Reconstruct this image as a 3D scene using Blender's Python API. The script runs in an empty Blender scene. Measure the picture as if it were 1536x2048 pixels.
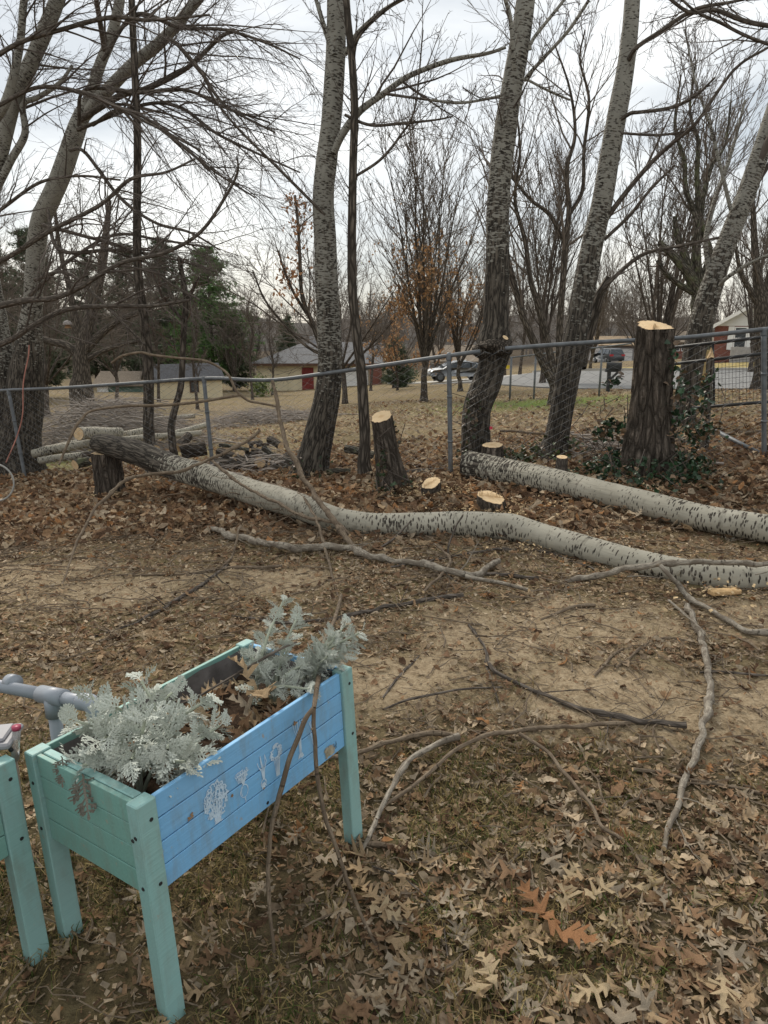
import bpy, math, random
import numpy as np
from mathutils import Vector, Matrix
S = bpy.context.scene
COL = S.collection
PI = math.pi
# ------------------------------------------------------------------ camera, sky, sun, exposure
FPX, HOR, EYE = 1450.0, 650.0, 1.55          # focal length in photo pixels, eye-level row, eye height
PITCH = math.atan((1024 - HOR) / FPX)
SP, CP = math.sin(PITCH), math.cos(PITCH)
cd = bpy.data.cameras.new('camera'); cam = bpy.data.objects.new('camera', cd); COL.objects.link(cam)
cam.location = (0, 0, EYE); cam.rotation_euler = (PI / 2 - PITCH, 0, 0)
cd.sensor_fit = 'VERTICAL'; cd.sensor_height = 36; cd.sensor_width = 27
cd.lens = FPX / 2048 * 36; cd.clip_start = .02; cd.clip_end = 2000
S.camera = cam
SUN_EL, SUN_AZ = math.radians(40), math.radians(-25)   # azimuth from +Y towards +X
w = bpy.data.worlds.new('World'); S.world = w; w.use_nodes = True
nt = w.node_tree; N = nt.nodes; LK = nt.links; N.clear()
out = N.new('ShaderNodeOutputWorld'); bg = N.new('ShaderNodeBackground'); bg.inputs[1].default_value = .1
sky = N.new('ShaderNodeTexSky'); sky.sky_type = 'NISHITA'; sky.sun_disc = False
sky.sun_elevation = SUN_EL; sky.sun_rotation = SUN_AZ
tc = N.new('ShaderNodeTexCoord'); mp = N.new('ShaderNodeMapping'); mp.inputs['Scale'].default_value = (1, 1, 3.2)
LK.new(tc.outputs['Generated'], mp.inputs[0])
n1 = N.new('ShaderNodeTexNoise'); n1.inputs['Scale'].default_value = 2.1; n1.inputs['Detail'].default_value = 6; n1.inputs['Roughness'].default_value = .5
LK.new(mp.outputs[0], n1.inputs['Vector'])
cr = N.new('ShaderNodeValToRGB'); e = cr.color_ramp.elements
e[0].position = .41; e[0].color = (3.75, 3.9, 3.98, 1); e[1].position = .6; e[1].color = (6.65, 6.5, 6.15, 1)
LK.new(n1.outputs[0], cr.inputs[0])
# the overcast is brighter overhead than at the horizon, with a warm band low down
sx = N.new('ShaderNodeSeparateXYZ'); LK.new(tc.outputs['Generated'], sx.inputs[0])
el = N.new('ShaderNodeValToRGB'); e = el.color_ramp.elements
e[0].position = 0; e[0].color = (.98, .93, .84, 1); e[1].position = .62; e[1].color = (1.04, 1.04, 1.03, 1)
k = el.color_ramp.elements.new(.12); k.color = (.83, .85, .87, 1)
k = el.color_ramp.elements.new(.3); k.color = (.9, .92, .94, 1)
LK.new(sx.outputs['Z'], el.inputs[0])
mu = N.new('ShaderNodeMix'); mu.data_type = 'RGBA'; mu.blend_type = 'MULTIPLY'; mu.inputs[0].default_value = 1
LK.new(cr.outputs[0], mu.inputs[6]); LK.new(el.outputs[0], mu.inputs[7])
mx = N.new('ShaderNodeMix'); mx.data_type = 'RGBA'; mx.inputs[0].default_value = .9
LK.new(sky.outputs[0], mx.inputs[6]); LK.new(mu.outputs[2], mx.inputs[7])
LK.new(mx.outputs[2], bg.inputs[0]); LK.new(bg.outputs[0], out.inputs[0])
sd = bpy.data.lights.new('sun', 'SUN'); sd.energy = 1.5; sd.angle = math.radians(10); sd.color = (1, .92, .8)
so = bpy.data.objects.new('sun', sd); COL.objects.link(so)
sdir = Vector((math.sin(SUN_AZ) * math.cos(SUN_EL), math.cos(SUN_AZ) * math.cos(SUN_EL), math.sin(SUN_EL)))
so.rotation_euler = sdir.to_track_quat('Z', 'Y').to_euler(); so.location = (0, 0, 30)
S.view_settings.view_transform = 'Standard'; S.view_settings.look = 'None'
S.view_settings.exposure = 1.0; S.view_settings.gamma = 1; S.view_settings.use_curve_mapping = False
S.cycles.max_bounces = 5; S.cycles.diffuse_bounces = 3

# ------------------------------------------------------------------ numpy helpers
RNG = np.random.default_rng(7)
def hsh(i, j, k, s):
    h = (i * 374761393 + j * 668265263 + k * 2147483647 + s * 1274126177) & 0xffffffff
    h = ((h ^ (h >> 13)) * 1274126177) & 0xffffffff
    return ((h ^ (h >> 16)) & 0xffff) / 65535.0
def vnoise(P, s=0):
    P = np.asarray(P, float); i = np.floor(P).astype(np.int64); f = P - i; f = f * f * (3 - 2 * f); r = 0
    for a in (0, 1):
        for b in (0, 1):
            for c in (0, 1):
                wgt = (f[..., 0] if a else 1 - f[..., 0]) * (f[..., 1] if b else 1 - f[..., 1]) * (f[..., 2] if c else 1 - f[..., 2])
                r = r + wgt * hsh(i[..., 0] + a, i[..., 1] + b, i[..., 2] + c, s)
    return r
def fbm(P, s=0, o=3):
    return sum(vnoise(np.asarray(P) * 2 ** k, s + k) * .5 ** k for k in range(o)) / (2 - .5 ** (o - 1))
def sm(a, b, x):
    t = np.clip((x - a) / (b - a), 0, 1); return t * t * (3 - 2 * t)
# terrain: heights given along y for four columns of x, read off the photograph
TY = np.array([3, 7.3, 10, 16, 25, 36, 54, 65, 86, 200.])
TXC = np.array([-8, 0, 8, 24.])
TZ = np.array([[0, -.72, -.82, -1.2, -1.8, -2.5, -3.5, -4.0, -4.2, -4.2],
               [0, .0, -.1, -.45, -1.05, -1.75, -2.9, -3.4, -3.6, -3.6],
               [0, .62, .5, .1, -.62, -.66, -2.3, -2.8, -3.1, -3.5],
               [0, .7, .6, .3, -.5, -.54, -.75, -1.3, -2.85, -3.5]])
def T(x, y):
    x, y = np.broadcast_arrays(np.asarray(x, float), np.asarray(y, float)); sh = x.shape; x = x.ravel(); y = y.ravel()
    c = np.array([np.interp(y, TY, TZ[k]) for k in range(4)]); xx = np.clip(x, -8, 24)
    i = np.clip(np.searchsorted(TXC, xx, side='right') - 1, 0, 2); t = (xx - TXC[i]) / (TXC[i + 1] - TXC[i]); a = np.arange(len(x))
    return (c[i, a] * (1 - t) + c[i + 1, a] * t).reshape(sh)
def bump(x, y):
    p = np.stack([np.asarray(x, float), np.asarray(y, float), np.zeros_like(np.asarray(x, float))], -1)
    near = 1 - sm(14, 30, np.hypot(x, y))
    return near * ((fbm(p * 1.3, 3) - .5) * .07 + (vnoise(p * 9, 5) - .5) * .018 + (vnoise(p * 27, 8) - .5) * .008)
def GZ(x, y): return T(x, y) + bump(x, y)
def ray(px, py):
    u, v = (px - 768) / FPX, (py - 1024) / FPX
    return np.array([u, CP - v * SP, -(SP + v * CP)])
def at(px, py, y):                      # the point at distance y ahead that projects to a photo pixel
    d = ray(px, py); return np.array([0, 0, EYE]) + d * (y / d[1])
def G(px, py, lift=0.):                 # where the ray through a photo pixel meets the ground (+ lift)
    d = ray(px, py); ys = np.geomspace(.5, 150, 500); t = ys / d[1]
    f = EYE + d[2] * t - (GZ(d[0] * t, ys) + lift)
    k = np.argmax(f < 0) if (f < 0).any() else len(ys) - 1
    lo, hi = t[max(k - 1, 0)], t[k]
    for _ in range(30):
        m = (lo + hi) / 2
        if EYE + d[2] * m - (GZ(d[0] * m, d[1] * m) + lift) < 0: hi = m
        else: lo = m
    return np.array([0, 0, EYE]) + d * hi
def mpp(P): return (P[1] * CP - (P[2] - EYE) * SP) / FPX      # metres per photo pixel at P
def catmull(P, n):
    P = np.asarray(P, float)
    Q = np.vstack([2 * P[0] - P[1], P, 2 * P[-1] - P[-2]])
    L = np.r_[0, np.cumsum(np.linalg.norm(np.diff(P[:, :3], axis=0), axis=1))]
    s = np.linspace(0, L[-1], n); i = np.clip(np.searchsorted(L, s, side='right') - 1, 0, len(P) - 2)
    t = ((s - L[i]) / np.maximum(L[i + 1] - L[i], 1e-9))[:, None]
    a, b, c, d = Q[i], Q[i + 1], Q[i + 2], Q[i + 3]
    return .5 * (2 * b + (c - a) * t + (2 * a - 5 * b + 4 * c - d) * t * t + (3 * b - a - 3 * c + d) * t ** 3)
def nrm(v): return v / np.maximum(np.linalg.norm(v, axis=-1, keepdims=True), 1e-12)

# ------------------------------------------------------------------ mesh helpers
LOCAL = False        # True while a thing is built in its own frame
def mk(name, V, quads=None, tris=None, mats=(), parent=None, smooth=False, attrs=None, midx=None, link=True):
    V = np.asarray(V, float); q = parent
    while q is not None and not LOCAL: V = V - np.array(q.location); q = q.parent
    quads = np.zeros((0, 4), int) if quads is None else np.asarray(quads, int).reshape(-1, 4)
    tris = np.zeros((0, 3), int) if tris is None else np.asarray(tris, int).reshape(-1, 3)
    me = bpy.data.meshes.new(name); nq, n3 = len(quads), len(tris)
    me.vertices.add(len(V)); me.vertices.foreach_set('co', V.astype(np.float32).ravel())
    me.loops.add(nq * 4 + n3 * 3); me.loops.foreach_set('vertex_index', np.r_[quads.ravel(), tris.ravel()].astype(np.int32))
    me.polygons.add(nq + n3)
    me.polygons.foreach_set('loop_start', np.r_[np.arange(nq) * 4, nq * 4 + np.arange(n3) * 3].astype(np.int32))
    for m in mats: me.materials.append(m)
    if midx is not None: me.polygons.foreach_set('material_index', np.asarray(midx, np.int32))
    me.polygons.foreach_set('use_smooth', np.full(nq + n3, bool(smooth)))
    for kk, a in (attrs or {}).items():
        a = np.asarray(a, np.float32)
        if a.ndim == 1: A = me.attributes.new(kk, 'FLOAT', 'POINT'); A.data.foreach_set('value', a)
        elif a.shape[1] == 3 and kk == 'tint':
            A = me.attributes.new(kk, 'FLOAT_COLOR', 'POINT'); A.data.foreach_set('color', np.c_[a, np.ones(len(a))].astype(np.float32).ravel())
        else: A = me.attributes.new(kk, 'FLOAT_VECTOR', 'POINT'); A.data.foreach_set('vector', a.ravel())
    me.update(calc_edges=True); me.validate()
    if not link: return me
    o = bpy.data.objects.new(name, me); COL.objects.link(o)
    if parent is not None: o.parent = parent
    return o
def tag(o, label=None, cat=None, group=None, kind=None):
    for kk, v in (('label', label), ('category', cat), ('group', group), ('kind', kind)):
        if v: o[kk] = v
    return o
def thing(name, label, cat, loc=(0, 0, 0), group=None):
    o = bpy.data.objects.new(name, None); COL.objects.link(o); o.location = [float(c) for c in loc]
    o.empty_display_size = .1
    return tag(o, label, cat, group)
class Acc:
    def __init__(s): s.V = []; s.Q = []; s.T = []; s.n = 0; s.A = {}; s.mi = []; s.mt = []
    def add(s, V, Q=None, Tr=None, m=0, **at_):
        V = np.asarray(V, float); s.V.append(V)
        if Q is not None and len(Q): s.Q.append(np.asarray(Q) + s.n); s.mi.append(np.full(len(Q), m))
        if Tr is not None and len(Tr): s.T.append(np.asarray(Tr) + s.n); s.mt.append(np.full(len(Tr), m))
        for kk, a in at_.items(): s.A.setdefault(kk, []).append(np.asarray(a))
        s.n += len(V)
    def box(s, c, d, M=None, m=0, bev=0):
        """a box of size d at c; the edges take a small chamfer when bev > 0"""
        hx, hy, hz = np.array(d) / 2.
        if bev <= 0:
            V = np.array([[x, y, z] for x in (-hx, hx) for y in (-hy, hy) for z in (-hz, hz)])
            Q = [[0, 1, 3, 2], [4, 6, 7, 5], [0, 4, 5, 1], [2, 3, 7, 6], [0, 2, 6, 4], [1, 5, 7, 3]]; Tr = []
        else:
            V = []; idx = {}
            for x in (-1, 1):
                for y in (-1, 1):
                    for z in (-1, 1):
                        for ax in range(3):
                            q = np.array([x * (hx - bev), y * (hy - bev), z * (hz - bev)])
                            q[ax] = (x, y, z)[ax] * (hx, hy, hz)[ax]; idx[x, y, z, ax] = len(V); V.append(q)
            Q = []; Tr = []
            for ax in range(3):
                o1, o2 = (ax + 1) % 3, (ax + 2) % 3
                for sg in (-1, 1):
                    f = []
                    for a, b in ((-1, -1), (1, -1), (1, 1), (-1, 1)):
                        kx = [0, 0, 0]; kx[ax] = sg; kx[o1] = a; kx[o2] = b; f.append(idx[(*kx, ax)])
                    Q.append(f if sg > 0 else f[::-1])
                for a in (-1, 1):
                    for b in (-1, 1):
                        k0 = [0, 0, 0]; k0[ax] = -1; k0[o1] = a; k0[o2] = b; k1 = list(k0); k1[ax] = 1
                        f = [idx[(*k0, o1)], idx[(*k1, o1)], idx[(*k1, o2)], idx[(*k0, o2)]]
                        Q.append(f if a * b > 0 else f[::-1])
            for x in (-1, 1):
                for y in (-1, 1):
                    for z in (-1, 1):
                        f = [idx[x, y, z, 0], idx[x, y, z, 1], idx[x, y, z, 2]]; Tr.append(f if x * y * z > 0 else f[::-1])
            V = np.array(V)
        V = V + np.array(c)
        if M is not None: V = V @ np.array(M)[:3, :3].T + np.array(M)[:3, 3]
        s.add(V, Q, Tr, m)
    def build(s, name, mats, parent=None, smooth=False):
        if not isinstance(mats, (list, tuple)): mats = [mats]
        V = np.vstack(s.V); Q = np.vstack(s.Q) if s.Q else None; Tr = np.vstack(s.T) if s.T else None
        mi = np.concatenate(s.mi + s.mt) if (s.mi or s.mt) else None
        return mk(name, V, Q, Tr, mats, parent, smooth, {kk: np.concatenate(a) for kk, a in s.A.items()}, mi)
def tubes(P, R, sides=3):
    """N tubes of K rings each -> vertices, quads, straightened ('rest') coordinates"""
    P = np.asarray(P, float); R = np.asarray(R, float)
    if P.ndim == 2: P = P[None]; R = R[None]
    n, K, _ = P.shape
    Tn = np.gradient(P, axis=1); Tn = nrm(Tn)
    ref = np.where(np.abs(Tn[:, 0, 2:3]) < .9, np.array([[0, 0, 1.]]), np.array([[1., 0, 0]]))
    U = np.zeros_like(P); u = ref
    for k in range(K):
        u = u - (u * Tn[:, k]).sum(-1, keepdims=True) * Tn[:, k]; u = nrm(u); U[:, k] = u
    W = np.cross(Tn, U)
    a = np.arange(sides) * 2 * PI / sides
    off = U[:, :, None] * np.cos(a)[:, None] + W[:, :, None] * np.sin(a)[:, None]
    s = np.concatenate([np.zeros((n, 1)), np.cumsum(np.linalg.norm(np.diff(P, axis=1), axis=-1), 1)], 1)
    V = P[:, :, None] + off * R[:, :, None, None]
    rest = np.stack([np.cos(a)[None, None] * R[:, :, None], np.sin(a)[None, None] * R[:, :, None], np.broadcast_to(s[:, :, None], (n, K, sides))], -1)
    i = np.arange(n * K * sides).reshape(n, K, sides)
    Q = np.stack([i[:, :-1], np.roll(i[:, :-1], -1, 2), np.roll(i[:, 1:], -1, 2), i[:, 1:]], -1).reshape(-1, 4)
    return V.reshape(-1, 3), Q, rest.reshape(-1, 3), off.reshape(-1, 3)
def lathe(prof, sides=16):
    prof = np.asarray(prof, float); a = np.arange(sides) * 2 * PI / sides
    V = np.stack([prof[:, :1] * np.cos(a), prof[:, :1] * np.sin(a), np.repeat(prof[:, 1:2], sides, 1)], -1).reshape(-1, 3)
    i = np.arange(len(prof) * sides).reshape(len(prof), sides)
    Q = np.stack([i[:-1], np.roll(i[:-1], -1, 1), np.roll(i[1:], -1, 1), i[1:]], -1).reshape(-1, 4)
    return V, Q
def grow(P, R, n, t0, t1, ang, angsd, lmul, lsd, K, up, wob, rmul, rmin, rng, taper=.85, side=None, tl=.45):
    """n children on each of the N parent branches; everything is vectorised"""
    n0, Kp, _ = P.shape; M = n0 * n; idx = np.repeat(np.arange(n0), n)
    t = t0 + (t1 - t0) * (np.tile(np.arange(n), n0) + rng.uniform(0, 1, M)) / n
    g = t * (Kp - 1); i = np.clip(g.astype(int), 0, Kp - 2); f = (g - i)[:, None]
    p = P[idx, i] * (1 - f) + P[idx, i + 1] * f; tan = nrm(P[idx, i + 1] - P[idx, i])
    r = R[idx, i] * (1 - f[:, 0]) + R[idx, i + 1] * f[:, 0]
    L = np.linalg.norm(np.diff(P, axis=1), axis=-1).sum(1)[idx] * lmul * np.exp(rng.normal(0, lsd, M)) * (1 - tl * t)
    rv = rng.normal(0, 1, (M, 3))
    if side is not None: rv = rv * .6 + np.asarray(side)
    perp = nrm(np.cross(np.cross(tan, rv), tan))
    a = ang + rng.normal(0, angsd, M); d = np.cos(a)[:, None] * tan + np.sin(a)[:, None] * perp
    out = np.zeros((M, K, 3)); out[:, 0] = p; st = (L / (K - 1))[:, None]
    for k in range(1, K):
        d = nrm(d + np.asarray(up) / (K - 1) + rng.normal(0, wob, (M, 3)) / math.sqrt(K)); out[:, k] = out[:, k - 1] + d * st
    r0 = np.maximum(np.minimum(r * rmul, L * .013), rmin)
    RR = r0[:, None] * (1 - taper * np.arange(K) / (K - 1))[None]
    return out, np.maximum(RR, rmin * .6)
def rs(P4, K):
    q = catmull(P4, K); return q[None, :, :3], np.maximum(q[None, :, 3], .001)

# ------------------------------------------------------------------ materials
MATS = {}
def nmat(name, rough=.9, spec=.2, metal=0):
    m = bpy.data.materials.new(name); m.use_nodes = True; b = m.node_tree.nodes['Principled BSDF']
    b.inputs['Roughness'].default_value = rough; b.inputs['Specular IOR Level'].default_value = spec; b.inputs['Metallic'].default_value = metal
    MATS[name] = m; return m, m.node_tree, b
def nd(t, typ, **kw):
    n = t.nodes.new(typ)
    for kk, v in kw.items():
        if isinstance(v, (int, float, tuple)) and kk in [i.name for i in n.inputs]: n.inputs[kk].default_value = v
        else: setattr(n, kk, v)
    return n
def vec(t, attr=None, scale=(1, 1, 1)):
    if attr: s = nd(t, 'ShaderNodeAttribute', attribute_name=attr).outputs['Vector']
    else: s = nd(t, 'ShaderNodeTexCoord').outputs['Object']
    m = nd(t, 'ShaderNodeMapping'); m.inputs['Scale'].default_value = scale; t.links.new(s, m.inputs[0]); return m.outputs[0]
def noise(t, v, scale, detail=3, rough=.55):
    n = nd(t, 'ShaderNodeTexNoise', Scale=scale, Detail=detail, Roughness=rough); t.links.new(v, n.inputs['Vector']); return n.outputs[0]
def ramp(t, fac, stops):
    r = nd(t, 'ShaderNodeValToRGB'); el = r.color_ramp.elements
    while len(el) < len(stops): el.new(.5)
    for e_, (p, c) in zip(el, stops): e_.position = p; e_.color = (c if isinstance(c, tuple) else (c, c, c)) + (1,)
    t.links.new(fac, r.inputs[0]); return r.outputs[0]
def mixc(t, fac, a, b, mode='MIX'):
    m = nd(t, 'ShaderNodeMix', data_type='RGBA', blend_type=mode)
    for s, v in ((0, fac), (6, a), (7, b)):
        if hasattr(v, 'links') or hasattr(v, 'is_output'): t.links.new(v, m.inputs[s])
        else: m.inputs[s].default_value = v if s == 0 else tuple(v) + (1,)
    return m.outputs[2]
def mth(t, op, a, b=0., c=0.):
    m = nd(t, 'ShaderNodeMath', operation=op)
    for s, v in enumerate((a, b, c)):
        if hasattr(v, 'is_output'): t.links.new(v, m.inputs[s])
        else: m.inputs[s].default_value = v
    return m.outputs[0]
def bmp(t, b, h, strength=.5, dist=.01):
    n = nd(t, 'ShaderNodeBump', Strength=strength, Distance=dist); t.links.new(h, n.inputs['Height']); t.links.new(n.outputs[0], b.inputs['Normal'])
def plain(name, col, rough=.8, spec=.3, metal=0, var=.25, scale=8, bump_=0., col2=None):
    m, t, b = nmat(name, rough, spec, metal); v = vec(t)
    f = noise(t, v, scale, 4); c2 = col2 or tuple(c * (1 - var) for c in col); c1 = tuple(min(1, c * (1 + var)) for c in col)
    t.links.new(ramp(t, f, [(.3, c2), (.7, c1)]), b.inputs['Base Color'])
    if bump_: bmp(t, b, noise(t, v, scale * 6, 4), .5, bump_)
    return m
def poplar(name='poplar_bark', p0=(.2, .19, .15), p1=(.5, .475, .4), p2=(.31, .28, .22)):
    m, t, b = nmat(name, .85, .2)
    v = vec(t, 'rest'); age = nd(t, 'ShaderNodeAttribute', attribute_name='age').outputs['Fac']
    vv = vec(t, 'rest', (1, 1, 3.3))
    wv = nd(t, 'ShaderNodeTexVoronoi', Scale=19.); t.links.new(vv, wv.inputs['Vector'])
    d = mth(t, 'ADD', wv.outputs['Distance'], mth(t, 'MULTIPLY', mth(t, 'SUBTRACT', noise(t, vv, 30, 3), .5), .5))
    lo = noise(t, vec(t, 'rest', (1, 1, .5)), 3.2, 3)
    thr = mth(t, 'ADD', mth(t, 'ADD', mth(t, 'MULTIPLY', age, .35), mth(t, 'MULTIPLY', lo, .9)), -.1)
    k1 = mth(t, 'MINIMUM', 1., mth(t, 'MULTIPLY', mth(t, 'MAXIMUM', mth(t, 'SUBTRACT', thr, d), 0.), 9.))
    # towards the foot the pale skin breaks into ever smaller flecks
    vf = nd(t, 'ShaderNodeTexVoronoi', Scale=17., feature='F1'); t.links.new(vec(t, 'rest', (1, 1, 1.9)), vf.inputs['Vector'])
    df = mth(t, 'ADD', vf.outputs['Distance'], mth(t, 'MULTIPLY', mth(t, 'SUBTRACT', noise(t, vec(t, 'rest', (1, 1, 1.6)), 46, 3), .5), .5))
    thf = mth(t, 'ADD', mth(t, 'SUBTRACT', 1.12, mth(t, 'MULTIPLY', age, 1.5)), mth(t, 'MULTIPLY', mth(t, 'SUBTRACT', lo, .5), .5))
    k2 = mth(t, 'MINIMUM', 1., mth(t, 'MULTIPLY', mth(t, 'MAXIMUM', mth(t, 'SUBTRACT', df, thf), 0.), 8.))
    dark = mth(t, 'MAXIMUM', k1, k2)
    pale = mixc(t, noise(t, v, 5, 4), p0, p1)
    pale = mixc(t, mth(t, 'MULTIPLY', noise(t, vec(t, 'rest', (1, 1, 6)), 9, 4), .6), pale, p2)
    smg = noise(t, vec(t, 'rest', (1, 1, 2.4)), 7, 5, .7); pale = mixc(t, ramp(t, smg, [(.56, 0.), (.7, .7)]), pale, tuple(x * .35 for x in p2))
    kv = nd(t, 'ShaderNodeTexVoronoi', Scale=4.5); t.links.new(vec(t, 'rest', (1, 1, .8)), kv.inputs['Vector']); kd = mth(t, 'ADD', kv.outputs['Distance'], mth(t, 'MULTIPLY', noise(t, v, 30, 3), .16)); pale = mixc(t, ramp(t, kd, [(.13, .85), (.19, 0.)]), pale, (.05, .045, .038))
    ridg = noise(t, vec(t, 'rest', (1, 1, .22)), 42, 5)
    rd = mth(t, 'ABSOLUTE', mth(t, 'SUBTRACT', mth(t, 'MULTIPLY', noise(t, vec(t, 'rest', (1, 1, .16)), 26, 3, .55), 2.), 1.))
    ridg = mth(t, 'MULTIPLY', mth(t, 'MINIMUM', 1., mth(t, 'ADD', mth(t, 'MULTIPLY', rd, 3.), .25)), mth(t, 'ADD', ridg, .2))
    dk = ramp(t, ridg, [(.18, (.02, .017, .014)), (.7, (.125, .108, .088))])
    t.links.new(mixc(t, dark, pale, dk), b.inputs['Base Color'])
    h = mth(t, 'ADD', mth(t, 'MULTIPLY', ridg, mth(t, 'ADD', mth(t, 'MULTIPLY', age, 1.4), .1)), mth(t, 'MULTIPLY', dark, -.25))
    bmp(t, b, h, .8, .02); return m
def roughbark(name, c1, c2, sc=34, stretch=.2, moss=None, dist=.03):
    m, t, b = nmat(name, .95, .1)
    v = vec(t, 'rest', (1, 1, stretch)); r = noise(t, v, sc, 5, .6); lo = noise(t, vec(t, 'rest'), 3, 3)
    vo = nd(t, 'ShaderNodeTexVoronoi', Scale=sc * .7, feature='DISTANCE_TO_EDGE'); t.links.new(v, vo.inputs['Vector'])
    rr = mth(t, 'MULTIPLY', mth(t, 'MINIMUM', mth(t, 'MULTIPLY', vo.outputs['Distance'], 4.), 1.), r)
    c = ramp(t, rr, [(.12, c1), (.6, c2)])
    c = mixc(t, mth(t, 'MULTIPLY', lo, .5), c, tuple(x * .6 for x in c2))
    if moss: c = mixc(t, ramp(t, noise(t, vec(t, 'rest'), 7, 4), [(.52, 0.), (.7, .7)]), c, moss)
    t.links.new(c, b.inputs['Base Color']); bmp(t, b, rr, 1., dist); return m
def tinted(name, rough=.9, spec=.15, trans=0., nz=60):
    m, t, b = nmat(name, rough, spec)
    a = nd(t, 'ShaderNodeAttribute', attribute_name='tint').outputs['Color']
    f = noise(t, vec(t), nz, 3); c = mixc(t, 1., a, ramp(t, f, [(.25, .62), (.75, 1.25)]), 'MULTIPLY')
    t.links.new(c, b.inputs['Base Color'])
    if trans:
        o = t.nodes['Material Output']; tr = nd(t, 'ShaderNodeBsdfTranslucent'); t.links.new(c, tr.inputs[0])
        ms = nd(t, 'ShaderNodeMixShader', Fac=trans); t.links.new(b.outputs[0], ms.inputs[1]); t.links.new(tr.outputs[0], ms.inputs[2]); t.links.new(ms.outputs[0], o.inputs[0])
    return m
M_pop = poplar(); M_pop_shaded = poplar('shaded_poplar_bark', (.165, .16, .138), (.345, .335, .295), (.225, .21, .18))  # upright trunks: darker copy, their backlit shade mixed into the bark colour
M_bark = roughbark('fissured_bark', (.03, .026, .022), (.2, .17, .14))
def furrowbark(name, c1, c2, sc, stretch, dist):
    m, t, b = nmat(name, .95, .1); v0 = vec(t, 'rest', (1, 1, stretch)); wn = nd(t, 'ShaderNodeTexNoise', Scale=sc * .35, Detail=2.); t.links.new(v0, wn.inputs['Vector'])
    vm = nd(t, 'ShaderNodeVectorMath', operation='MULTIPLY_ADD'); t.links.new(wn.outputs['Color'], vm.inputs[0]); vm.inputs[1].default_value = (.09, .09, .05); t.links.new(v0, vm.inputs[2]); v = vm.outputs[0]
    def ridge(s): return mth(t, 'ABSOLUTE', mth(t, 'SUBTRACT', mth(t, 'MULTIPLY', noise(t, v, s, 2, .5), 2.), 1.))
    h = mth(t, 'MINIMUM', 1., mth(t, 'MULTIPLY', mth(t, 'MULTIPLY', mth(t, 'ADD', ridge(sc), .12), mth(t, 'ADD', ridge(sc * 2.1), .5)), 3.2))
    vo = nd(t, 'ShaderNodeTexVoronoi', Scale=sc * .85, feature='DISTANCE_TO_EDGE'); t.links.new(v, vo.inputs['Vector']); h = mth(t, 'MULTIPLY', h, mth(t, 'MINIMUM', 1., mth(t, 'ADD', mth(t, 'MULTIPLY', vo.outputs['Distance'], 5.), .1)))
    g = noise(t, vec(t, 'rest'), 70, 4, .7); hh = mth(t, 'ADD', h, mth(t, 'MULTIPLY', g, .35))
    c = ramp(t, hh, [(.2, c1), (.62, tuple((a + b_) / 2 for a, b_ in zip(c1, c2))), (1., c2)]); lo = noise(t, vec(t, 'rest'), 4, 3)
    t.links.new(mixc(t, mth(t, 'MULTIPLY', lo, .55), c, tuple(x * .55 for x in c2)), b.inputs['Base Color']); bmp(t, b, hh, 1., dist); return m
M_stump = furrowbark('stump_bark', (.014, .012, .01), (.235, .195, .16), 19, .2, .06)
M_lichen = roughbark('lichen_bark', (.03, .027, .022), (.2, .185, .15), 40, .3, (.17, .19, .1))
M_limb = roughbark('limb_bark', (.065, .055, .046), (.19, .162, .138), 60, .3, None, .008)
M_yardbark = roughbark('yard_tree_bark', (.045, .038, .032), (.19, .16, .135), 20, .2, None, .02)
def stickbark(name, c1, c2, c3):
    m, t, b = nmat(name, .9, .15); v = vec(t, 'rest', (1, 1, .16)); s = noise(t, v, 170, 4, .65); p = noise(t, vec(t, 'rest', (1, 1, .5)), 26, 4, .6); q = noise(t, vec(t, 'rest', (.3, .3, 1)), 55, 3, .6)
    c = ramp(t, s, [(.3, c1), (.68, c2)]); c = mixc(t, ramp(t, p, [(.46, 0.), (.58, .9)]), c, c3); c = mixc(t, ramp(t, q, [(.6, 0.), (.68, .8)]), c, tuple(x * .4 for x in c1))
    t.links.new(c, b.inputs['Base Color']); bmp(t, b, mth(t, 'ADD', s, p), .8, .004); return m
M_stick = stickbark('stick_bark', (.085, .064, .045), (.27, .212, .152), (.12, .09, .064))
M_greystick = stickbark('grey_stick_bark', (.12, .1, .08), (.4, .36, .295), (.15, .125, .098))
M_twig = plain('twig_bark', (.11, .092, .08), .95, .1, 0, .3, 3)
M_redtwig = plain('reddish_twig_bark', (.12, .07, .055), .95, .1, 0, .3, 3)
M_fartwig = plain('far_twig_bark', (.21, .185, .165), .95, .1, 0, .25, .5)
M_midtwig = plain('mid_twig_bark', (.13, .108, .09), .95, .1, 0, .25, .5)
M_leaf = tinted('dry_leaf', .95, .05, .25)
M_chip = tinted('litter_chip', .95, .1)
M_grass = tinted('dead_grass', .9, .15, .2)
M_needle = tinted('pine_needle', .8, .2, .1, 3)
M_ivy = tinted('ivy_leaf', .45, .4, .1, 30)
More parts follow.
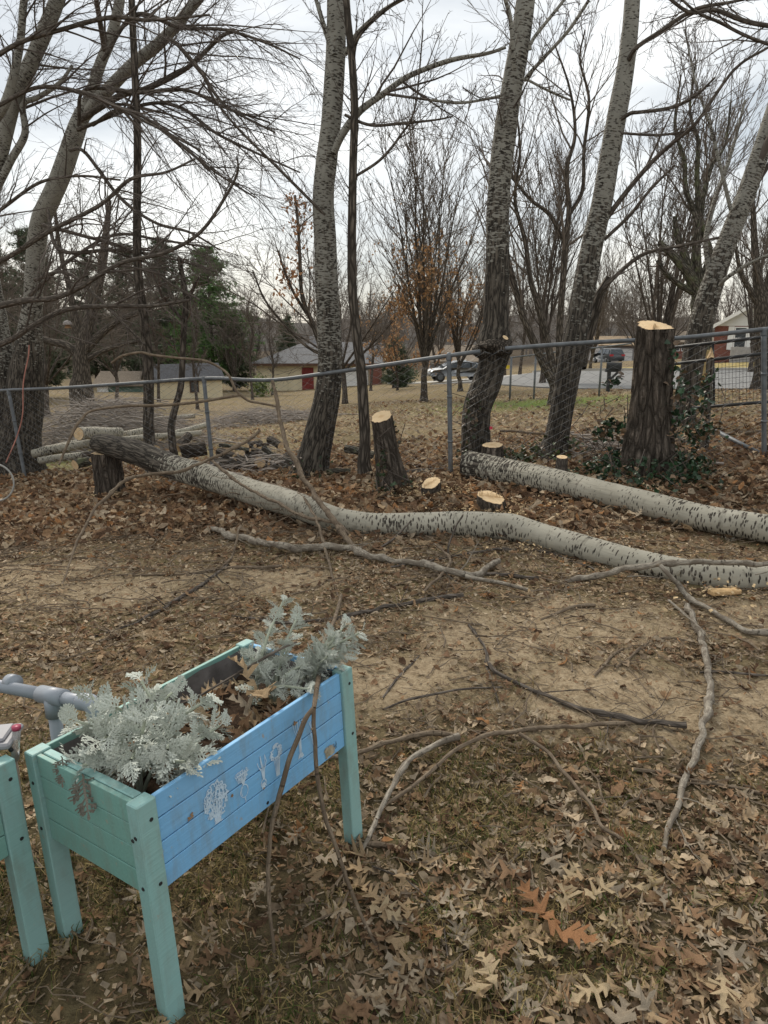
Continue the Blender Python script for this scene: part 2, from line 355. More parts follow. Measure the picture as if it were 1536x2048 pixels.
def cutwood():
    m, t, b = nmat('cut_wood', .85, .2); r = nd(t, 'ShaderNodeAttribute', attribute_name='ring').outputs['Fac']
    n = noise(t, vec(t), 26, 4); wv = mth(t, 'SINE', mth(t, 'ADD', mth(t, 'MULTIPLY', r, 75.), mth(t, 'MULTIPLY', n, 9.)))
    c = ramp(t, mth(t, 'ADD', mth(t, 'ADD', mth(t, 'MULTIPLY', wv, .16), mth(t, 'MULTIPLY', noise(t, vec(t, None, (1, 16, 1)), 14, 3), .5)), mth(t, 'MULTIPLY', n, .4)), [(.1, (.46, .31, .16)), (.65, (.74, .57, .36))])
    c = mixc(t, ramp(t, r, [(.0, .55), (.4, 0.)]), c, (.42, .24, .1)); c = mixc(t, ramp(t, r, [(.93, 0.), (.97, 1.)]), c, (.16, .11, .07))
    t.links.new(c, b.inputs['Base Color']); bmp(t, b, noise(t, vec(t, None, (1, 14, 1)), 18, 3), .4, .004); return m
M_cut = cutwood()
M_steel = plain('galvanised_steel', (.13, .14, .15), .55, .4, .25, .25, 14)
M_wire = plain('fence_wire', (.17, .175, .18), .55, .4, .3, .2, 4)
M_blackpaint = plain('black_painted_steel', (.025, .026, .027), .5, .4, 0, .2, 10)
# ================================================================== the ground
def axis(lo, hi, d0, near_lo, near_hi, gr=1.16):
    a = list(np.arange(near_lo, near_hi + 1e-6, d0)); d = d0
    while a[-1] < hi: d = min(d * gr, 8.); a.append(a[-1] + d)
    d = d0; b = []
    x = a[0]
    while x > lo: d = min(d * gr, 8.); x -= d; b.append(x)
    return np.array(b[::-1] + a)
gx = axis(-150, 170, .045, -2.6, 2.8); gy = axis(-25, 260, .04, .55, 6.2)
X, Y = np.meshgrid(gx, gy); Z = GZ(X, Y)
nx, ny = len(gx), len(gy); I = np.arange(nx * ny).reshape(ny, nx)
GQ = np.stack([I[:-1, :-1], I[:-1, 1:], I[1:, 1:], I[1:, :-1]], -1).reshape(-1, 4)
BARE = [(G(800, 1350), .38), (G(1010, 1275), .45), (G(1300, 1400), .5), (G(1480, 1400), .4), (G(1230, 1240), .4), (G(1150, 1230), .35), (G(60, 1150), .5), (G(250, 1180), .5),
        (G(560, 1160), .35), (G(1500, 1230), .35), (G(1180, 1370), .3)]
def bare(x, y):
    r = np.zeros_like(np.asarray(x, float)); p = np.stack([x, y, np.zeros_like(r)], -1)
    wob = (fbm(p * 3.1, 21) - .5) * .9
    for c, s in BARE: r = np.maximum(r, 1 - sm(.45, 1.15, np.hypot((x - c[0]) / 1.4, y - c[1]) / s + wob))
    return r
def leafband(x, y):      # the deep drift of brown leaves before the fence
    p = np.stack([x, y, np.zeros_like(np.asarray(x, float))], -1)
    lo = 5.35 - .1 * np.clip(x, -6, 0) - .06 * np.clip(x, 0, 5) + (fbm(p * 1.7, 31) - .5) * 1.1
    return sm(lo - .45, lo + .5, y) * (1 - .55 * sm(8.4, 9.8, y + .25 * np.clip(x, -8, 4)))
def green(x, y):
    p = np.stack([x, y, np.zeros_like(np.asarray(x, float))], -1)
    a = np.exp(-((x - 4.2) / 2.6) ** 2 - ((y - 18.5) / 2.6) ** 2) + .45 * np.exp(-((x + 6) / 2.6) ** 2 - ((y - 12.5) / 2.) ** 2) + .5 * np.exp(-((x - 1.1) / .35) ** 2 - ((y - 8.) / .8) ** 2)
    return np.clip(a * (.4 + 1.1 * fbm(p * 1.1, 41)), 0, 1)
zone = np.stack([bare(X, Y), leafband(X, Y), green(X, Y)], -1).reshape(-1, 3); humus_shade = (sm(3.0, 2.1, Y - .2 * np.clip(X, 0, 2)) * sm(.5, -.2, Y - 8)).reshape(-1)  # near soil darker: humus plus shadow between leaves, put into the colour
def groundmat():
    m, t, b = nmat('leaf_strewn_soil', 1., .05); v = vec(t)
    zn = nd(t, 'ShaderNodeAttribute', attribute_name='zone'); sp = nd(t, 'ShaderNodeSeparateXYZ'); t.links.new(zn.outputs['Vector'], sp.inputs[0])
    n0, n1_, n2, n3 = noise(t, v, .8, 4), noise(t, v, 4, 5), noise(t, v, 24, 5, .65), noise(t, v, 90, 4, .7)
    c = ramp(t, n2, [(.32, (.06, .044, .027)), (.5, (.175, .128, .078)), (.68, (.32, .245, .15))])
    c = mixc(t, ramp(t, n1_, [(.42, 0.), (.62, .7)]), c, (.15, .125, .06))
    c = mixc(t, ramp(t, n3, [(.5, 0.), (.62, .5)]), c, (.3, .23, .14))
    c = mixc(t, mth(t, 'MULTIPLY', nd(t, 'ShaderNodeAttribute', attribute_name='humus_shade').outputs['Fac'], .85), c, ramp(t, n2, [(.3, (.045, .036, .021)), (.7, (.15, .12, .066))]))
    fine = ramp(t, mth(t, 'ADD', mth(t, 'MULTIPLY', n2, .55), mth(t, 'MULTIPLY', n3, .5)), [(.38, (.19, .14, .088)), (.5, (.34, .26, .168)), (.64, (.47, .375, .255))])
    c = mixc(t, mth(t, 'MULTIPLY', sp.outputs[0], .78), c, fine)
    lf = ramp(t, n3, [(.35, (.05, .03, .02)), (.5, (.14, .088, .055)), (.66, (.3, .2, .135))])
    c = mixc(t, sp.outputs[1], c, lf)
    # beyond the fence: dry lawn under a scatter of pale leaves
    ps = nd(t, 'ShaderNodeSeparateXYZ'); t.links.new(v, ps.inputs[0])
    far = ramp(t, mth(t, 'DIVIDE', ps.outputs[1], 40.), [(.2, 0.), (.27, 1.)])
    n4 = noise(t, v, 14, 5, .7); n5 = noise(t, v, .33, 4)
    lawn = ramp(t, n4, [(.36, (.1, .076, .047)), (.52, (.215, .168, .104)), (.66, (.4, .325, .215))])
    lawn = mixc(t, ramp(t, noise(t, v, 4.5, 6, .75), [(.48, 0.), (.62, .5)]), lawn, (.1, .076, .05))
    lawn = mixc(t, ramp(t, n5, [(.42, 0.), (.6, .5)]), lawn, (.17, .135, .065))
    c = mixc(t, far, c, lawn)
    c = mixc(t, mth(t, 'MULTIPLY', sp.outputs[2], ramp(t, n2, [(.35, .55), (.6, 1.)])), c, (.14, .21, .045))
    c = mixc(t, ramp(t, mth(t, 'DIVIDE', ps.outputs[1], 200.), [(.34, 0.), (.43, 1.)]), c, ramp(t, n1_, [(.3, (.05, .04, .03)), (.7, (.11, .085, .06))]))
    t.links.new(c, b.inputs['Base Color'])
    bmp(t, b, mth(t, 'ADD', n2, mth(t, 'MULTIPLY', n3, .5)), .9, .02); return m
M_ground = groundmat()
ground = mk('ground', np.stack([X, Y, Z], -1).reshape(-1, 3), GQ, None, [M_ground], None, True, {'zone': zone, 'humus_shade': humus_shade}); tag(ground, 'leaf-strewn bare soil and dry lawn', None, None, 'structure')
# ---- street, drive, kerbs
M_road = plain('worn_asphalt', (.2, .2, .197), .9, .2, 0, .12, 1.5)
M_conc = plain('concrete', (.42, .4, .36), .9, .2, 0, .12, 3)
M_verge = plain('dry_verge_grass', (.3, .24, .1), .95, .1, 0, .25, 2)
def patch(name, poly_rows, mat, dz, thick=.25):
    """a strip laid over the terrain: poly_rows is a list of (left point, right point) rows"""
    L = catmull([r[0] for r in poly_rows], 40); R_ = catmull([r[1] for r in poly_rows], 40); k = np.linspace(0, 1, 12)[None, :, None]
    P = L[:, None] * (1 - k) + R_[:, None] * k; z = T(P[..., 0], P[..., 1]) + dz
    V = np.concatenate([P, z[..., None]], -1); n, m_ = V.shape[:2]
    i = np.arange(n * m_).reshape(n, m_); Q = np.stack([i[:-1, :-1], i[:-1, 1:], i[1:, 1:], i[1:, :-1]], -1).reshape(-1, 4)
    ring = np.r_[i[0], i[1:, -1], i[-1, -2::-1], i[-2:0:-1, 0]]; lo = V.reshape(-1, 3)[ring] - [0, 0, thick]
    b = np.arange(len(ring)) + n * m_; Q2 = np.stack([ring, np.roll(ring, -1), np.roll(b, -1), b], -1)
    return mk(name, np.vstack([V.reshape(-1, 3), lo]), np.vstack([Q, Q2]), None, [mat], None, False)
tag(patch('street', [((4.5, 33.), (3.0, 48)), ((7.2, 26.), (7.5, 37)), ((14, 24.6), (14, 35.5)), ((30, 25.), (30, 35.5)), ((90, 26), (90, 37))], M_road, .05), None, None, None, 'structure')
tag(patch('kerb', [((7.5, 37.), (7.5, 37.25)), ((14, 35.5), (14, 35.75)), ((30, 35.5), (30, 35.75)), ((90, 37), (90, 37.25))], M_conc, .15), None, None, None, 'structure')
tag(patch('verge', [((11, 36.1), (9.5, 50)), ((14, 35.8), (14, 50)), ((30, 35.8), (30, 44)), ((90, 37.3), (90, 44))], M_verge, .1), None, None, None, 'structure')
tag(patch('driveway', [((19.5, 35.9), (21.5, 36.)), ((24.5, 43), (27.5, 42.5)), ((33, 48), (36, 46.5))], M_conc, .13), None, None, None, 'structure')
tag(patch('side_drive', [((1.0, 56.), (1.0, 60)), ((6, 54.4), (6, 58)), ((12, 54), (12, 57))], M_conc, .06), None, None, None, 'structure')

# ================================================================== leaf litter
def oak(nst=10):
    s = np.array([0, .1, .17, .2, .25, .3, .38, .42, .47, .52, .6, .64, .69, .74, .82, .86, .92, 1.]); wd = np.array([.012, .03, .06, .17, .15, .055, .06, .3, .27, .06, .065, .29, .25, .055, .06, .15, .06, .004])
    fw = np.array([0, 0, .0, .06, .08, 0, 0, .14, .13, 0, 0, .14, .12, 0, 0, .07, .03, .02])
    return s, wd, fw
def leaf_tmpl(rng, lite=False, intact=True):
    if lite:
        s = np.array([0, .35, .7, 1.]); wd = np.array([.05, .27, .3, .03]) * rng.uniform(.7, 1.1, 4); fw = np.array([0, .08, .05, 0])
    else:
        s, wd, fw = oak(); wd = wd * rng.uniform(.75, 1.2, len(wd)); fw = fw * rng.uniform(.7, 1.3, len(wd))
    wl = wd * rng.uniform(.8, 1.15, len(wd)); curl = rng.uniform(-.6, 2.2); bend = rng.uniform(-.5, .7); tw = rng.uniform(-.8, .8); f1, f2 = rng.uniform(4, 11, 2)
    def z(x, y): return curl * x * x + bend * (y - .5) ** 2 + tw * x * (y - .5) + .05 * np.sin(y * f1 * 1.6 + x * f2) + .03 * np.sin(x * 17 + y * 5)
    if not lite and intact is False:
        q = rng.uniform(0, 1)
        if q < .3: a, b_ = sorted(rng.choice(len(s), 2, replace=False)); a = min(a, len(s) - 8) if b_ - a < 7 else a; b_ = max(b_, a + 7); s, wd, wl, fw = s[a:b_ + 1], wd[a:b_ + 1], wl[a:b_ + 1], fw[a:b_ + 1]; wl = wl * rng.uniform(.4, 1.1); curl *= 1.4
        elif q < .5: wd = .24 * np.sin(PI * np.clip(s * .9 + .05, 0, 1)) * rng.uniform(.9, 1.1, len(s)); wl = wd * rng.uniform(.85, 1.1); fw = fw * 0
        elif q < .72: curl = rng.uniform(2.5, 5.); bend *= 1.5
    M_ = np.c_[np.zeros_like(s), s, z(0 * s, s)]; Lf = np.c_[-wl, s + fw, z(-wl, s + fw) + rng.uniform(-.05, .05, len(s))]; Rt = np.c_[wd, s + fw, z(wd, s + fw) + rng.uniform(-.05, .05, len(s))]
    V = np.vstack([M_, Lf, Rt]); n = len(s); i = np.arange(n - 1)
    Q = np.vstack([np.c_[i, i + 1, n + i + 1, n + i], np.c_[i, 2 * n + i, 2 * n + i + 1, i + 1]])
    V[:, 1] -= .5; V[:, 2] -= V[:, 2].min(); return V, Q
LEAFCOL = np.array([[.37, .27, .17], [.3, .195, .115], [.47, .37, .255], [.2, .125, .078], [.1, .062, .04], [.265, .2, .138], [.34, .18, .085], [.4, .325, .235], [.24, .15, .09]])
def rotm(yaw, tx, ty):
    c, s = np.cos, np.sin; n = len(yaw); Rz = np.zeros((n, 3, 3)); Rz[:, 0, 0] = c(yaw); Rz[:, 0, 1] = -s(yaw); Rz[:, 1, 0] = s(yaw); Rz[:, 1, 1] = c(yaw); Rz[:, 2, 2] = 1
    Rx = np.zeros((n, 3, 3)); Rx[:, 0, 0] = 1; Rx[:, 1, 1] = c(tx); Rx[:, 1, 2] = -s(tx); Rx[:, 2, 1] = s(tx); Rx[:, 2, 2] = c(tx)
    Ry = np.zeros((n, 3, 3)); Ry[:, 1, 1] = 1; Ry[:, 0, 0] = c(ty); Ry[:, 0, 2] = s(ty); Ry[:, 2, 0] = -s(ty); Ry[:, 2, 2] = c(ty)
    return Rz @ Rx @ Ry
def scatter(acc, pos, size, tm, rng, col, tilt=.4, m=0):
    Vt, Q = tm; n = len(pos)
    if n == 0: return
    Rm = rotm(rng.uniform(0, 2 * PI, n), rng.normal(0, tilt, n), rng.normal(0, tilt, n))
    V = np.einsum('nij,vj->nvi', Rm, Vt) * size[:, None, None] + pos[:, None]
    nv = len(Vt); QQ = Q[None] + (np.arange(n) * nv)[:, None, None]
    acc.add(V.reshape(-1, 3), QQ.reshape(-1, Q.shape[1]) if Q.shape[1] == 4 else None, QQ.reshape(-1, 3) if Q.shape[1] == 3 else None, m, tint=np.repeat(col, nv, 0))
def pick(n, rng, wts): 
    c = LEAFCOL[rng.choice(len(LEAFCOL), n, p=np.array(wts) / sum(wts))]; return c * rng.uniform(.75, 1.2, (n, 1))
def inview(x, y, mx=90):
    d = y * CP + 1.5 * SP; return np.abs(x) < d * .62 + 1.0
def sample(n, x0, x1, y0, y1, dens, rng):
    x = rng.uniform(x0, x1, n); y = rng.uniform(y0, y1, n); k = rng.uniform(0, 1, n) < dens(x, y); k &= inview(x, y); return x[k], y[k]
def pn(x, y): return np.stack([x, y, np.zeros_like(x)], -1)
r = np.random.default_rng(11)
TM = [leaf_tmpl(r, False, k < 7) for k in range(30)]; TML = [leaf_tmpl(r, True) for _ in range(10)]
def legs(x, y): return 1 - .75 * sm(.75, .35, np.hypot((x + .72) / 1.15, y - 1.35))
def near_d(x, y):        # cover of fresh oak leaves on the near ground, thick at bottom right
    base = .18 + .82 * sm(3.1, 1.7, y - .35 * np.clip(x, 0, 2)) * sm(-.55, .45, x + .2 * (2.2 - y))
    base = base + .25 * sm(2.2, 1.2, y)
    return np.clip(base * (.35 + 1.1 * fbm(pn(x, y) * 2.3, 51)) * (1 - .93 * bare(x, y)) * legs(x, y), 0, 1)
lit = Acc()
def put(n, x0, x1, y0, y1, dens, tms, s0, s1, wts, tilt, lift):
    x, y = sample(n, x0, x1, y0, y1, dens, r); k = r.integers(0, len(tms), len(x))
    sz = r.uniform(s0, s1, len(x)); z = GZ(x, y) + r.uniform(0, lift, len(x)); col = pick(len(x), r, wts)
    for j in range(len(tms)):
        q = k == j; scatter(lit, np.stack([x, y, z], -1)[q], sz[q], tms[j], r, col[q], tilt)
NEARW = [3, 2.2, 2.2, 1.5, .8, 2.2, .35, 2, 1.4]; BANDW = [1.8, 2., 1.3, 2.6, 2.2, 1.8, .8, 1.4, 2.4]
put(8000, -3., 3.3, .8, 3.6, near_d, TM, .04, .088, NEARW, .3, .014)
put(19000, -3., 3.3, .8, 3.4, lambda x, y: near_d(x, y) * .9 + .06, TML, .015, .05, NEARW, .42, .01)
put(13000, -4.5, 4.6, 3.0, 6.4, lambda x, y: (.4 + .5 * sm(.45, .65, fbm(pn(x, y) * 1.4, 57))) * (1 - .75 * bare(x, y)), TML, .02, .06, [1.5, 2, 1.2, 2.5, 2.5, 1.5, .4, 1, 2], .35, .012)
put(2200, -4.5, 4.6, 3.0, 6.2, lambda x, y: .55 * (1 - .8 * bare(x, y)), TM, .05, .1, NEARW, .3, .015)
put(30000, -7.5, 6.5, 4.9, 10.5, lambda x, y: leafband(x, y) * .95, TML, .05, .11, BANDW, .5, .05)
put(4200, -7.5, 6.5, 4.9, 9.5, lambda x, y: leafband(x, y) * .6, TM, .07, .13, BANDW, .45, .06)
put(42000, -15, 16, 8.0, 26, lambda x, y: (.3 + .7 * sm(.42, .6, fbm(pn(x, y) * .7, 61))) * (1 - .5 * sm(12, 26, y)) * (1 - .8 * np.clip(green(x, y) * 1.3, 0, 1)), TML, .06, .12, [3, 2, 4, 1.2, .6, 3, .4, 4, 1.5], .4, .03)
tag(lit.build('leaf_litter', [M_leaf], None, True), 'brown and tan dry leaves carpeting the ground', None, None, 'stuff')
# ---- crumbs of leaf, bark and wood chip between the leaves
ch = Acc(); ct = (np.array([[-.5, -.2, 0], [.45, -.3, .05], [.5, .25, .0], [-.4, .22, .08]]), np.array([[0, 1, 2, 3]])); ct2 = (np.array([[-.5, -.06, 0], [.5, -.09, .06], [.5, .05, .05], [-.5, .07, 0]]), np.array([[0, 1, 2, 3]]))
def crumbs(n, x0, x1, y0, y1, dens, s0, s1, bright):
    x, y = sample(n, x0, x1, y0, y1, dens, r); z = GZ(x, y) + r.uniform(.001, .009, len(x)); sz = r.uniform(s0, s1, len(x)) * r.uniform(.5, 1, len(x)); col = pick(len(x), r, NEARW) * bright
    h = r.uniform(0, 1, len(x)) < .5
    scatter(ch, np.stack([x, y, z], -1)[h], sz[h], ct, r, col[h], .35); scatter(ch, np.stack([x, y, z], -1)[~h], sz[~h] * 1.5, ct2, r, col[~h], .3)
crumbs(105000, -3., 3.3, .8, 3.3, lambda x, y: .75 * (1 - .8 * bare(x, y)) * (.3 + fbm(pn(x, y) * 3, 71)), .008, .026, .75)
crumbs(110000, -4.6, 4.6, 3.2, 6.4, lambda x, y: (.85 - .5 * bare(x, y)) * (.3 + fbm(pn(x, y) * 2, 73)), .012, .036, 1.)
tag(ch.build('litter_crumbs', [M_chip]), 'crumbled leaf and bark bits over the soil', None, None, 'stuff')
# ---- thin dead grass, with a few green blades
gr = Acc(); gt = []
for q in range(6):
    b_ = r.uniform(.2, .9); hh = 1.; V = np.array([[-.02, 0, 0], [.02, 0, 0], [-.016, b_ * .22, .55], [.016, b_ * .22, .55], [0, b_, .8 - .35 * b_]]); V[:, 0] *= 1.2; gt.append((V, np.array([[0, 1, 3, 2], [2, 3, 4, 4]])))
def blades(n, x0, x1, y0, y1, dens, h0, h1, greenf):
    x, y = sample(n, x0, x1, y0, y1, dens, r); z = GZ(x, y) - .003; k = r.integers(0, 6, len(x)); h = r.uniform(h0, h1, len(x))
    g = r.uniform(0, 1, len(x)) < greenf; col = np.where(g[:, None], np.where((y > 10)[:, None], np.array([[.13, .19, .045]]), np.array([[.085, .11, .03]])), np.array([[.26, .2, .09]])) * r.uniform(.6, 1.25, (len(x), 1))
    for j in range(6):
        q = k == j; V, Q = gt[j]; n_ = q.sum(); Rm = rotm(r.uniform(0, 2 * PI, n_), r.normal(0, .35, n_), r.normal(0, .35, n_))
        W = np.einsum('nij,vj->nvi', Rm, V) * h[q][:, None, None] + np.stack([x, y, z], -1)[q][:, None]
        o = (np.arange(n_) * 5)[:, None]
        gr.add(W.reshape(-1, 3), np.concatenate([o + [0, 1, 3, 2]]).reshape(-1, 4), (o + [2, 3, 4]).reshape(-1, 3), tint=np.repeat(col[q], 5, 0))
blades(110000, -2.8, 3., .8, 2.9, lambda x, y: sm(.46, .62, fbm(pn(x, y) * 3.4, 81)) * (1 - bare(x, y)) * (.35 + .65 * sm(2.9, 1.9, y)), .025, .075, .26)
blades(16000, -4, 4.2, 2.8, 5.4, lambda x, y: .6 * sm(.52, .7, fbm(pn(x, y) * 2.2, 83)) * (1 - bare(x, y)), .015, .045, .22)
blades(16000, -9, 9, 11, 23, lambda x, y: np.clip(green(x, y) + .1, 0, 1) * .9, .05, .12, .7)
tag(gr.build('dead_grass', [M_grass]), 'thin straw-coloured grass among the leaves', None, None, 'stuff')
# ---- loose twiglets
tw = Acc(); n = 1700; x, y = sample(n * 2, -3.2, 3.6, 1.0, 6.6, lambda x, y: .75 + 0 * x, r); n = len(x); a = r.uniform(0, PI, n); L = r.uniform(.04, .36, n) ** 1.3 * 1.4 * (.5 + .16 * y)
k = np.linspace(-.5, .5, 5); P = np.stack([x[:, None] + np.cos(a)[:, None] * L[:, None] * k, y[:, None] + np.sin(a)[:, None] * L[:, None] * k, np.zeros((n, 5))], -1)
P[..., :2] += r.normal(0, .05, (n, 5, 2)) * L[:, None, None]; P[..., 2] = GZ(P[..., 0], P[..., 1]) + .006 + r.uniform(0, .02, (n, 1))
V, Q, rest, _ = tubes(P, (r.uniform(.0013, .0045, n)[:, None] * np.linspace(1.2, .6, 5)), 4); tw.add(V, Q, rest=rest)
tag(tw.build('twig_litter', [M_stick]), 'small broken twigs scattered on the soil', None, None, 'stuff')
# ---- the largest near oak leaves, one object each
MLC = [(.39, .285, .175), (.26, .165, .1), (.36, .3, .225), (.42, .33, .21), (.37, .195, .1)]
names = ['tan', 'brown', 'greyish', 'pale straw', 'bright orange']
LMESH = {}
def oakmesh(ci, v):
    if (ci, v) not in LMESH:
        Vt, Q = TM[v]; c = np.array(MLC[ci]) * r.uniform(.85, 1.12)
        # a stalk at the base
        sV, sQ, _, _ = tubes(np.array([[0, -.5, 0.02], [.01, -.58, .03], [.03, -.68, .02]]) + [0, 0, Vt[0, 2] * .5], np.array([.012, .01, .008]), 3)
        if Vt[:, 1].min() > -.49: sV, sQ = np.zeros((0, 3)), np.zeros((0, 4), int)
        LMESH[ci, v] = mk('oak_leaf', np.vstack([Vt, sV]), np.vstack([Q, sQ + len(Vt)]), None, [M_leaf], None, True, {'tint': np.repeat(c[None], len(Vt) + len(sV), 0)}, None, False)
    return LMESH[ci, v]
LSC = 1.2
def oakleaf(p, size, yaw, tx, ty, ci, v, label, group):
    o = bpy.data.objects.new('oak_leaf', oakmesh(ci, v)); COL.objects.link(o); o.location = [float(c) for c in p]; o.rotation_euler = (tx, ty, yaw); o.scale = (size,) * 3
    return tag(o, label, 'leaf', group)
SPOTS = [((250, 2000), 'by the front corner leg of the planter'), ((420, 1850), 'under the left fork of the leaning branch'), ((640, 1850), 'between the two fork tips of the leaning branch'), ((830, 1960), 'on the near edge below the wiry twig'), ((860, 1760), 'beside the wiry dark twig'),
         ((720, 1700), 'at the foot of the right planter leg'), ((900, 1600), 'under the bowed tan branch'), ((1000, 1760), 'above the orange leaves'), ((1050, 1960), 'below the orange leaves'), ((1250, 1860), 'right of the orange leaves'), ((1230, 1620), 'along the curved dropping branch'),
         ((1330, 1690), 'at the tip of the knobbly whitish branch'), ((1440, 1800), 'along the forked twig at the right edge'), ((1430, 1980), 'in the lower right corner'), ((1250, 2010), 'on the near edge left of the lower right corner'), ((1480, 1620), 'right of the knobbly whitish branch'), ((1100, 1600), 'between the bowed branch and the dropping branch'), ((560, 2010), 'on the near edge left of the middle'), ((60, 2000), 'in the lower left corner')]
SPG = [(G(*a)[:2], b) for a, b in SPOTS]
def spot(x, y): return min(SPG, key=lambda s: (s[0][0] - x) ** 2 + (s[0][1] - y) ** 2)[1]
FLAT = [int(k) for k in np.argsort([np.ptp(t_[0][:, 2]) for t_ in TM[:7]])[:2]]
x, y = sample(1300, -1.5, 2.3, .95, 2.9, near_d, r)
q = np.argsort(np.hypot(x, y))[:235]; x, y = x[q], y[q]
for i in range(len(x)):
    ci = int(r.choice(4, p=[.36, .3, .2, .14]))
    oakleaf((x[i], y[i], GZ(x[i], y[i]) + .012), r.uniform(.07, .115), r.uniform(0, 6.28), r.normal(0, .2), r.normal(0, .2), ci, int(r.integers(0, 12)),
            '%s dry oak leaf lying %s' % (names[ci], spot(x[i], y[i])), 'large dry oak leaves on the near ground')
for (px, py, sz, yaw, lab) in [(1075, 1835, .15, .5, 'bright orange oak leaf lying left above the other orange one in the litter'), (1135, 1895, .155, -2.2, 'bright orange oak leaf with long lobes lying right below the other orange one'),
                               (1180, 2015, .115, 1.9, None), (975, 1965, .105, .3, None), (1440, 2010, .11, 2.7, None)]:
    oakleaf(G(px, py) + [0, 0, .03], sz, yaw, .15, -.1, 4 if lab else 3, FLAT[0] if lab else FLAT[1], lab or 'pale straw dry oak leaf lying ' + spot(*G(px, py)[:2]), None if lab else 'large dry oak leaves on the near ground')
# ================================================================== trees and wood: builders
def px3(path, y=None, lift=None):
    """photo path -> (x, y, z, r): entries are (px, py, width_px[, distance]); without a distance the point lies on the ground"""
    out_ = []
    for k, e_ in enumerate(path):
        if len(e_) > 3: P = at(e_[0], e_[1], e_[3])
        elif y is not None: P = at(e_[0], e_[1], y if np.isscalar(y) else np.interp(k / (len(path) - 1), np.linspace(0, 1, len(y)), y))
        else:
            P = G(e_[0], e_[1], 0.); rr = e_[2] * mpp(P) / 2
            P = G(e_[0], e_[1], rr * .85 + (lift if np.isscalar(lift) else 0 if lift is None else np.interp(k / (len(path) - 1), np.linspace(0, 1, len(lift)), lift)))
        out_.append([*P, max(e_[2] * mpp(P) / 2, .0015)])
    return np.array(out_)
def bark_tube(P4, sides=20, step=.05, amp=.06, flare=0., age=None, seed=0, capends=False, flen=.22, fine=None, ridge=None):
    L = np.linalg.norm(np.diff(P4[:, :3], axis=0), axis=1).sum(); K = max(6, int(L / step)); q = catmull(P4, K); q[:, 3] = np.maximum(q[:, 3], .001)
    V, Q, rest, off = tubes(q[:, :3], q[:, 3], sides)
    th = np.tile(np.arange(sides) * 2 * PI / sides, K); s = rest[:, 2]; R = np.repeat(q[:, 3], sides)
    d = (fbm(np.c_[rest[:, :2] / np.maximum(R[:, None], .01) * 1.3, s * 3.], seed, 3) - .5) * 2 * amp
    if fine: d += (fbm(np.c_[rest[:, :2] * fine, s * fine * .22], seed + 9, 2) - .5) * 2 * amp * .9
    if ridge: n_ = vnoise(np.c_[np.cos(th) * ridge[0] + vnoise(np.c_[rest * 5], seed + 3)[:, None][:, 0] * .5, np.sin(th) * ridge[0], s * ridge[1]], seed + 5); d += (np.minimum(np.abs(2 * n_ - 1) * 2.2, 1.) - .7) * ridge[2]
    if flare: d += flare * np.exp(-s / flen) * (1 + .45 * np.cos(th * 4 + seed) + .25 * np.cos(th * 7 + seed * 2))
    V = V + off * (R * d)[:, None]
    A = np.interp(s / max(s.max(), 1e-6), np.linspace(0, 1, len(age)), age) ** 1.45 if age is not None else np.zeros(len(V))
    return V, Q, {'rest': rest + [seed * 3.1, 0, 0], 'age': A}, q
def cut_face(name, ringV, parent, tilt=0., mat=None, label=None, inset=0.):
    """a sawn end: concentric rings of faces filling the last ring of a trunk"""
    c = ringV.mean(0); n = len(ringV); fr = [1, .97, .75, .5, .25]; V = []; ring = []
    nrm_ = nrm(np.cross(ringV[1] - ringV[0], ringV[n // 3] - ringV[0]))
    for k, f in enumerate(fr): V.append(c + (ringV - c) * f + nrm_ * (.002 if k else 0)); ring.append(np.full(n, f))
    V.append((c + nrm_ * .002)[None]); ring.append(np.zeros(1)); i = np.arange(n)
    Q = np.vstack([np.c_[k * n + i, k * n + np.roll(i, -1), (k + 1) * n + np.roll(i, -1), (k + 1) * n + i] for k in range(len(fr) - 1)])
    Tr = np.c_[(len(fr) - 1) * n + i, (len(fr) - 1) * n + np.roll(i, -1), np.full(n, len(fr) * n)]
    return mk(name, np.vstack(V), Q, Tr, [mat or M_cut], parent, False, {'ring': np.concatenate(ring)})
def trunk(name, P4, mat, parent, **kw):
    V, Q, at_, q = bark_tube(P4, **kw); return mk(name, V, Q, None, [mat], parent, True, at_), V, q
def ground_base(P4, extra=.12):
    """let a trunk start in the ground below its first point"""
    x, y = P4[0, 0], P4[0, 1]; z = float(T(x, y)) - extra
    if P4[0, 2] > z + .05: P4 = np.vstack([[x, y, z, P4[0, 3] * 1.05], P4])
    else: P4 = P4.copy(); P4[0, 2] = min(P4[0, 2], z)
    return P4
def twigmesh(limbs, rng, n=(7, 6, 5), ang=.75, lmul=(.5, .5, .45), up=((0, 0, .1),) * 3, wob=.25, rmin=(.004, .0025, .0018), rmul=.55, t0=.2, side=None, sides=(5, 3, 3), K=(7, 5, 4), P0=None):
    """three generations of branchlets on the given limbs [(x,y,z,r) paths]"""
    if P0 is None:
        A = [rs(l, 12) for l in limbs]; P = np.concatenate([a[0] for a in A]); R = np.concatenate([a[1] for a in A])
    else: P, R = P0
    gen = []; sd_ = side
    for k in range(len(n)):
        P, R = grow(P, R, n[k], t0 if k == 0 else .12, 1., ang, .2, lmul[k], .35, K[k], up[k], wob, rmul, rmin[k], rng, side=sd_ if k == 0 else None)
        gen.append((P, R))
    acc = Acc()
    for k, (p, r_) in enumerate(gen):
        V, Q, rest, _ = tubes(p, r_, sides[k]); acc.add(V, Q, rest=rest)
    return acc, gen
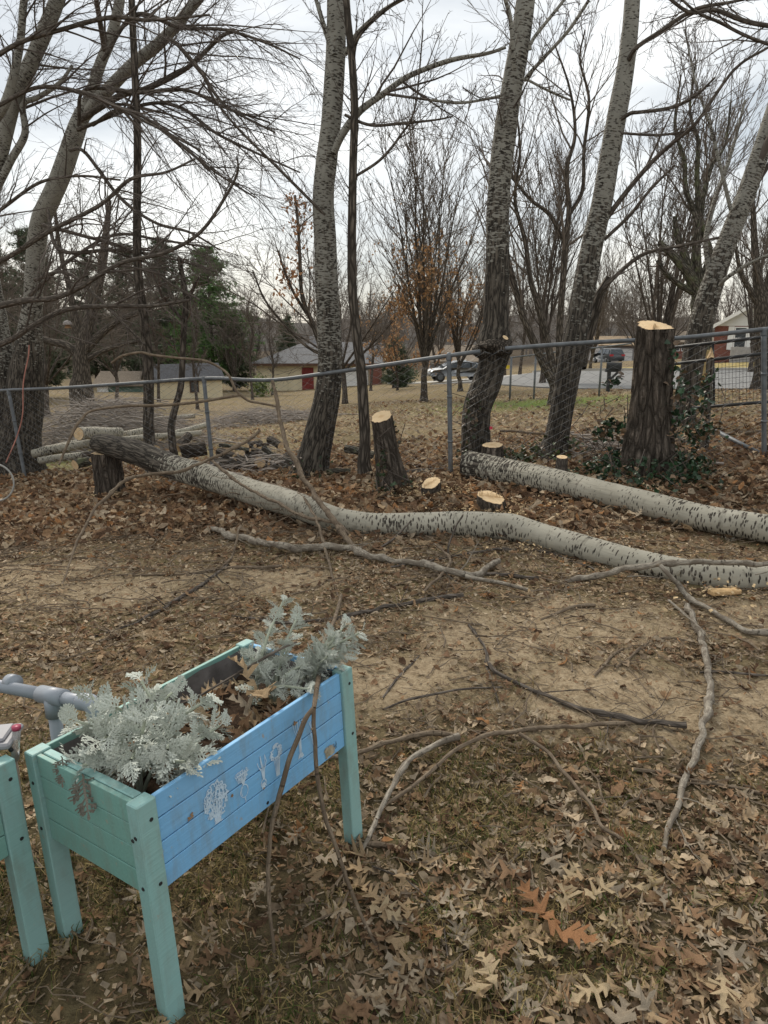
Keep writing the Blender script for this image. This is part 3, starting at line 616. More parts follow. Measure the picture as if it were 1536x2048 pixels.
# ================================================================== fence line
FA, FC, FD = np.array([-5.3, 10.3]), np.array([.67, 7.32]), np.array([3.75, 7.1])
def fence_y(px):
    u = (px - 768) / FPX
    def hit(a, b):
        # x = u*depth, depth about y*CP + .35
        d = b - a; k = (u * (a[1] * CP + .3) - a[0]) / (d[0] - u * d[1] * CP); return a[1] + k * d[1]
    return hit(FA, FC) if px < 905 else hit(FC, FD)
RAILPX = [(-160, 792), (0, 781), (120, 776), (245, 768), (410, 757), (500, 760), (560, 759), (650, 747), (750, 733), (900, 711), (960, 703), (1010, 697), (1180, 685), (1345, 677), (1440, 668), (1536, 658), (1640, 650)]
RAIL = np.array([at(a, b, fence_y(a)) for a, b in RAILPX])
fence = thing('chain_link_fence', 'grey galvanised chain link fence with sagging top rail running behind the stumps', 'fence', (RAIL[8][0], RAIL[8][1], T(RAIL[8][0], RAIL[8][1])))
def pipe(name, pts, rad, mat, parent, sides=12, n=None):
    P = np.array(pts, float); q = catmull(np.c_[P, np.full(len(P), rad)], n or max(2, len(P) * 6)) if len(P) > 2 else np.c_[P, np.full(len(P), rad)]
    V, Q, rest, _ = tubes(q[:, :3], q[:, 3], sides); k = len(V); V = np.vstack([V, q[:1, :3], q[-1:, :3]]); i = np.arange(sides)
    Tr = np.vstack([np.c_[np.roll(i, -1), i, np.full(sides, k)], np.c_[k - sides + i, k - sides + np.roll(i, -1), np.full(sides, k + 1)]])
    return mk(name, V, Q, Tr, [mat], parent, True, {'rest': np.vstack([rest, rest[:1], rest[-1:]])})
kn = [i for i, (a, b) in enumerate(RAILPX) if a == 960][0]
pipe('top_rail', RAIL[:kn + 1], .021, M_steel, fence, 12, 90); pipe('top_rail', RAIL[kn + 1:], .021, M_steel, fence, 12, 60)
for (tx, ty, bx, by) in ((18, 786, 52, 962), (408, 760, 427, 940), (898, 714, 902, 952), (1528, 664, 1532, 905)):
    y = fence_y(bx); a = at(bx, by, y); b = at(tx, ty, fence_y(tx)); a[2] = T(a[0], a[1]) - .1
    p = pipe('post', [a, (a + b) / 2, b - [0, 0, .02]], .024, M_steel, fence)
    V, Q = lathe([[.029, -.03], [.029, .02], [.024, .035], [.012, .045], [.001, .047]], 12); mk('post_cap', V + b, Q, None, [M_steel], p, True)
    V, Q = lathe([[.0255, -.012], [.028, -.012], [.028, .012], [.0255, .012]], 12)
    for f in (.35, .7): mk('tie_band', V + a + (b - a) * f, Q, None, [M_steel], p, True)
wire = Acc(); fx = np.linspace(0, 1, 400); rl = catmull(np.c_[RAIL, np.zeros(len(RAIL))], 600)[:, :3]
sl = np.r_[0, np.cumsum(np.linalg.norm(np.diff(rl[:, :2], axis=0), axis=1))]; Wd = .078; nw = int(sl[-1] / Wd)
ws = r.normal(0, .004, (nw + 2, 2)); PW = []
for j in range(nw):
    nz_ = 31; k = np.arange(nz_ + 1); f = (k % 2) if j % 2 == 0 else ((k + 1) % 2)
    s = (j + f) * Wd; P = np.stack([np.interp(s, sl, rl[:, c]) for c in range(3)], -1); g = T(P[:, 0], P[:, 1]) + .03
    P[:, 2] = P[:, 2] - .01 + (g - P[:, 2]) * k / nz_
    P[:, 1] += .015 * np.sin(s * 2.3) * np.sin(k / nz_ * 3.1) + (f - .5) * .006 + .022
    PW.append(P)
PW = np.array(PW); V, Q, rest, _ = tubes(PW, np.full(PW.shape[:2], .0021), 3); wire.add(V, Q)
tag(wire.build('chain_link', [M_wire], fence), None, None, None, 'stuff')
# far fence along the street side
ff = thing('yard_fence', 'thin grey rail fence along the street edge of the far yard', 'fence', (*G(1072, 790)[:2], T(*G(1072, 790)[:2])))
fp = [(960, 722, 21.), (1023, 715, 21.2), (1072, 709, 21.), (1205, 694, 20.5), (1262, 687, 20.)]
pipe('rail', [at(*p) for p in fp], .02, M_steel, ff, 8)
for p in fp[1:4]:
    b = at(*p); a = np.array([b[0], b[1], T(b[0], b[1]) - .1]); pipe('post', [a, b], .03, M_steel, ff, 8)
# ================================================================== fallen poplar logs
def log(name, label, path, mat, ends=(True, True), group=None, cat='log', **kw):
    P4 = px3(path); e_ = thing(name, label, cat, P4[len(P4) // 2, :3] - [0, 0, P4[len(P4) // 2, 3]], group)
    o, V, q = trunk('trunk' if name.startswith('fallen') else 'bark', P4, mat, e_, **kw); n = kw.get('sides', 20)
    if ends[0]: cut_face('cut_face', V[:n][::-1], e_)
    if ends[1]: cut_face('cut_face', V[-n:], e_)
    return e_, q, V
L1 = [(194, 886, 34, 8.05), (215, 890, 42, 7.95), (271, 905, 50, 7.72), (338, 931, 50, 7.45), (406, 952, 51, 7.12), (474, 974, 50, 6.75), (517, 988, 52, 6.4), (560, 1000, 53, 6.1), (595, 1011, 54, 5.9), (634, 1026, 51, 5.68), (673, 1039, 49, 5.5), (712, 1046, 48, 5.42), (752, 1050, 47, 5.36),
      (830, 1049, 48, 5.3), (908, 1047, 49, 5.27), (983, 1051, 51, 5.2), (1025, 1056, 55, 5.1), (1066, 1067, 51, 5.0), (1148, 1090, 52, 4.74), (1231, 1113, 51, 4.5), (1314, 1133, 53, 4.3), (1397, 1149, 54, 4.15), (1480, 1157, 54, 4.08), (1536, 1159, 54, 4.05), (1640, 1164, 53, 3.98), (1720, 1170, 52, 3.93), (1960, 1190, 50, 3.8)]
e_, q, V = log('fallen_tree_trunk', 'long pale poplar trunk lying across the yard from the left stump to the right edge', L1, M_pop, sides=36, step=.025, amp=.075, age=[1.0, .85, .45, .26, .12, .06, .03, .02, .03, .02, 0, 0], seed=3)
def stub(parent, p0, d, L, r0, mat, n=14):
    d = nrm(np.array(d, float)); P = np.array([p0 + d * L * t for t in (0, .4, .8, 1.)]); P4 = np.c_[P, [r0 * 1.45, r0 * 1.1, r0, r0]]
    V, Q, A_, _ = bark_tube(P4, sides=n, step=.02, amp=.05, age=[.2, .3]); o = mk('branch_stub', V, Q, None, [mat], parent, True, A_); cut_face('cut_face', V[-n:], o); return o
stub(e_, at(1040, 1060, 5.02), (.75, -.62, .12), .16, .02, M_pop)
stub(e_, at(405, 958, 7.12), (.62, -.75, -.12), .26, .044, M_lichen)
L2 = [(936, 931, 58, 7.1), (1000, 942, 55, 6.85), (1100, 962, 52, 6.33), (1200, 986, 51, 5.9), (1300, 1009, 51, 5.5), (1400, 1034, 52, 5.16), (1480, 1048, 54, 4.96), (1536, 1058, 56, 4.84), (1640, 1078, 57, 4.66), (1720, 1092, 57, 4.56), (1980, 1138, 58, 4.25)]
e2, q, V = log('fallen_tree_trunk', 'pale poplar trunk lying behind the long one from the knobbed tree to the right edge', L2, M_pop, ends=(True, True), sides=32, step=.03, amp=.07, age=[.62, .42, .2, .1, .05, .05, .03, .0], seed=8)
stub(e2, at(1462, 1075, 4.97), (-.25, -.3, -.8), .3, .028, M_pop)
def stump(label, base, top, wb, wt, y, mat, flare=.2, sides=40, tilt=None, seed=1, group=None, age=None, name='tree_stump', amp=.1, step=.045):
    """base/top = photo pixels of the foot and the middle of the sawn face"""
    b, t = at(*base, y), at(*top, y); b[2] = min(b[2], T(b[0], b[1])) - .08
    m = mpp(b); P = [b + (t - b) * f for f in (0, .25, .5, .75, 1)]; P4 = np.c_[P, np.interp([0, .25, .5, .75, 1], [0, .25, .5, 1], [wb, wb * .8 + wt * .2, wb * .35 + wt * .65, wt]) * m / 2]
    e_ = thing(name, label, 'stump', (b[0], b[1], T(b[0], b[1])), group)
    o, V, q = trunk('bark', P4, mat, e_, sides=sides, step=step, amp=amp, flare=flare, seed=seed, age=age, fine=9., ridge=(max(2.4, sides / 7.), 2.6, .15))
    tr = V[-sides:].copy(); c = tr.mean(0)
    if tilt is not None: tr[:, 2] += ((tr - c) @ np.array([*tilt, 0])) ; V[-sides:] = tr; me = o.data; off = np.array(e_.location); me.vertices.foreach_set('co', (V - off).astype(np.float32).ravel()); me.update()
    cut_face('cut_face', tr, e_); return e_, V
def hinge(e_, V, n, ang, w_, h, seed):
    c = V[-n:].mean(0); g = np.random.default_rng(seed); ax = nrm((V[-n] - c) * math.cos(ang) + np.cross([0, 0, 1.], V[-n] - c) * math.sin(ang)); R_ = np.linalg.norm(V[-n] - c); a = Acc()
    for t in np.linspace(-.85, .85, 16):
        p = c + ax * R_ * t * 1. ; q = p + [0, 0, h * g.uniform(.3, 1.)]; s = ax * R_ * .06; o = np.cross(ax, [0, 0, 1.]) * w_ * g.uniform(.5, 1.2); b = p - [0, 0, .02]; a.add([b - s - o, b + s - o, b + s + o, b - s + o, q - s * .3, q + s * .3], [[0, 1, 5, 4], [2, 3, 4, 5]], [[1, 2, 5], [3, 0, 4]], ring=np.full(6, .6))
    return a.build('torn_hinge', [M_cut], e_)
stump('dark upright stump propping up the left end of the long trunk', (221, 985), (212, 905), 50, 52, 8.0, M_stump, .25, seed=4)
e_, V = stump('tall leaning stump with a pale sawn top in the middle before the fence', (788, 968), (763, 833), 58, 41, 6.85, M_stump, .22, seed=6, tilt=(.1, .42))
eb, Vb = stump('huge chest-high ivy-footed stump with deeply furrowed bark', (1297, 930), (1311, 653), 94, 68, 6.75, M_stump, .15, sides=84, seed=9, tilt=(-.12, .33), amp=.06, step=.022)
stump('low round stump with a clean sawn top behind the second trunk', (988, 922), (985, 890), 46, 40, 7.15, M_stump, .1, seed=12, tilt=(0, .12))
stump('short thin sapling stump between the second trunk and the ivy stump', (1123, 937), (1124, 914), 22, 22, 6.95, M_limb, .1, 14, seed=14, tilt=(0, .15))
es_, Vs_ = stump('small sawn stub with a slanting pale top in front of the leaning stump', (861, 986), (862, 966), 42, 36, 6.45, M_stump, .1, seed=16, tilt=(.3, .42))
hinge(es_, Vs_, 40, .5, .006, .03, 1)
es_, Vs_ = stump('low split-topped stump close behind the long trunk', (983, 1022), (982, 994), 56, 52, 5.85, M_stump, .12, seed=18, tilt=(-.25, .25))
hinge(es_, Vs_, 40, .2, .009, .06, 2); hinge(eb, Vb, 84, 1.1, .01, .035, 3)
# ================================================================== branches on the ground
def stick(label, path, mat=None, lift=None, y=None, twigs=4, name='fallen_branch', tl=.22, cut=(False, False), seed=0, group=None, knots=True, sides=9, extra=()):
    P4 = px3(path, y, lift); rr = np.random.default_rng(seed + 100)
    q = catmull(P4, max(24, len(P4) * 11)); L = np.linalg.norm(np.diff(q[:, :3], axis=0), axis=1).sum()
    q[:, :3] += (np.stack([fbm(np.c_[np.full(len(q), k * 9.), np.linspace(0, L * 7, len(q)), np.full(len(q), seed)], k) for k in range(3)], -1) - .5) * q[:, 3:] * 1.5
    q[:, :3] += (np.stack([vnoise(np.c_[np.full(len(q), k * 5.), np.linspace(0, L * 13, len(q)), np.full(len(q), seed + .5)], k + 7) for k in range(3)], -1) - .5) * q[:, 3:] * .9; q[:, 3] *= 1 + .55 * np.maximum(0, vnoise(np.c_[np.full(len(q), 8.), np.linspace(0, L * 24, len(q)), np.full(len(q), seed + .7)], 12) - .72) / .28; q[:, 3] *= .76 + .3 * vnoise(np.c_[np.full(len(q), 3.), np.linspace(0, L * 16, len(q)), np.full(len(q), seed + .2)], 4)
    e_ = thing(name, label, 'branch', q[len(q) // 2, :3] - [0, 0, q[len(q) // 2, 3]], group)
    V, Q, A_, q2 = bark_tube(q, sides=sides, step=.018, amp=.13, seed=seed); mat = mat or M_stick
    mk('stem', V, Q, None, [mat], e_, True, A_); 
    cut_face('broken_end', V[-sides:], e_) ; cut_face('broken_end', V[:sides][::-1], e_)
    for k, ex in enumerate(extra):
        E4 = px3(ex, None, lift if np.isscalar(lift) else None); V, Q, A_, _ = bark_tube(catmull(E4, len(E4) * 5), sides=7, step=.02, amp=.12, seed=seed + k + 1); o = mk('side_branch', V, Q, None, [mat], e_, True, A_); cut_face('broken_end', V[-7:], o)
    if twigs:
        twigs = int(twigs * 1.6) + 1
        P, R = rs(q2, 12); p, r_ = grow(P, R, twigs, .08, .97, .75, .25, tl, .5, 5, (0, 0, -.1), .3, .42, .0016, rr)
        g = GZ(p[..., 0], p[..., 1]) + .004; p[..., 2] = np.maximum(p[..., 2] * .6 + g * .4, g)
        acc = Acc(); V, Q, rest, _ = tubes(p, r_, 4); acc.add(V, Q, rest=rest)
        p2, r2 = grow(p, r_, 2, .3, .9, .7, .2, .5, .4, 4, (0, 0, -.1), .3, .6, .0013, rr); p2[..., 2] = np.maximum(p2[..., 2], GZ(p2[..., 0], p2[..., 1]) + .004)
        V, Q, rest, _ = tubes(p2, r2, 3); acc.add(V, Q, rest=rest); tag(acc.build('twigs', [mat], e_, True), None, None, None, 'stuff')
    return e_, q2
g_ = M_greystick
stick('long wavy grey branch lying just in front of the long trunk', [(423, 1054, 12), (451, 1068, 13), (486, 1077, 14), (525, 1087, 13), (556, 1091, 14), (587, 1097, 15), (634, 1095, 15), (697, 1096, 15), (712, 1099, 16), (732, 1111, 15), (767, 1117, 14), (814, 1121, 14), (853, 1130, 14), (888, 1142, 15), (916, 1148, 14), (945, 1149, 13), (970, 1138, 13), (997, 1119, 12)], g_, .02, twigs=9, seed=1, tl=.12,
      extra=[[(930, 1152, 10), (950, 1157, 9), (1003, 1166, 8), (1057, 1180, 8)]])
ls, lq = stick('slim leaning branch propped over the long trunk towards the fence', [(710, 1101, 15, 4.93), (697, 1080, 13, 5.0), (680, 1058, 12, 5.12), (650, 1018, 12, 5.36), (625, 985, 11, 5.6), (600, 940, 11, 5.85), (585, 910, 11, 6.0), (570, 880, 10, 6.15), (563, 850, 9, 6.3), (557, 810, 8, 6.45), (545, 762, 7, 6.6)], M_stick, twigs=0, seed=2)
def shoot(parent, path, mat, nm='side_shoot'):
    P4 = px3(path); V, Q, A_, _ = bark_tube(P4, sides=7, step=.03, amp=.12, seed=5); return mk(nm, V, Q, None, [mat], parent, True, A_)
shoot(ls, [(560, 814, 5, 6.44), (520, 806, 5, 6.5), (498, 802, 5, 6.5), (481, 790, 5, 6.5), (470, 777, 5, 6.5), (457, 750, 5, 6.55), (437, 734, 5, 6.6), (406, 721, 5, 6.6), (355, 716, 5, 6.7), (305, 710, 5, 6.7), (281, 705, 5, 6.7), (244, 712, 5, 6.7), (223, 726, 5, 6.7)], M_stick)
shoot(ls, [(481, 790, 6, 6.5), (457, 794, 6, 6.5), (389, 805, 6, 6.45), (315, 811, 6, 6.4), (254, 812, 6, 6.35), (183, 822, 5, 6.3), (162, 841, 6, 6.25), (149, 858, 6, 6.2), (130, 900, 5, 6.1), (118, 930, 4, 6.0)], M_stick)
stick('thin pale arching branch bowed over the left part of the long trunk', [(520, 861, 6, 6.3), (483, 888, 7, 6.2), (423, 915, 7, 6.0), (355, 943, 7, 5.8), (281, 951, 7, 5.6), (244, 966, 7, 5.4), (210, 997, 7, 5.2), (185, 1025, 6, 5.0), (150, 1095, 5, 4.6), (125, 1170, 4, 4.2)], M_stick, twigs=3, seed=3)
stick('thin dark branch lying lengthwise over the middle of the long trunk', [(423, 920, 6, 6.75), (459, 951, 7, 6.5), (505, 982, 7, 6.15), (556, 1007, 7, 5.8), (603, 1031, 7, 5.5), (642, 1041, 8, 5.33), (674, 1046, 8, 5.25), (700, 1070, 7, 5.1)], M_stick, twigs=5, seed=4, tl=.15)
stick('thin branch crossing down over the long trunk toward the planter plants', [(521, 966, 7, 6.5), (552, 972, 7, 6.25), (584, 982, 7, 6.0), (611, 1000, 6, 5.72), (623, 1021, 6, 5.5), (634, 1045, 6, 5.3), (644, 1072, 6, 5.1), (650, 1095, 6, 4.93), (658, 1123, 6, 4.62), (666, 1158, 5, 4.3), (673, 1180, 5, 4.1), (676, 1192, 5, 4.0)], M_stick, twigs=4, seed=5, tl=.15)
stick('dark straight branch on bare soil behind the planter', [(439, 1228, 4), (478, 1234, 4), (537, 1243, 6), (591, 1244, 8), (634, 1240, 9), (673, 1236, 9), (732, 1224, 9), (771, 1213, 10), (830, 1203, 10), (888, 1195, 10), (927, 1191, 10)], M_limb, twigs=9, seed=6, tl=.2)
stick('dark branch slanting across the soil left of the silver plants', [(455, 1130, 5), (417, 1160, 8), (393, 1177, 8), (367, 1193, 9), (333, 1213, 8), (287, 1238, 7), (235, 1258, 5), (180, 1276, 4)], M_limb, twigs=10, seed=7, tl=.25)
stick('smooth grey bough resting across the right end of the long trunk', [(1136, 1164, 14, 4.2), (1169, 1156, 14, 4.18), (1223, 1142, 14, 4.12), (1273, 1133, 14, 4.06), (1322, 1128, 14, 4.03), (1380, 1124, 13, 4.02), (1438, 1124, 12, 4.0), (1500, 1126, 12, 3.97), (1590, 1128, 12, 3.92), (1720, 1130, 11, 3.85)], g_, twigs=3, seed=8, tl=.15)
stick('grey branch running from the resting bough down to the right edge', [(1322, 1131, 9, 4.0), (1339, 1150, 10, 3.95), (1368, 1183, 11), (1389, 1203, 11), (1430, 1224, 11), (1459, 1240, 12), (1488, 1257, 14), (1536, 1269, 15), (1600, 1284, 15)], g_, .015, twigs=6, seed=9, tl=.15)
stick('long knobbly whitish branch pointing at the viewer on the right', [(1374, 1208, 10), (1384, 1236, 13), (1397, 1269, 14), (1411, 1302, 14), (1415, 1340, 15), (1420, 1373, 16), (1418, 1406, 17), (1411, 1435, 16), (1403, 1464, 16), (1394, 1498, 15), (1375, 1547, 13), (1353, 1618, 12), (1326, 1694, 10)], g_, .01, twigs=7, seed=10, tl=.1, sides=12)
stick('long dark branch with a thick sawn end on the bare patch', [(937, 1248, 5), (954, 1269, 6), (970, 1298, 6), (979, 1327, 8), (995, 1348, 8), (1037, 1369, 9), (1082, 1389, 10), (1128, 1406, 10), (1177, 1420, 11), (1223, 1433, 13), (1256, 1439, 14), (1314, 1445, 14), (1376, 1453, 14)], M_limb, .006, twigs=9, seed=11, tl=.17,
      extra=[[(970, 1323, 5), (981, 1356, 4), (991, 1385, 3), (999, 1414, 3)]])
stick('long bowed tan branch arching over the leaf litter in the middle right', [(1262, 1444, 9), (1163, 1452, 9), (1081, 1457, 9), (1021, 1465, 9), (983, 1468, 9), (934, 1487, 9), (907, 1503, 8), (863, 1541, 8), (809, 1585, 8), (770, 1612, 7)], M_stick, [.0, .05, .09, .05, .01], twigs=5, seed=12, tl=.12)
stick('curved branch dropping from the bowed tan one into the near leaves', [(1040, 1468, 8), (1092, 1501, 9), (1130, 1547, 9), (1163, 1590, 8), (1187, 1618, 8), (1203, 1656, 8), (1239, 1678, 7), (1277, 1716, 7), (1304, 1765, 6), (1320, 1803, 5)], M_stick, [.06, .04, .01, .005], twigs=5, seed=13, tl=.12)
stick('grey-brown branch emerging behind the right planter leg', [(560, 1535, 10), (640, 1517, 11), (722, 1503, 12), (782, 1482, 12), (836, 1471, 12), (885, 1471, 12), (920, 1473, 13)], M_stick, .015, twigs=3, seed=14, tl=.1)
stick('thick peeling branch curving down to the foot of the right planter leg', [(918, 1474, 13), (880, 1484, 13), (841, 1504, 13), (809, 1532, 13), (787, 1574, 12), (765, 1607, 12), (749, 1640, 12), (733, 1678, 11), (719, 1705, 10)], g_, [.03, .04, .02, .01], twigs=2, seed=15, tl=.1, sides=11)
stick('short tan stub beside the foot of the right planter leg', [(733, 1687, 10), (762, 1687, 13), (790, 1692, 11)], M_stick, .0, twigs=0, seed=16)
stick('wiry dark twig in the litter below the right planter leg', [(744, 1732, 4), (809, 1759, 4), (858, 1803, 4), (885, 1846, 4), (896, 1912, 4)], M_limb, .01, twigs=2, seed=17, tl=.15)
stick('forked wiry twig at the lower right edge in the leaves', [(1323, 1700, 4), (1331, 1748, 4), (1364, 1781, 4), (1397, 1825, 4), (1424, 1863, 4), (1462, 1879, 4), (1506, 1895, 4), (1560, 1912, 4)], M_stick, .015, twigs=3, seed=18, tl=.3)
stick('straight thin branch passing under the knobbly whitish one', [(1266, 1539, 9), (1315, 1544, 8), (1380, 1561, 7), (1451, 1571, 7), (1536, 1590, 7), (1590, 1602, 6)], M_stick, .006, twigs=2, seed=19, tl=.1)
stick('short bent stick on bare soil in front of the resting bough', [(1078, 1238, 6), (1115, 1226, 8), (1148, 1215, 8), (1190, 1211, 7)], M_stick, .0, twigs=2, seed=20, tl=.2)
stick('short slanting stick left of the knobbly whitish branch', [(1186, 1352, 6), (1206, 1331, 7), (1223, 1311, 7), (1244, 1298, 6)], M_stick, .0, twigs=1, seed=21, tl=.15)
stick('twiggy stick reaching the knobbly whitish branch from the left', [(1227, 1340, 4), (1256, 1317, 6), (1289, 1290, 7), (1331, 1275, 6), (1393, 1284, 5)], M_stick, .0, twigs=8, seed=22, tl=.3)
stick('straight dark stick beside the orange-tipped end of the wavy branch', [(972, 1145, 9), (1024, 1151, 9), (1078, 1155, 9)], M_limb, .0, twigs=1, seed=23, tl=.1)
stick('slim dark twig rising against the middle of the long trunk', [(744, 1103, 4, 4.9), (783, 1080, 5, 4.97), (822, 1041, 4, 5.02)], M_limb, twigs=2, seed=24, tl=.2)
stick('upright dark shoot standing on the wavy grey branch', [(900, 1137, 5, 4.7), (898, 1095, 5, 4.72), (908, 1060, 4, 4.76), (925, 1031, 4, 4.8)], M_limb, twigs=3, seed=25, tl=.15)
stick('crooked pale twig lying across the wavy grey branch', [(845, 1185, 6), (880, 1152, 6), (898, 1128, 6), (896, 1111, 5), (869, 1088, 5)], M_stick, .03, twigs=4, seed=26, tl=.25)
stick('long thin twig curving on the soil at left in front of the trunk', [(233, 1150, 4), (300, 1150, 5), (367, 1148, 5), (417, 1142, 6), (447, 1132, 6), (467, 1107, 5, 4.8), (475, 1067, 5, 4.9), (481, 1052, 5, 5.0)], M_stick, .0, twigs=6, seed=27, tl=.15)
stick('pale straight stick lying left of the wavy grey branch', [(440, 1136, 8), (500, 1134, 8), (566, 1132, 8)], M_stick, .0, twigs=2, seed=28, tl=.15)
stick('thin pale twig crossing the top of the knobbly whitish branch', [(1339, 1201, 5), (1364, 1224, 5), (1389, 1244, 5), (1413, 1267, 4)], g_, .04, twigs=3, seed=29, tl=.2)
stick('dark straight twig at the right edge of the bare patch', [(1397, 1346, 5), (1438, 1344, 5), (1536, 1352, 5), (1600, 1356, 5)], M_limb, .0, twigs=1, seed=30, tl=.15)
stick('thin dark branch half under the long trunk near its middle', [(780, 1135, 5), (880, 1118, 5), (990, 1100, 6), (1090, 1104, 6), (1190, 1140, 5)], M_limb, .0, twigs=9, seed=31, tl=.15)
stick('thin dark stick on soil between planter and bare patch', [(765, 1395, 4), (790, 1362, 6), (815, 1335, 6), (838, 1312, 4)], M_limb, .0, twigs=1, seed=32, tl=.2)
stick('arched dark twig behind the right corner of the planter', [(765, 1418, 4), (820, 1397, 5), (870, 1388, 5), (940, 1378, 5), (1005, 1374, 4)], M_limb, [.0, .03, .0], twigs=3, seed=33, tl=.15)
# the chip of split wood under the resting bough
cp = G(1448, 1190); a = Acc(); a.box((0, 0, .02), (.2, .055, .03), Matrix.Translation(cp) @ Matrix.Rotation(.3, 4, 'Z') @ Matrix.Rotation(.06, 4, 'Y'), 0, .006)
tag(a.build('wood_chip', plain('split_wood', (.55, .37, .19), .9, .1, 0, .2, 30)), 'pale slab of split wood on the soil below the right trunk end', 'wood chip')
# pale sawdust and chips round the fresh cuts
sdst = Acc()
for px, py, n_, s_ in ((868, 990, 800, .17), (990, 1030, 900, .22), (990, 925, 500, .2), (775, 975, 600, .22), (222, 990, 160, .2), (1300, 955, 260, .4), (1126, 940, 90, .12), (425, 985, 200, .15), (1062, 1095, 120, .15), (1480, 1190, 200, .25)):
    c = G(px, py); x = c[0] + r.normal(0, s_, n_); y = c[1] + r.normal(0, s_ * .8, n_); z = GZ(x, y) + r.uniform(.01, .06, n_); col = np.array([[.55, .41, .24]]) * r.uniform(.6, 1.2, (n_, 1)); scatter(sdst, np.stack([x, y, z], -1), r.uniform(.008, .03, n_), ct, r, col, .4)
tag(sdst.build('sawdust', [M_chip]), 'pale sawdust and chips sprinkled round the fresh cuts', None, None, 'stuff')
# ================================================================== the planters
PL, PWd, PH, PB = .757, .431, .570, .333
def paint(name, col, col2):
    m, t, b = nmat(name, .55, .35); v = vec(t); gr_ = noise(t, vec(t, None, (1.2, 22, 22)), 7, 4); lo = noise(t, v, 4, 4)
    c = ramp(t, gr_, [(.3, col2), (.7, col)]); c = mixc(t, ramp(t, lo, [(.35, 0.), (.7, .75)]), c, tuple(x * .74 + .06 for x in col))
    w_ = ramp(t, noise(t, v, 30, 6, .7), [(.63, 0.), (.71, .8)]); c = mixc(t, w_, c, (.34, .3, .24))
    dirt = ramp(t, noise(t, vec(t, None, (9, 9, 2.5)), 3, 5, .6), [(.48, 0.), (.78, .5)]); c = mixc(t, dirt, c, (.2, .2, .16))
    t.links.new(c, b.inputs['Base Color']); t.links.new(ramp(t, lo, [(.3, .45), (.7, .7)]), b.inputs['Roughness']); bmp(t, b, gr_, .35, .003); return m
M_blue = paint('blue_paint', (.2, .47, .76), (.17, .42, .7))
M_teal = paint('teal_paint', (.195, .39, .345), (.165, .34, .3))
M_tealpost = paint('pale_teal_paint', (.27, .475, .455), (.225, .41, .395))
M_liner = plain('grey_liner_felt', (.145, .134, .13), .95, .1, 0, .4, 12, .004)
M_screw = plain('black_screw', (.012, .012, .012), .4, .5)
M_soil = plain('potting_soil', (.05, .034, .024), 1, .05, 0, .5, 40, .01)
M_print = plain('white_print', (.52, .66, .78), .7, .2, 0, .1, 50)
M_tanprint = plain('tan_print', (.36, .33, .25), .7, .2, 0, .3, 60)
M_darkprint = plain('dark_print', (.06, .1, .15), .7, .2)
def pmat(a, b, g):
    return np.array(Matrix.Rotation(a, 3, 'Z') @ Matrix.Rotation(b, 3, 'X') @ Matrix.Rotation(g, 3, 'Y'))
PR = pmat(.973, -.047, -.018); PO = np.array([-.490, 1.307, 0.])
def lw(p): return PR @ np.array(p, float) + PO
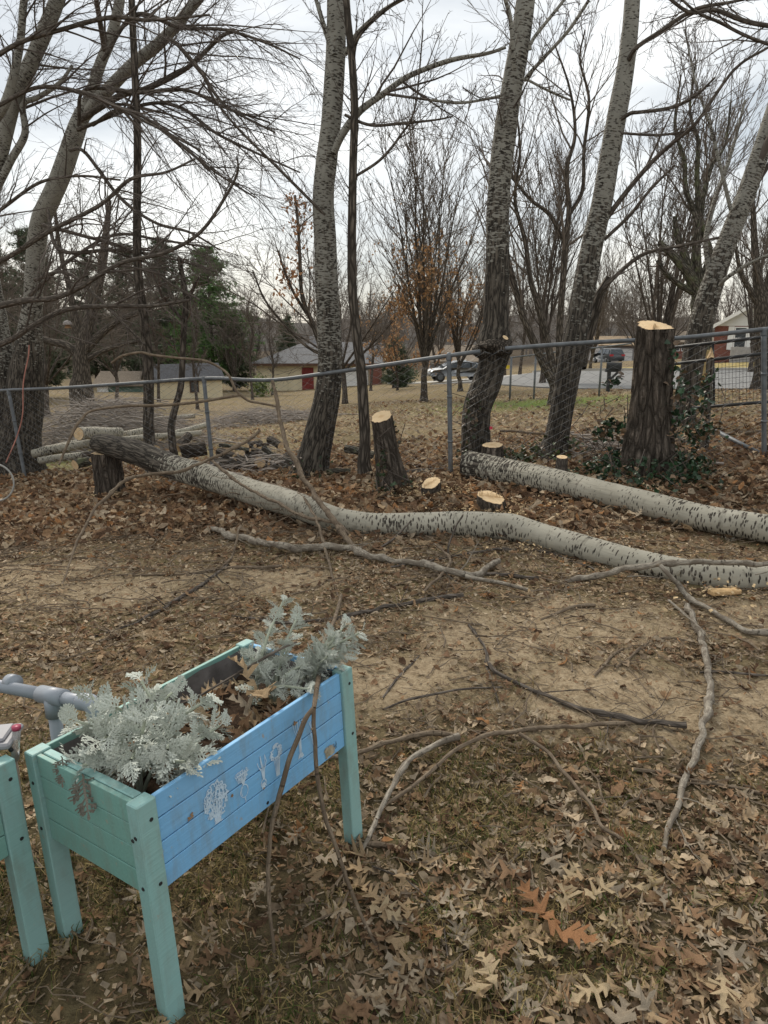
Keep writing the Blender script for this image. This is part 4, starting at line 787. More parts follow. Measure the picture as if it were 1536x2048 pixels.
def planter(label, O, R3, front, decals):
    global LOCAL
    e_ = thing('raised_planter', label, 'planter', O); e_.rotation_euler = Matrix(R3.tolist()).to_euler(); LOCAL = True
    rr = np.random.default_rng(5)
    pw, pd = .05, .038
    for u0, w0 in ((0, 0), (PL - pw, 0), (0, PWd - pd), (PL - pw, PWd - pd)):
        a = Acc(); a.box((u0 + pw / 2, w0 + pd / 2, PH / 2 - .01), (pw, pd, PH + .02), None, 0, .0025); p = a.build('leg', M_tealpost, e_)
        p['label'] = 'pale teal leg'
        def scr(c, ax):
            V, Q = lathe([[.0048, -.004], [.0048, .0012], [.0036, .002], [.0026, .0008], [.0004, .0008]], 10)
            Rr = np.array(Matrix.Rotation(PI / 2, 3, 'X')) if ax == 'w' else np.array(Matrix.Rotation(-PI / 2, 3, 'Y')); mk('screw', V @ Rr.T + np.array(c), Q, None, [M_screw], p)
        for z in (PH - .045, PB + .03):
            if w0 == 0: scr((u0 + pw * .62, 0, z), 'w')
            if u0 == 0: scr((0, w0 + pd * .5, z - .035 if z > .5 else z), 'u')
        if w0 == 0 and u0 == 0: scr((0, pd * .8, PH - .09), 'u')
    bh = (PH - PB - .002) / 4
    def boards(axis_, c0, n_in, mat):
        for k in range(4):
            z = PB + bh * (k + .5); a = Acc(); h = bh - .003
            if axis_ == 'u': a.box((PL / 2, c0, z), (PL - 2 * pw - .001, .012, h), Matrix.Translation((0, rr.normal(0, .0005), 0)), 0, .0012)
            else: a.box((c0, PWd / 2, z), (.012, PWd - 2 * pd - .001, h), Matrix.Translation((rr.normal(0, .0005), 0, 0)), 0, .0012)
            o = a.build('plank', mat, e_)
            if axis_ == 'u' and n_in < 0 and mat is M_blue: o['label'] = 'blue plank'
            if axis_ == 'w' and k == 3: pass
    boards('u', .0145, -1, front); boards('u', PWd - .0145, 1, M_teal); boards('w', .0165, -1, M_teal); boards('w', PL - .0165, 1, M_tealpost if front is M_teal else M_blue)
    # inner cleats at the ends carry the liner
    a = Acc(); a.box((.035, PWd / 2, PH - .012), (.022, PWd - 2 * pd - .01, .02), None, 0, .002); a.build('end_cleat', M_tealpost, e_)
    V, Q = lathe([[.0046, -.004], [.0046, .001], [.002, .0008], [.0004, .0006]], 10); mk('screw', V @ np.array(Matrix.Rotation(PI / 2, 3, 'X')).T + np.array([PL * .5, .0085, PB + .014]), Q, None, [M_screw], e_)
    # felt liner with slack folds
    i0, i1, j0, j1 = .047, PL - .026, .026, PWd - .024; nseg = 40
    ring = [(i0 + (i1 - i0) * t, j1) for t in np.linspace(0, 1, nseg)] + [(i1, j1 + (j0 - j1) * t) for t in np.linspace(0, 1, 24)] + [(i1 + (i0 - i1) * t, j0) for t in np.linspace(0, 1, nseg)] + [(i0, j0 + (j1 - j0) * t) for t in np.linspace(0, 1, 24)]
    ring = np.array(ring); c = ring.mean(0); n = len(ring); V = []
    zs = np.linspace(PH - .006, PB + .02, 9)
    for k, z in enumerate(zs):
        f = fbm(np.c_[ring * 11, np.full(n, k * .5)], 3, 3); inn = (f - .35) * .05 * min(1, k / 2.); d = nrm(c - ring)
        q = ring + d * np.clip(inn, 0, .035)[:, None]; V.append(np.c_[q, np.full(n, z) - (f * .02 if k == 0 else 0)])
    i = np.arange(n); Q = np.vstack([np.c_[k * n + i, k * n + np.roll(i, -1), (k + 1) * n + np.roll(i, -1), (k + 1) * n + i] for k in range(8)])
    mk('liner', np.vstack(V), Q, None, [M_liner], e_, True)
    gxx = np.linspace(.045, PL - .024, 40); gyy = np.linspace(.024, PWd - .022, 24); X_, Y_ = np.meshgrid(gxx, gyy); Z_ = PH - .095 + (fbm(np.stack([X_ * 14, Y_ * 14, 0 * X_], -1), 4) - .5) * .05
    I_ = np.arange(X_.size).reshape(X_.shape); mk('soil', np.stack([X_, Y_, Z_], -1).reshape(-1, 3), np.stack([I_[:-1, :-1], I_[:-1, 1:], I_[1:, 1:], I_[1:, :-1]], -1).reshape(-1, 4), None, [M_soil], e_, True)
    if decals:
        def uv(px, py):
            d = PR.T @ ray(px, py); o = PR.T @ (np.array([0, 0, EYE]) - O); t = (.0082 - o[1]) / d[1]; h = o + d * t; return h[0], h[2]
        def ink(name, strokes, mat=M_print, wd=.0016, lab=None):
            a = Acc()
            for s in strokes:
                s = np.array(s, float); tn = nrm(np.gradient(s, axis=0)); nn = np.c_[-tn[:, 1], tn[:, 0]] * wd * 1.45 * np.linspace(1, .7, len(s))[:, None] / 2 * (1 + .5 * rr.uniform(-1, 1, (len(s), 1)))
                A_, B_ = s + nn, s - nn; n = len(s); y = .0066 - rr.uniform(0, .0006)
                V = np.vstack([np.c_[A_[:, 0], np.full(n, y), A_[:, 1]], np.c_[B_[:, 0], np.full(n, y), B_[:, 1]]]); k = np.arange(n - 1); a.add(V, np.c_[k, n + k, n + k + 1, k + 1])
            o = a.build(name, mat, e_); 
            if lab: o['label'] = lab
        def arc(c, rx, ry, a0, a1, n=10): t = np.linspace(a0, a1, n); return np.c_[c[0] + rx * np.cos(t), c[1] + ry * np.sin(t)]
        c = uv(432, 1606); st = []                                 # lettuce head: a mass of frilled leaf lines
        for q in range(210):
            t = rr.uniform(0, 2 * PI); rad = math.sqrt(rr.uniform(0, 1)); y = math.sin(t) * rad; wdt = .034 * (1 - .38 * max(0, -y) ** 1.2)
            p = np.array([c[0] + wdt * rad * math.cos(t), c[1] + .052 * y]); st.append(p + (np.cumsum(rr.normal(0, 1, (5, 2)), 0) * [.0022, .003]))
        for q in range(14): st.append(arc((c[0] + .03 * math.cos(q * .45), c[1] + .012 + .038 * math.sin(q * .45)), .006, .006, q * .45 - 1.6, q * .45 + 1.6))
        for x in np.linspace(-.012, .012, 5): st.append([(c[0] + x * .5, c[1] - .052), (c[0] + x, c[1] - .02), (c[0] + x * 2.2, c[1] + .03)])
        ink('printed_lettuce', st, M_print, .0021, 'white print of a leafy lettuce')
        c = uv(486, 1567); st = [arc((c[0], c[1] - .02), .013, .017, 0, 6.28, 20), [(c[0], c[1] - .037), (c[0] + .002, c[1] - .047), (c[0] + .001, c[1] - .054)], arc((c[0] - .003, c[1] - .02), .006, .012, 1.6, 4.2)]
        for x in np.linspace(-.02, .02, 7):
            st.append([(c[0], c[1] - .004), (c[0] + x * .5, c[1] + .014), (c[0] + x, c[1] + .034)])
            for q in range(3): st.append(arc((c[0] + x * (.6 + .2 * q), c[1] + .014 + .009 * q), .005, .006, rr.uniform(0, 3), rr.uniform(4, 6), 6))
        ink('printed_radish', st, M_print, .0016, 'white line print of a radish with leaves')
        c = uv(524, 1541); st = [arc((c[0], c[1] - .036), .009, .011, 0, 6.28, 16)]
        for x, h in ((-.016, .03), (-.004, .044), (.012, .04)): st += [[(c[0], c[1] - .026), (c[0] + x * .25, c[1]), (c[0] + x * .8, c[1] + h * .55), (c[0] + x, c[1] + h)], [(c[0] + .004, c[1] - .026), (c[0] + x * .25 + .004, c[1]), (c[0] + x + .004, c[1] + h * .5), (c[0] + x, c[1] + h)]]
        for q in range(12): st.append([(c[0] + rr.uniform(-.006, .006), c[1] - .034), (c[0] + rr.uniform(-.009, .009), c[1] - .046 - rr.uniform(0, .004))])
        ink('printed_onion', st, M_print, .0018, 'white print of a spring onion')
        c = uv(553, 1520); st = []                                 # celery
        for x in np.linspace(-.009, .009, 6): st.append([(c[0] + x * .6, c[1] - .045), (c[0] + x * .9, c[1] - .015), (c[0] + x * 1.4, c[1] + .012)])
        for q in range(60):
            t = rr.uniform(0, PI * 2); p = (c[0] + .021 * math.cos(t) * rr.uniform(.5, 1), c[1] + .024 + .019 * math.sin(t)); st.append(arc(p, .0045, .005, rr.uniform(0, 3), rr.uniform(3.4, 6), 6))
        ink('printed_celery', st, M_print, .0017, 'white print of a celery bunch')
        c = uv(598, 1476); st = []                                 # leek
        for x in (-.02, -.012, -.004, .006, .014, .022): st += [[(c[0], c[1] - .03), (c[0] + x * .3, c[1]), (c[0] + x * .9, c[1] + .03), (c[0] + x * 1.1, c[1] + .052)]]
        for x in (-.004, 0, .004): st.append([(c[0] + x, c[1] - .048), (c[0] + x, c[1] - .02), (c[0] + x * 1.5, c[1] + .01)])
        for q in range(16): st.append([(c[0] + rr.uniform(-.006, .006), c[1] - .046), (c[0] + rr.uniform(-.011, .011), c[1] - .056 - rr.uniform(0, .006))])
        ink('printed_leek', st, M_print, .0018, 'white print of a leek')
        c = uv(624, 1462); st = [[(c[0] - .008, c[1] - .002), (c[0] - .004, c[1] - .025), (c[0], c[1] - .05)], [(c[0] + .008, c[1] - .002), (c[0] + .004, c[1] - .025), (c[0], c[1] - .05)], arc((c[0], c[1] - .002), .008, .005, 0, PI)]
        for x in np.linspace(-.012, .012, 5): st.append([(c[0], c[1]), (c[0] + x * .6, c[1] + .02), (c[0] + x, c[1] + .034)])
        ink('printed_carrot', st, M_print, .0016, 'white line print of a carrot')
        c = uv(660, 1500); st = [arc((c[0] - .004 + rr.uniform(-.018, .018), c[1] + rr.uniform(-.012, .012)), rr.uniform(.003, .006), rr.uniform(.003, .006), rr.uniform(0, 6), rr.uniform(6, 11), 7) for q in range(40)]
        for q in range(5): st.append([(c[0] - .024, c[1] - .014 + .006 * q), (c[0], c[1] - .0135 + .006 * q), (c[0] + .015, c[1] - .013 + .006 * q)])
        ink('printed_stamp', st, M_tanprint, .0024, 'worn tan maker stamp, no longer legible')
        st = [[(c[0] + .017, c[1] - .008), (c[0] + .017, c[1] + .012)], arc((c[0] + .0215, c[1] - .002), .0028, .005, 0, 6.2, 9), [(c[0] + .027, c[1] - .008), (c[0] + .027, c[1] + .014)], [(c[0] + .0245, c[1] + .005), (c[0] + .03, c[1] + .005)]]
        ink('printed_letters', st, M_darkprint, .0014, 'dark last letters of the worn stamp')
        st = []
        for px, py, k in ((382, 1632, 6), (588, 1448, 4), (527, 1571, 3), (462, 1590, 2)):
            q = uv(px, py)
            for j in range(k): st.append(np.array(q) + np.cumsum(rr.normal(0, .0022, (4, 2)), 0))
        ink('paint_chip', st, plain('bare_wood', (.3, .2, .12), .9, .1), .004, 'flaked spots showing bare wood')
    LOCAL = False; return e_
planter('raised planter with blue front planks, teal end and white vegetable prints', PO, PR, M_blue, True)
R2 = pmat(1.0, -.03, -.02); O2 = np.array([-.842, 1.498, 0.]) - R2 @ np.array([PL, 0, 0])
planter('all-teal raised planter cut by the left edge of the photo', O2, R2, M_teal, False)
# dry leaves on the soil of the blue planter
for i in range(46):
    u, wv = r.uniform(.1, .7), r.uniform(.05, .37)
    if i < 30: u = r.uniform(.36, .62)
    ci = int(r.choice(4, p=[.3, .4, .2, .1])); p = lw((u, wv, PH - .088 + r.uniform(0, .035)))
    oakleaf(p, r.uniform(.07, .12), r.uniform(0, 6.28), r.normal(0, .5), r.normal(0, .5), ci, int(r.integers(0, 6)), '%s crumpled oak leaf lying on the soil inside the blue planter' % names[ci], 'oak leaves inside the blue planter')
oakleaf(at(478, 1355, 1.84), .13, 1.2, .9, .1, 0, 2, 'tan oak leaf standing on edge below the tall silver plant in the planter', None)
oakleaf(at(530, 1395, 1.74), .13, -2.7, .5, .2, 0, 3, 'tan pointed oak leaf on top of the pile inside the planter near its front rim', None)
# stick lying inside the planter
stick('dark stick lying slantwise across the inside of the blue planter', [(330, 1420, 4, 1.72), (400, 1392, 5, 1.8), (470, 1350, 5, 1.85), (540, 1308, 5, 1.9), (592, 1284, 4, 1.95)], M_limb, twigs=2, seed=41, tl=.12)
# ---- the forked branch leaning on the planter rim
def leaning():
    main = px3([(683, 1190, 7, 4.0), (676, 1216, 7, 3.65), (668, 1242, 8, 3.3), (655, 1268, 8, 2.85), (646, 1290, 9, 2.5), (642, 1330, 9, 2.08), (636, 1363, 10, 1.85), (631, 1395, 10, 1.76), (628, 1417, 9, 1.72)])
    e_ = thing('leaning_branch', 'thin forked branch leaning over the front right corner of the planter', 'branch', main[0, :3] - [0, 0, main[0, 3]])
    V, Q, A_, _ = bark_tube(catmull(main, 60), sides=9, step=.02, amp=.15, seed=51); mk('stem', V, Q, None, [M_stick], e_, True, A_)
    for k, pth in enumerate(([(628, 1417, 9), (614, 1437, 10), (596, 1476, 10), (579, 1516, 10), (564, 1576, 10), (549, 1630, 9), (540, 1680, 8), (536, 1735, 8), (536, 1790, 8), (541, 1840, 7), (547, 1885, 7), (550, 1928, 7)],
                             [(629, 1415, 9), (628, 1450, 9), (628, 1490, 9), (631, 1541, 9), (643, 1600, 9), (652, 1640, 9), (664, 1674, 9), (684, 1735, 8), (704, 1786, 8), (725, 1834, 7), (745, 1875, 7), (760, 1908, 7)])):
        yy = np.linspace(1.72, 1.49 if k == 0 else 1.525, len(pth)); P4 = px3([(*p, yv) for p, yv in zip(pth, yy)]); q = catmull(P4, 50)
        q[:, :3] += (np.stack([fbm(np.c_[np.full(50, j * 9.), np.linspace(0, 7, 50), np.full(50, k)], j) for j in range(3)], -1) - .5) * .008
        V, Q, A_, q2 = bark_tube(q, sides=8, step=.012, amp=.16, seed=52 + k); o = mk('fork', V, Q, None, [M_stick], e_, True, A_)
        acc = Acc()                                                # buds along the shoots
        for j in range(4, 46, 4):
            b = q2[min(len(q2) - 1, int(j / 50 * len(q2)))]; d = nrm(np.random.default_rng(j + k).normal(0, 1, 3)); V, Q, rest, _ = tubes(np.array([b[:3], b[:3] + d * .006, b[:3] + d * .011]), np.array([.004, .0035, .001]), 5); acc.add(V, Q, rest=rest)
        acc.build('bud', M_stick, o, True)['kind'] = 'stuff'
leaning()
# ================================================================== silver dusty-miller plants
M_mill, t_, b_ = nmat('silver_felt_leaf', .95, .1)
t_.links.new(ramp(t_, noise(t_, vec(t_), 22, 3), [(.3, (.335, .37, .315)), (.7, (.58, .61, .555))]), b_.inputs['Base Color']); b_.inputs['Sheen Weight'].default_value = .3
M_millstem = plain('silver_felt_stem', (.36, .39, .31), .95, .1, 0, .15, 30)
M_millold = plain('wilted_silver_leaf', (.22, .2, .17), .95, .1, 0, .25, 30)
def miller_leaf(rng, fine=False):
    acc = Acc(); n = 9; ys = np.linspace(0, 1, n); bend = rng.uniform(.15, .55); rx = np.cumsum(rng.normal(0, .012, n))
    rz = -bend * ys ** 2 + .25 * ys * (1 - ys); rib = np.c_[rx, ys, rz]
    wd = np.interp(ys, [0, .25, .8, 1], [.022, .03, .035, .012]); k = np.arange(n - 1)
    acc.add(np.vstack([rib - [1, 0, 0] * wd[:, None], rib + [1, 0, 0] * wd[:, None]]), np.c_[k, n + k, n + k + 1, k + 1])
    def blade(p, d, L, wdt, up):
        d = nrm(d); s = nrm(np.cross(d, up)); P = [p - s * wdt * .45, p + s * wdt * .45, p + d * L * .6 - s * wdt, p + d * L * .6 + s * wdt, p + d * L * .93 - s * wdt * .75 - up * L * .06, p + d * L * .93 + s * wdt * .75 - up * L * .06, p + d * L - up * L * .1]
        acc.add(P, [[0, 1, 3, 2], [2, 3, 5, 4]], [[4, 5, 6]])
    up = np.array([0, 0, 1.])
    for j, t in enumerate(np.linspace(.2, .92, 7 if not fine else 9)):
        p = np.array([np.interp(t, ys, rib[:, c]) for c in range(3)]); L = .36 * math.sin(PI * min(1, (t * .82 + .16))) ** .7 * rng.uniform(.85, 1.15)
        for sgn in (-1, 1):
            a = math.radians(rng.uniform(42, 60)); d = np.array([sgn * math.sin(a), math.cos(a), rng.uniform(-.1, .35) - bend * t]); wdt = .04 if not fine else .026
            blade(p, d, L, wdt, up)
            for q, (f, ang) in enumerate(((.45, .75), (.5, -.7), (.78, .6), (.78, -.6))):
                c_, s_ = math.cos(ang), math.sin(ang); d2 = np.array([d[0] * c_ - d[1] * s_, d[0] * s_ + d[1] * c_, d[2] + rng.uniform(-.1, .2)]); blade(p + nrm(d) * L * f, d2, L * .5, wdt * .8, up)
    blade(rib[-1] - [0, .05, 0], np.array([0, 1, -.2]), .2, .04, up)
    return acc
rm_ = np.random.default_rng(77); MLV = []; MLF = []
for q in range(8):
    for lst, fine in ((MLV, False), (MLF, True)):
        a = miller_leaf(rm_, fine); V = np.vstack(a.V); lst.append(mk('leaf', V, np.vstack(a.Q), np.vstack(a.T), [M_mill], None, True, None, None, False))
MOLD = MLV[0].copy(); MOLD.materials.clear(); MOLD.materials.append(M_millold)
def miller(label, base_pts, tips, lsz, nleaf, meshes, old=()):
    b0 = np.mean(base_pts, 0); e_ = thing('dusty_miller', label, 'plant', b0)
    for k, tp in enumerate(tips):
        b = np.array(base_pts[k % len(base_pts)]); tp = np.array(tp); mid = (b + tp) / 2 + [0, 0, .03] + (tp - b)[[0, 1, 2]] * [.12, .12, 0] * -1
        q = catmull(np.c_[np.array([b, mid, tp]), [.0055, .0045, .003]], 14); V, Q, rest, _ = tubes(q[:, :3], q[:, 3], 7); mk('stem', V, Q, None, [M_millstem], e_, True, {'rest': rest})
        ax = nrm(np.gradient(q[:, :3], axis=0))
        for j in range(nleaf):
            t = .32 + .68 * (j / (nleaf - 1)) ** .8; f = t * 13; i0 = min(12, int(f)); p = q[i0, :3] + (q[i0 + 1, :3] - q[i0, :3]) * (f - i0); d = ax[i0]
            az = j * 2.4 + k; s1 = nrm(np.cross(d, [.3, .9, .1])); s2 = np.cross(d, s1); side = s1 * math.cos(az) + s2 * math.sin(az)
            op = 1.25 * (1 - t) + .42 * t + rm_.normal(0, .12); yv = nrm(side * math.sin(op) + d * math.cos(op)); zv = nrm(d - yv * (d @ yv)); zv = nrm(zv + [0, 0, .25]); zv = nrm(zv - yv * (zv @ yv)); xv = np.cross(yv, zv)
            sz = lsz * (.7 + .75 * math.sin(PI * (1 - t) * .8 + .35)) * rm_.uniform(.85, 1.15)
            o = bpy.data.objects.new('leaf', meshes[int(rm_.integers(0, 8))]); COL.objects.link(o); o.parent = e_
            M_ = Matrix(np.c_[xv * sz, yv * sz, zv * sz].tolist()).to_4x4(); M_.translation = Vector((p - b0).tolist()); o.matrix_basis = M_
    for (px, py, y, sz, rz) in old:
        o = bpy.data.objects.new('leaf', MOLD); COL.objects.link(o); o.parent = e_; o['label'] = 'wilted brownish leaf hanging over the rim'
        M_ = (Matrix.Rotation(rz, 4, 'Z') @ Matrix.Rotation(-1.35, 4, 'X') @ Matrix.Scale(sz, 4)); M_.translation = Vector((at(px, py, y) - b0).tolist()); o.matrix_basis = M_
    return e_
sz_ = PH - .1
miller('large bushy silver dusty miller filling the near left end of the blue planter', [lw((.12, .16, sz_)), lw((.17, .22, sz_)), lw((.2, .12, sz_)), lw((.1, .28, sz_)), lw((.24, .2, sz_))],
       [at(*p) for p in ((182, 1390, 1.62), (150, 1440, 1.56), (283, 1362, 1.66), (345, 1385, 1.68), (232, 1415, 1.52), (290, 1440, 1.46), (405, 1405, 1.66), (438, 1452, 1.62), (400, 1505, 1.5), (335, 1500, 1.43), (372, 1522, 1.45), (262, 1520, 1.4), (165, 1530, 1.46), (215, 1470, 1.44))], .054, 8, MLV,
       [(165, 1548, 1.41, .085, .6), (122, 1512, 1.49, .06, .2)])
miller('tall silver dusty miller with feathery tops at the far end of the planter', [lw((.56, .22, sz_)), lw((.59, .17, sz_))],
       [at(*p) for p in ((565, 1205, 2.05), (598, 1226, 2.03), (540, 1262, 2.03), (500, 1312, 1.94), (618, 1378, 1.8), (575, 1300, 1.95), (525, 1345, 1.88), (605, 1330, 1.9))], .04, 11, MLF)
miller('small silver dusty miller with a drooping head by the far right planter leg', [lw((.68, .1, sz_)), lw((.67, .16, sz_))],
       [at(*p) for p in ((690, 1250, 1.99), (718, 1266, 1.95), (660, 1272, 1.98), (705, 1292, 1.94), (655, 1312, 1.9), (685, 1315, 1.92), (640, 1325, 1.93))], .038, 11, MLF)
# ================================================================== pipe, bin, rain gauge, hoop
M_pvc = plain('grey_pvc', (.27, .295, .335), .45, .4, 0, .12, 6)
A, B, Cc = at(-180, 1338, 2.35), at(30, 1366, 2.08), at(105, 1392, 1.97)
pv = thing('pipe_stand', 'grey plastic pipe frame with a tee joint behind the blue planter', 'pipe', (Cc[0], Cc[1], 0))
dd = nrm(Cc - A); E2 = Cc + dd * .16
pipe('pipe', [A, Cc - dd * .03], .0195, M_pvc, pv, 18); pipe('pipe', [Cc - [0, 0, .03], np.array([Cc[0], Cc[1], -.03])], .0195, M_pvc, pv, 18); pipe('pipe', [Cc + dd * .03, E2], .0195, M_pvc, pv, 18)
tj = pipe('tee_joint', [Cc - dd * .055, Cc + dd * .055], .0265, M_pvc, pv, 18); pipe('socket', [Cc, Cc - [0, 0, .065]], .0262, M_pvc, tj, 18)
pipe('coupling', [B - dd * .03, B + dd * .004], .0258, M_pvc, pv, 18)
pipe('elbow', [E2 - dd * .03, E2 + dd * .01, E2 + dd * .03 - [0, 0, .02], E2 + dd * .034 - [0, 0, .06]], .0258, M_pvc, pv, 18); pipe('pipe', [E2 + dd * .034 - [0, 0, .05], np.array([*(E2 + dd * .034)[:2], -.03])], .0195, M_pvc, pv, 18)
a = Acc(); Mb = Matrix.Translation((-.985, 1.548, .585)) @ Matrix.Rotation(.12, 4, 'Z') @ Matrix.Rotation(-.05, 4, 'Y'); M_bin = plain('grey_bin_plastic', (.25, .25, .27), .5, .4, 0, .1, 6)
a.box((0, 0, 0), (.2, .1, .016), Mb, 0, .005); a.box((0, 0, .011), (.17, .075, .01), Mb, 0, .004); bn = tag(a.build('plastic_lid', M_bin), 'grey plastic lid resting on the corner of the teal planter at the left edge', 'lid')
M_clear, t_, b_ = nmat('clear_plastic', .15, .5); b_.inputs['Base Color'].default_value = (.8, .78, .76, 1); b_.inputs['Transmission Weight'].default_value = .75
s0, s1, s2 = at(47, 1600, 1.545), at(27, 1497, 1.545), at(33, 1458, 1.545); s0[2] = -.05
rg = thing('rain_gauge', 'clear rain gauge tube with a pink cap on a wooden stake between the planters', 'rain gauge', (s0[0], s0[1], 0))
pipe('stake', [np.array([s1[0], s1[1], -.05]), s1 + [0, 0, .02]], .006, plain('weathered_stake', (.33, .25, .2), .9, .1), rg, 6)
tb = pipe('tube', [s1 - [0, 0, .03], s2], .0095, M_clear, rg, 14); pipe('cap', [s2 - [0, 0, .001], s2 + [0, 0, .008]], .0105, plain('pink_plastic', (.3, .04, .08), .4, .4), rg, 14)
pipe('bracket', [s1 + [0, -.011, .004], s1 + [0, -.013, .004]], .006, M_blackpaint, rg, 10)
hp = at(-12, 965, 7.0); th = np.linspace(0, 2 * PI, 40); ring = np.stack([hp[0] + .17 * np.cos(th), hp[1] + .05 * np.cos(th), hp[2] + .19 * np.sin(th)], -1)
V, Q, rest, _ = tubes(ring, np.full(40, .009), 8); tag(mk('hoop', V, Q, None, [plain('pale_hose', (.3, .3, .28), .6, .3)], None, True), 'thin pale round hoop standing against the big tree at the left edge', 'hoop')
# ================================================================== near trees
def limb(parent, P4, mat, name='branch', sides=10, age=None, seed=0, step=.05):
    V, Q, A_, q = bark_tube(P4, sides=sides, step=step, amp=.08, seed=seed, age=age); mk(name, V, Q, None, [mat], parent, True, A_); return q
def addtwigs(parent, limbs, seed, mat=None, **kw):
    acc, gen = twigmesh(limbs, np.random.default_rng(seed), **kw); tag(acc.build('twigs', [mat or M_twig], parent, True), None, None, None, 'stuff'); return gen
def lump(parent, c, rad, seed):
    th = np.linspace(0, PI, 14); V, Q = lathe(np.c_[np.maximum(np.sin(th), .01), np.cos(th)], 22); d = 1 + (fbm(V * 2.2 + seed, seed) - .5) * .7 + (fbm(V * 6 + seed, seed + 2) - .5) * .3
    return mk('burr', V * d[:, None] * np.array(rad) + c, Q, None, [M_bark], parent, True, {'rest': V * .2})
def tree(label, path, y, mat, limbs=(), age=None, sides=26, flare=.35, seed=1, limbmat=None, name='poplar_tree', cat='tree', lage=None, fine=None, amp=.05, top=None):
    P4 = px3(path, y)
    if top is not None: P4 = np.vstack([P4, [*top(P4[-1]), P4[-1, 3] * .55]])
    if name == 'poplar_tree' and age: age = age + [age[-1]] * int(round(len(age) * .42))
    if name == 'poplar_tree': d_ = nrm(P4[-1, :3] - P4[-3, :3]); P4 = np.vstack([P4, [*(P4[-1, :3] + d_ * 1.3), P4[-1, 3] * .8], [*(P4[-1, :3] + d_ * 2.6 + [0, 0, .3]), P4[-1, 3] * .5]])
    P4 = ground_base(P4); e_ = thing(name, label, cat, (P4[0, 0], P4[0, 1], T(P4[0, 0], P4[0, 1])))
    trunk('trunk', P4, mat, e_, sides=sides, step=.045, amp=amp, flare=flare, age=age, seed=seed, fine=fine)
    Ls = []
    for k, lm in enumerate(limbs):
        pth, yy = lm[:2]; q = px3(pth, yy); limb(e_, q, limbmat or mat, seed=seed + k, age=lm[2] if len(lm) > 2 else lage); Ls.append(q)
    return e_, P4, Ls
up_ = lambda d, s=.25: (lambda p: p[:3] + np.array([d, 0, 2.2]))
# --- big double poplar at the left edge
T1 = [(28, 940, 120), (38, 880, 84), (48, 800, 72), (55, 720, 60), (60, 660, 46), (66, 600, 36), (72, 500, 36), (82, 440, 36), (100, 400, 37), (122, 350, 38), (146, 280, 38), (162, 235, 33), (178, 200, 25), (200, 130, 22), (222, 75, 21), (238, 10, 20), (246, -60, 16)]
dl = [([(168, 232, 24), (215, 180, 24), (265, 130, 23), (320, 85, 22), (370, 30, 20), (410, -20, 18), (440, -70, 14)], [10.6, 9.6]),
      ([(20, 905, 70), (8, 800, 62), (2, 720, 52), (-8, 640, 44), (-25, 540, 40)], [10.9, 11.1], [.95, .75, .5, .42]),
      ([(-25, 380, 36), (0, 310, 29), (28, 200, 29), (55, 140, 29), (88, 65, 30), (118, -10, 27), (140, -80, 25)], [9.6, 9.2]),
      ([(-10, 240, 18), (15, 195, 18), (38, 100, 15), (48, 0, 14), (60, -50, 10)], [9.0, 8.8]),
      ([(-8, 380, 15), (22, 320, 15), (50, 268, 14), (46, 210, 12), (75, 195, 10), (120, 165, 8), (145, 130, 5)], [9.5, 9.4])]
e1, P4, Ls = tree('huge twin-stemmed pale poplar leaning in from the left edge, trunk dark and furrowed below', T1, [10.9, 10.9, 10.8, 10.7, 10.6, 10.6, 10.5, 10.4], M_pop_shaded, dl, [.95, .9, .8, .5, .3, .22, .14, .12, .1], 34, .3, 21, None, lage=[.22, .14, .12], amp=.07, fine=6.)
LB = [([(205, 120, 8), (270, 30, 8), (360, 55, 8), (450, 60, 6), (530, 85, 5), (600, 118, 3)], [9.8, 8.8]),
      ([(330, 78, 9), (350, 85, 8), (400, 140, 7), (450, 210, 6), (550, 265, 4)], [9.4, 8.6]),
      ([(160, 240, 13), (240, 192, 13), (300, 175, 11), (375, 135, 9), (440, 75, 8), (470, 62, 5)], [10.3, 9.3]),
      ([(158, 250, 8), (170, 180, 7), (280, 185, 8), (370, 180, 7), (450, 215, 6), (540, 245, 3)], [10.0, 8.8]),
      ([(155, 260, 8), (285, 210, 7), (360, 215, 7), (430, 265, 6), (500, 300, 5), (600, 345, 3)], [10, 8.6]),
      ([(185, 250, 7), (235, 220, 7), (280, 230, 7), (350, 280, 7), (425, 340, 5), (510, 395, 3)], [10, 8.4]),
      ([(140, 300, 7), (170, 305, 7), (240, 395, 7), (310, 445, 6), (380, 465, 5), (440, 500, 3)], [10.2, 8.8]),
      ([(95, 420, 7), (120, 500, 8), (230, 500, 7), (320, 512, 5), (420, 540, 3)], [10.3, 9.2]),
      ([(-10, 215, 8), (75, 175, 8), (165, 185, 8), (225, 210, 7), (300, 248, 5), (400, 300, 4)], [8.6, 8.2]),
      ([(-20, 120, 10), (40, 85, 9), (120, 60, 9), (220, 35, 9), (300, 40, 7), (420, 30, 4)], [8.4, 8.0]),
      ([(70, 560, 8), (130, 545, 7), (200, 600, 6), (290, 690, 4)], [10.4, 9.2]),
      ([(85, 450, 8), (160, 470, 7), (260, 500, 6), (330, 560, 5), (400, 600, 4)], [10.2, 9.0]),
      ([(60, 590, 8), (140, 520, 7), (230, 470, 6), (320, 480, 5), (420, 495, 4)], [10.5, 10.0])]
LQ = []
for k, (pth, yy) in enumerate(LB): q = px3(pth, yy); limb(e1, q, M_limb, seed=60 + k, sides=8); LQ.append(q)
kw = dict(n=(15, 7, 5), ang=.55, lmul=(.45, .45, .45), up=((.15, -.05, -.3), (.15, 0, -.35), (.1, 0, -.2)), wob=.2, rmin=(.004, .0027, .002), t0=.1)
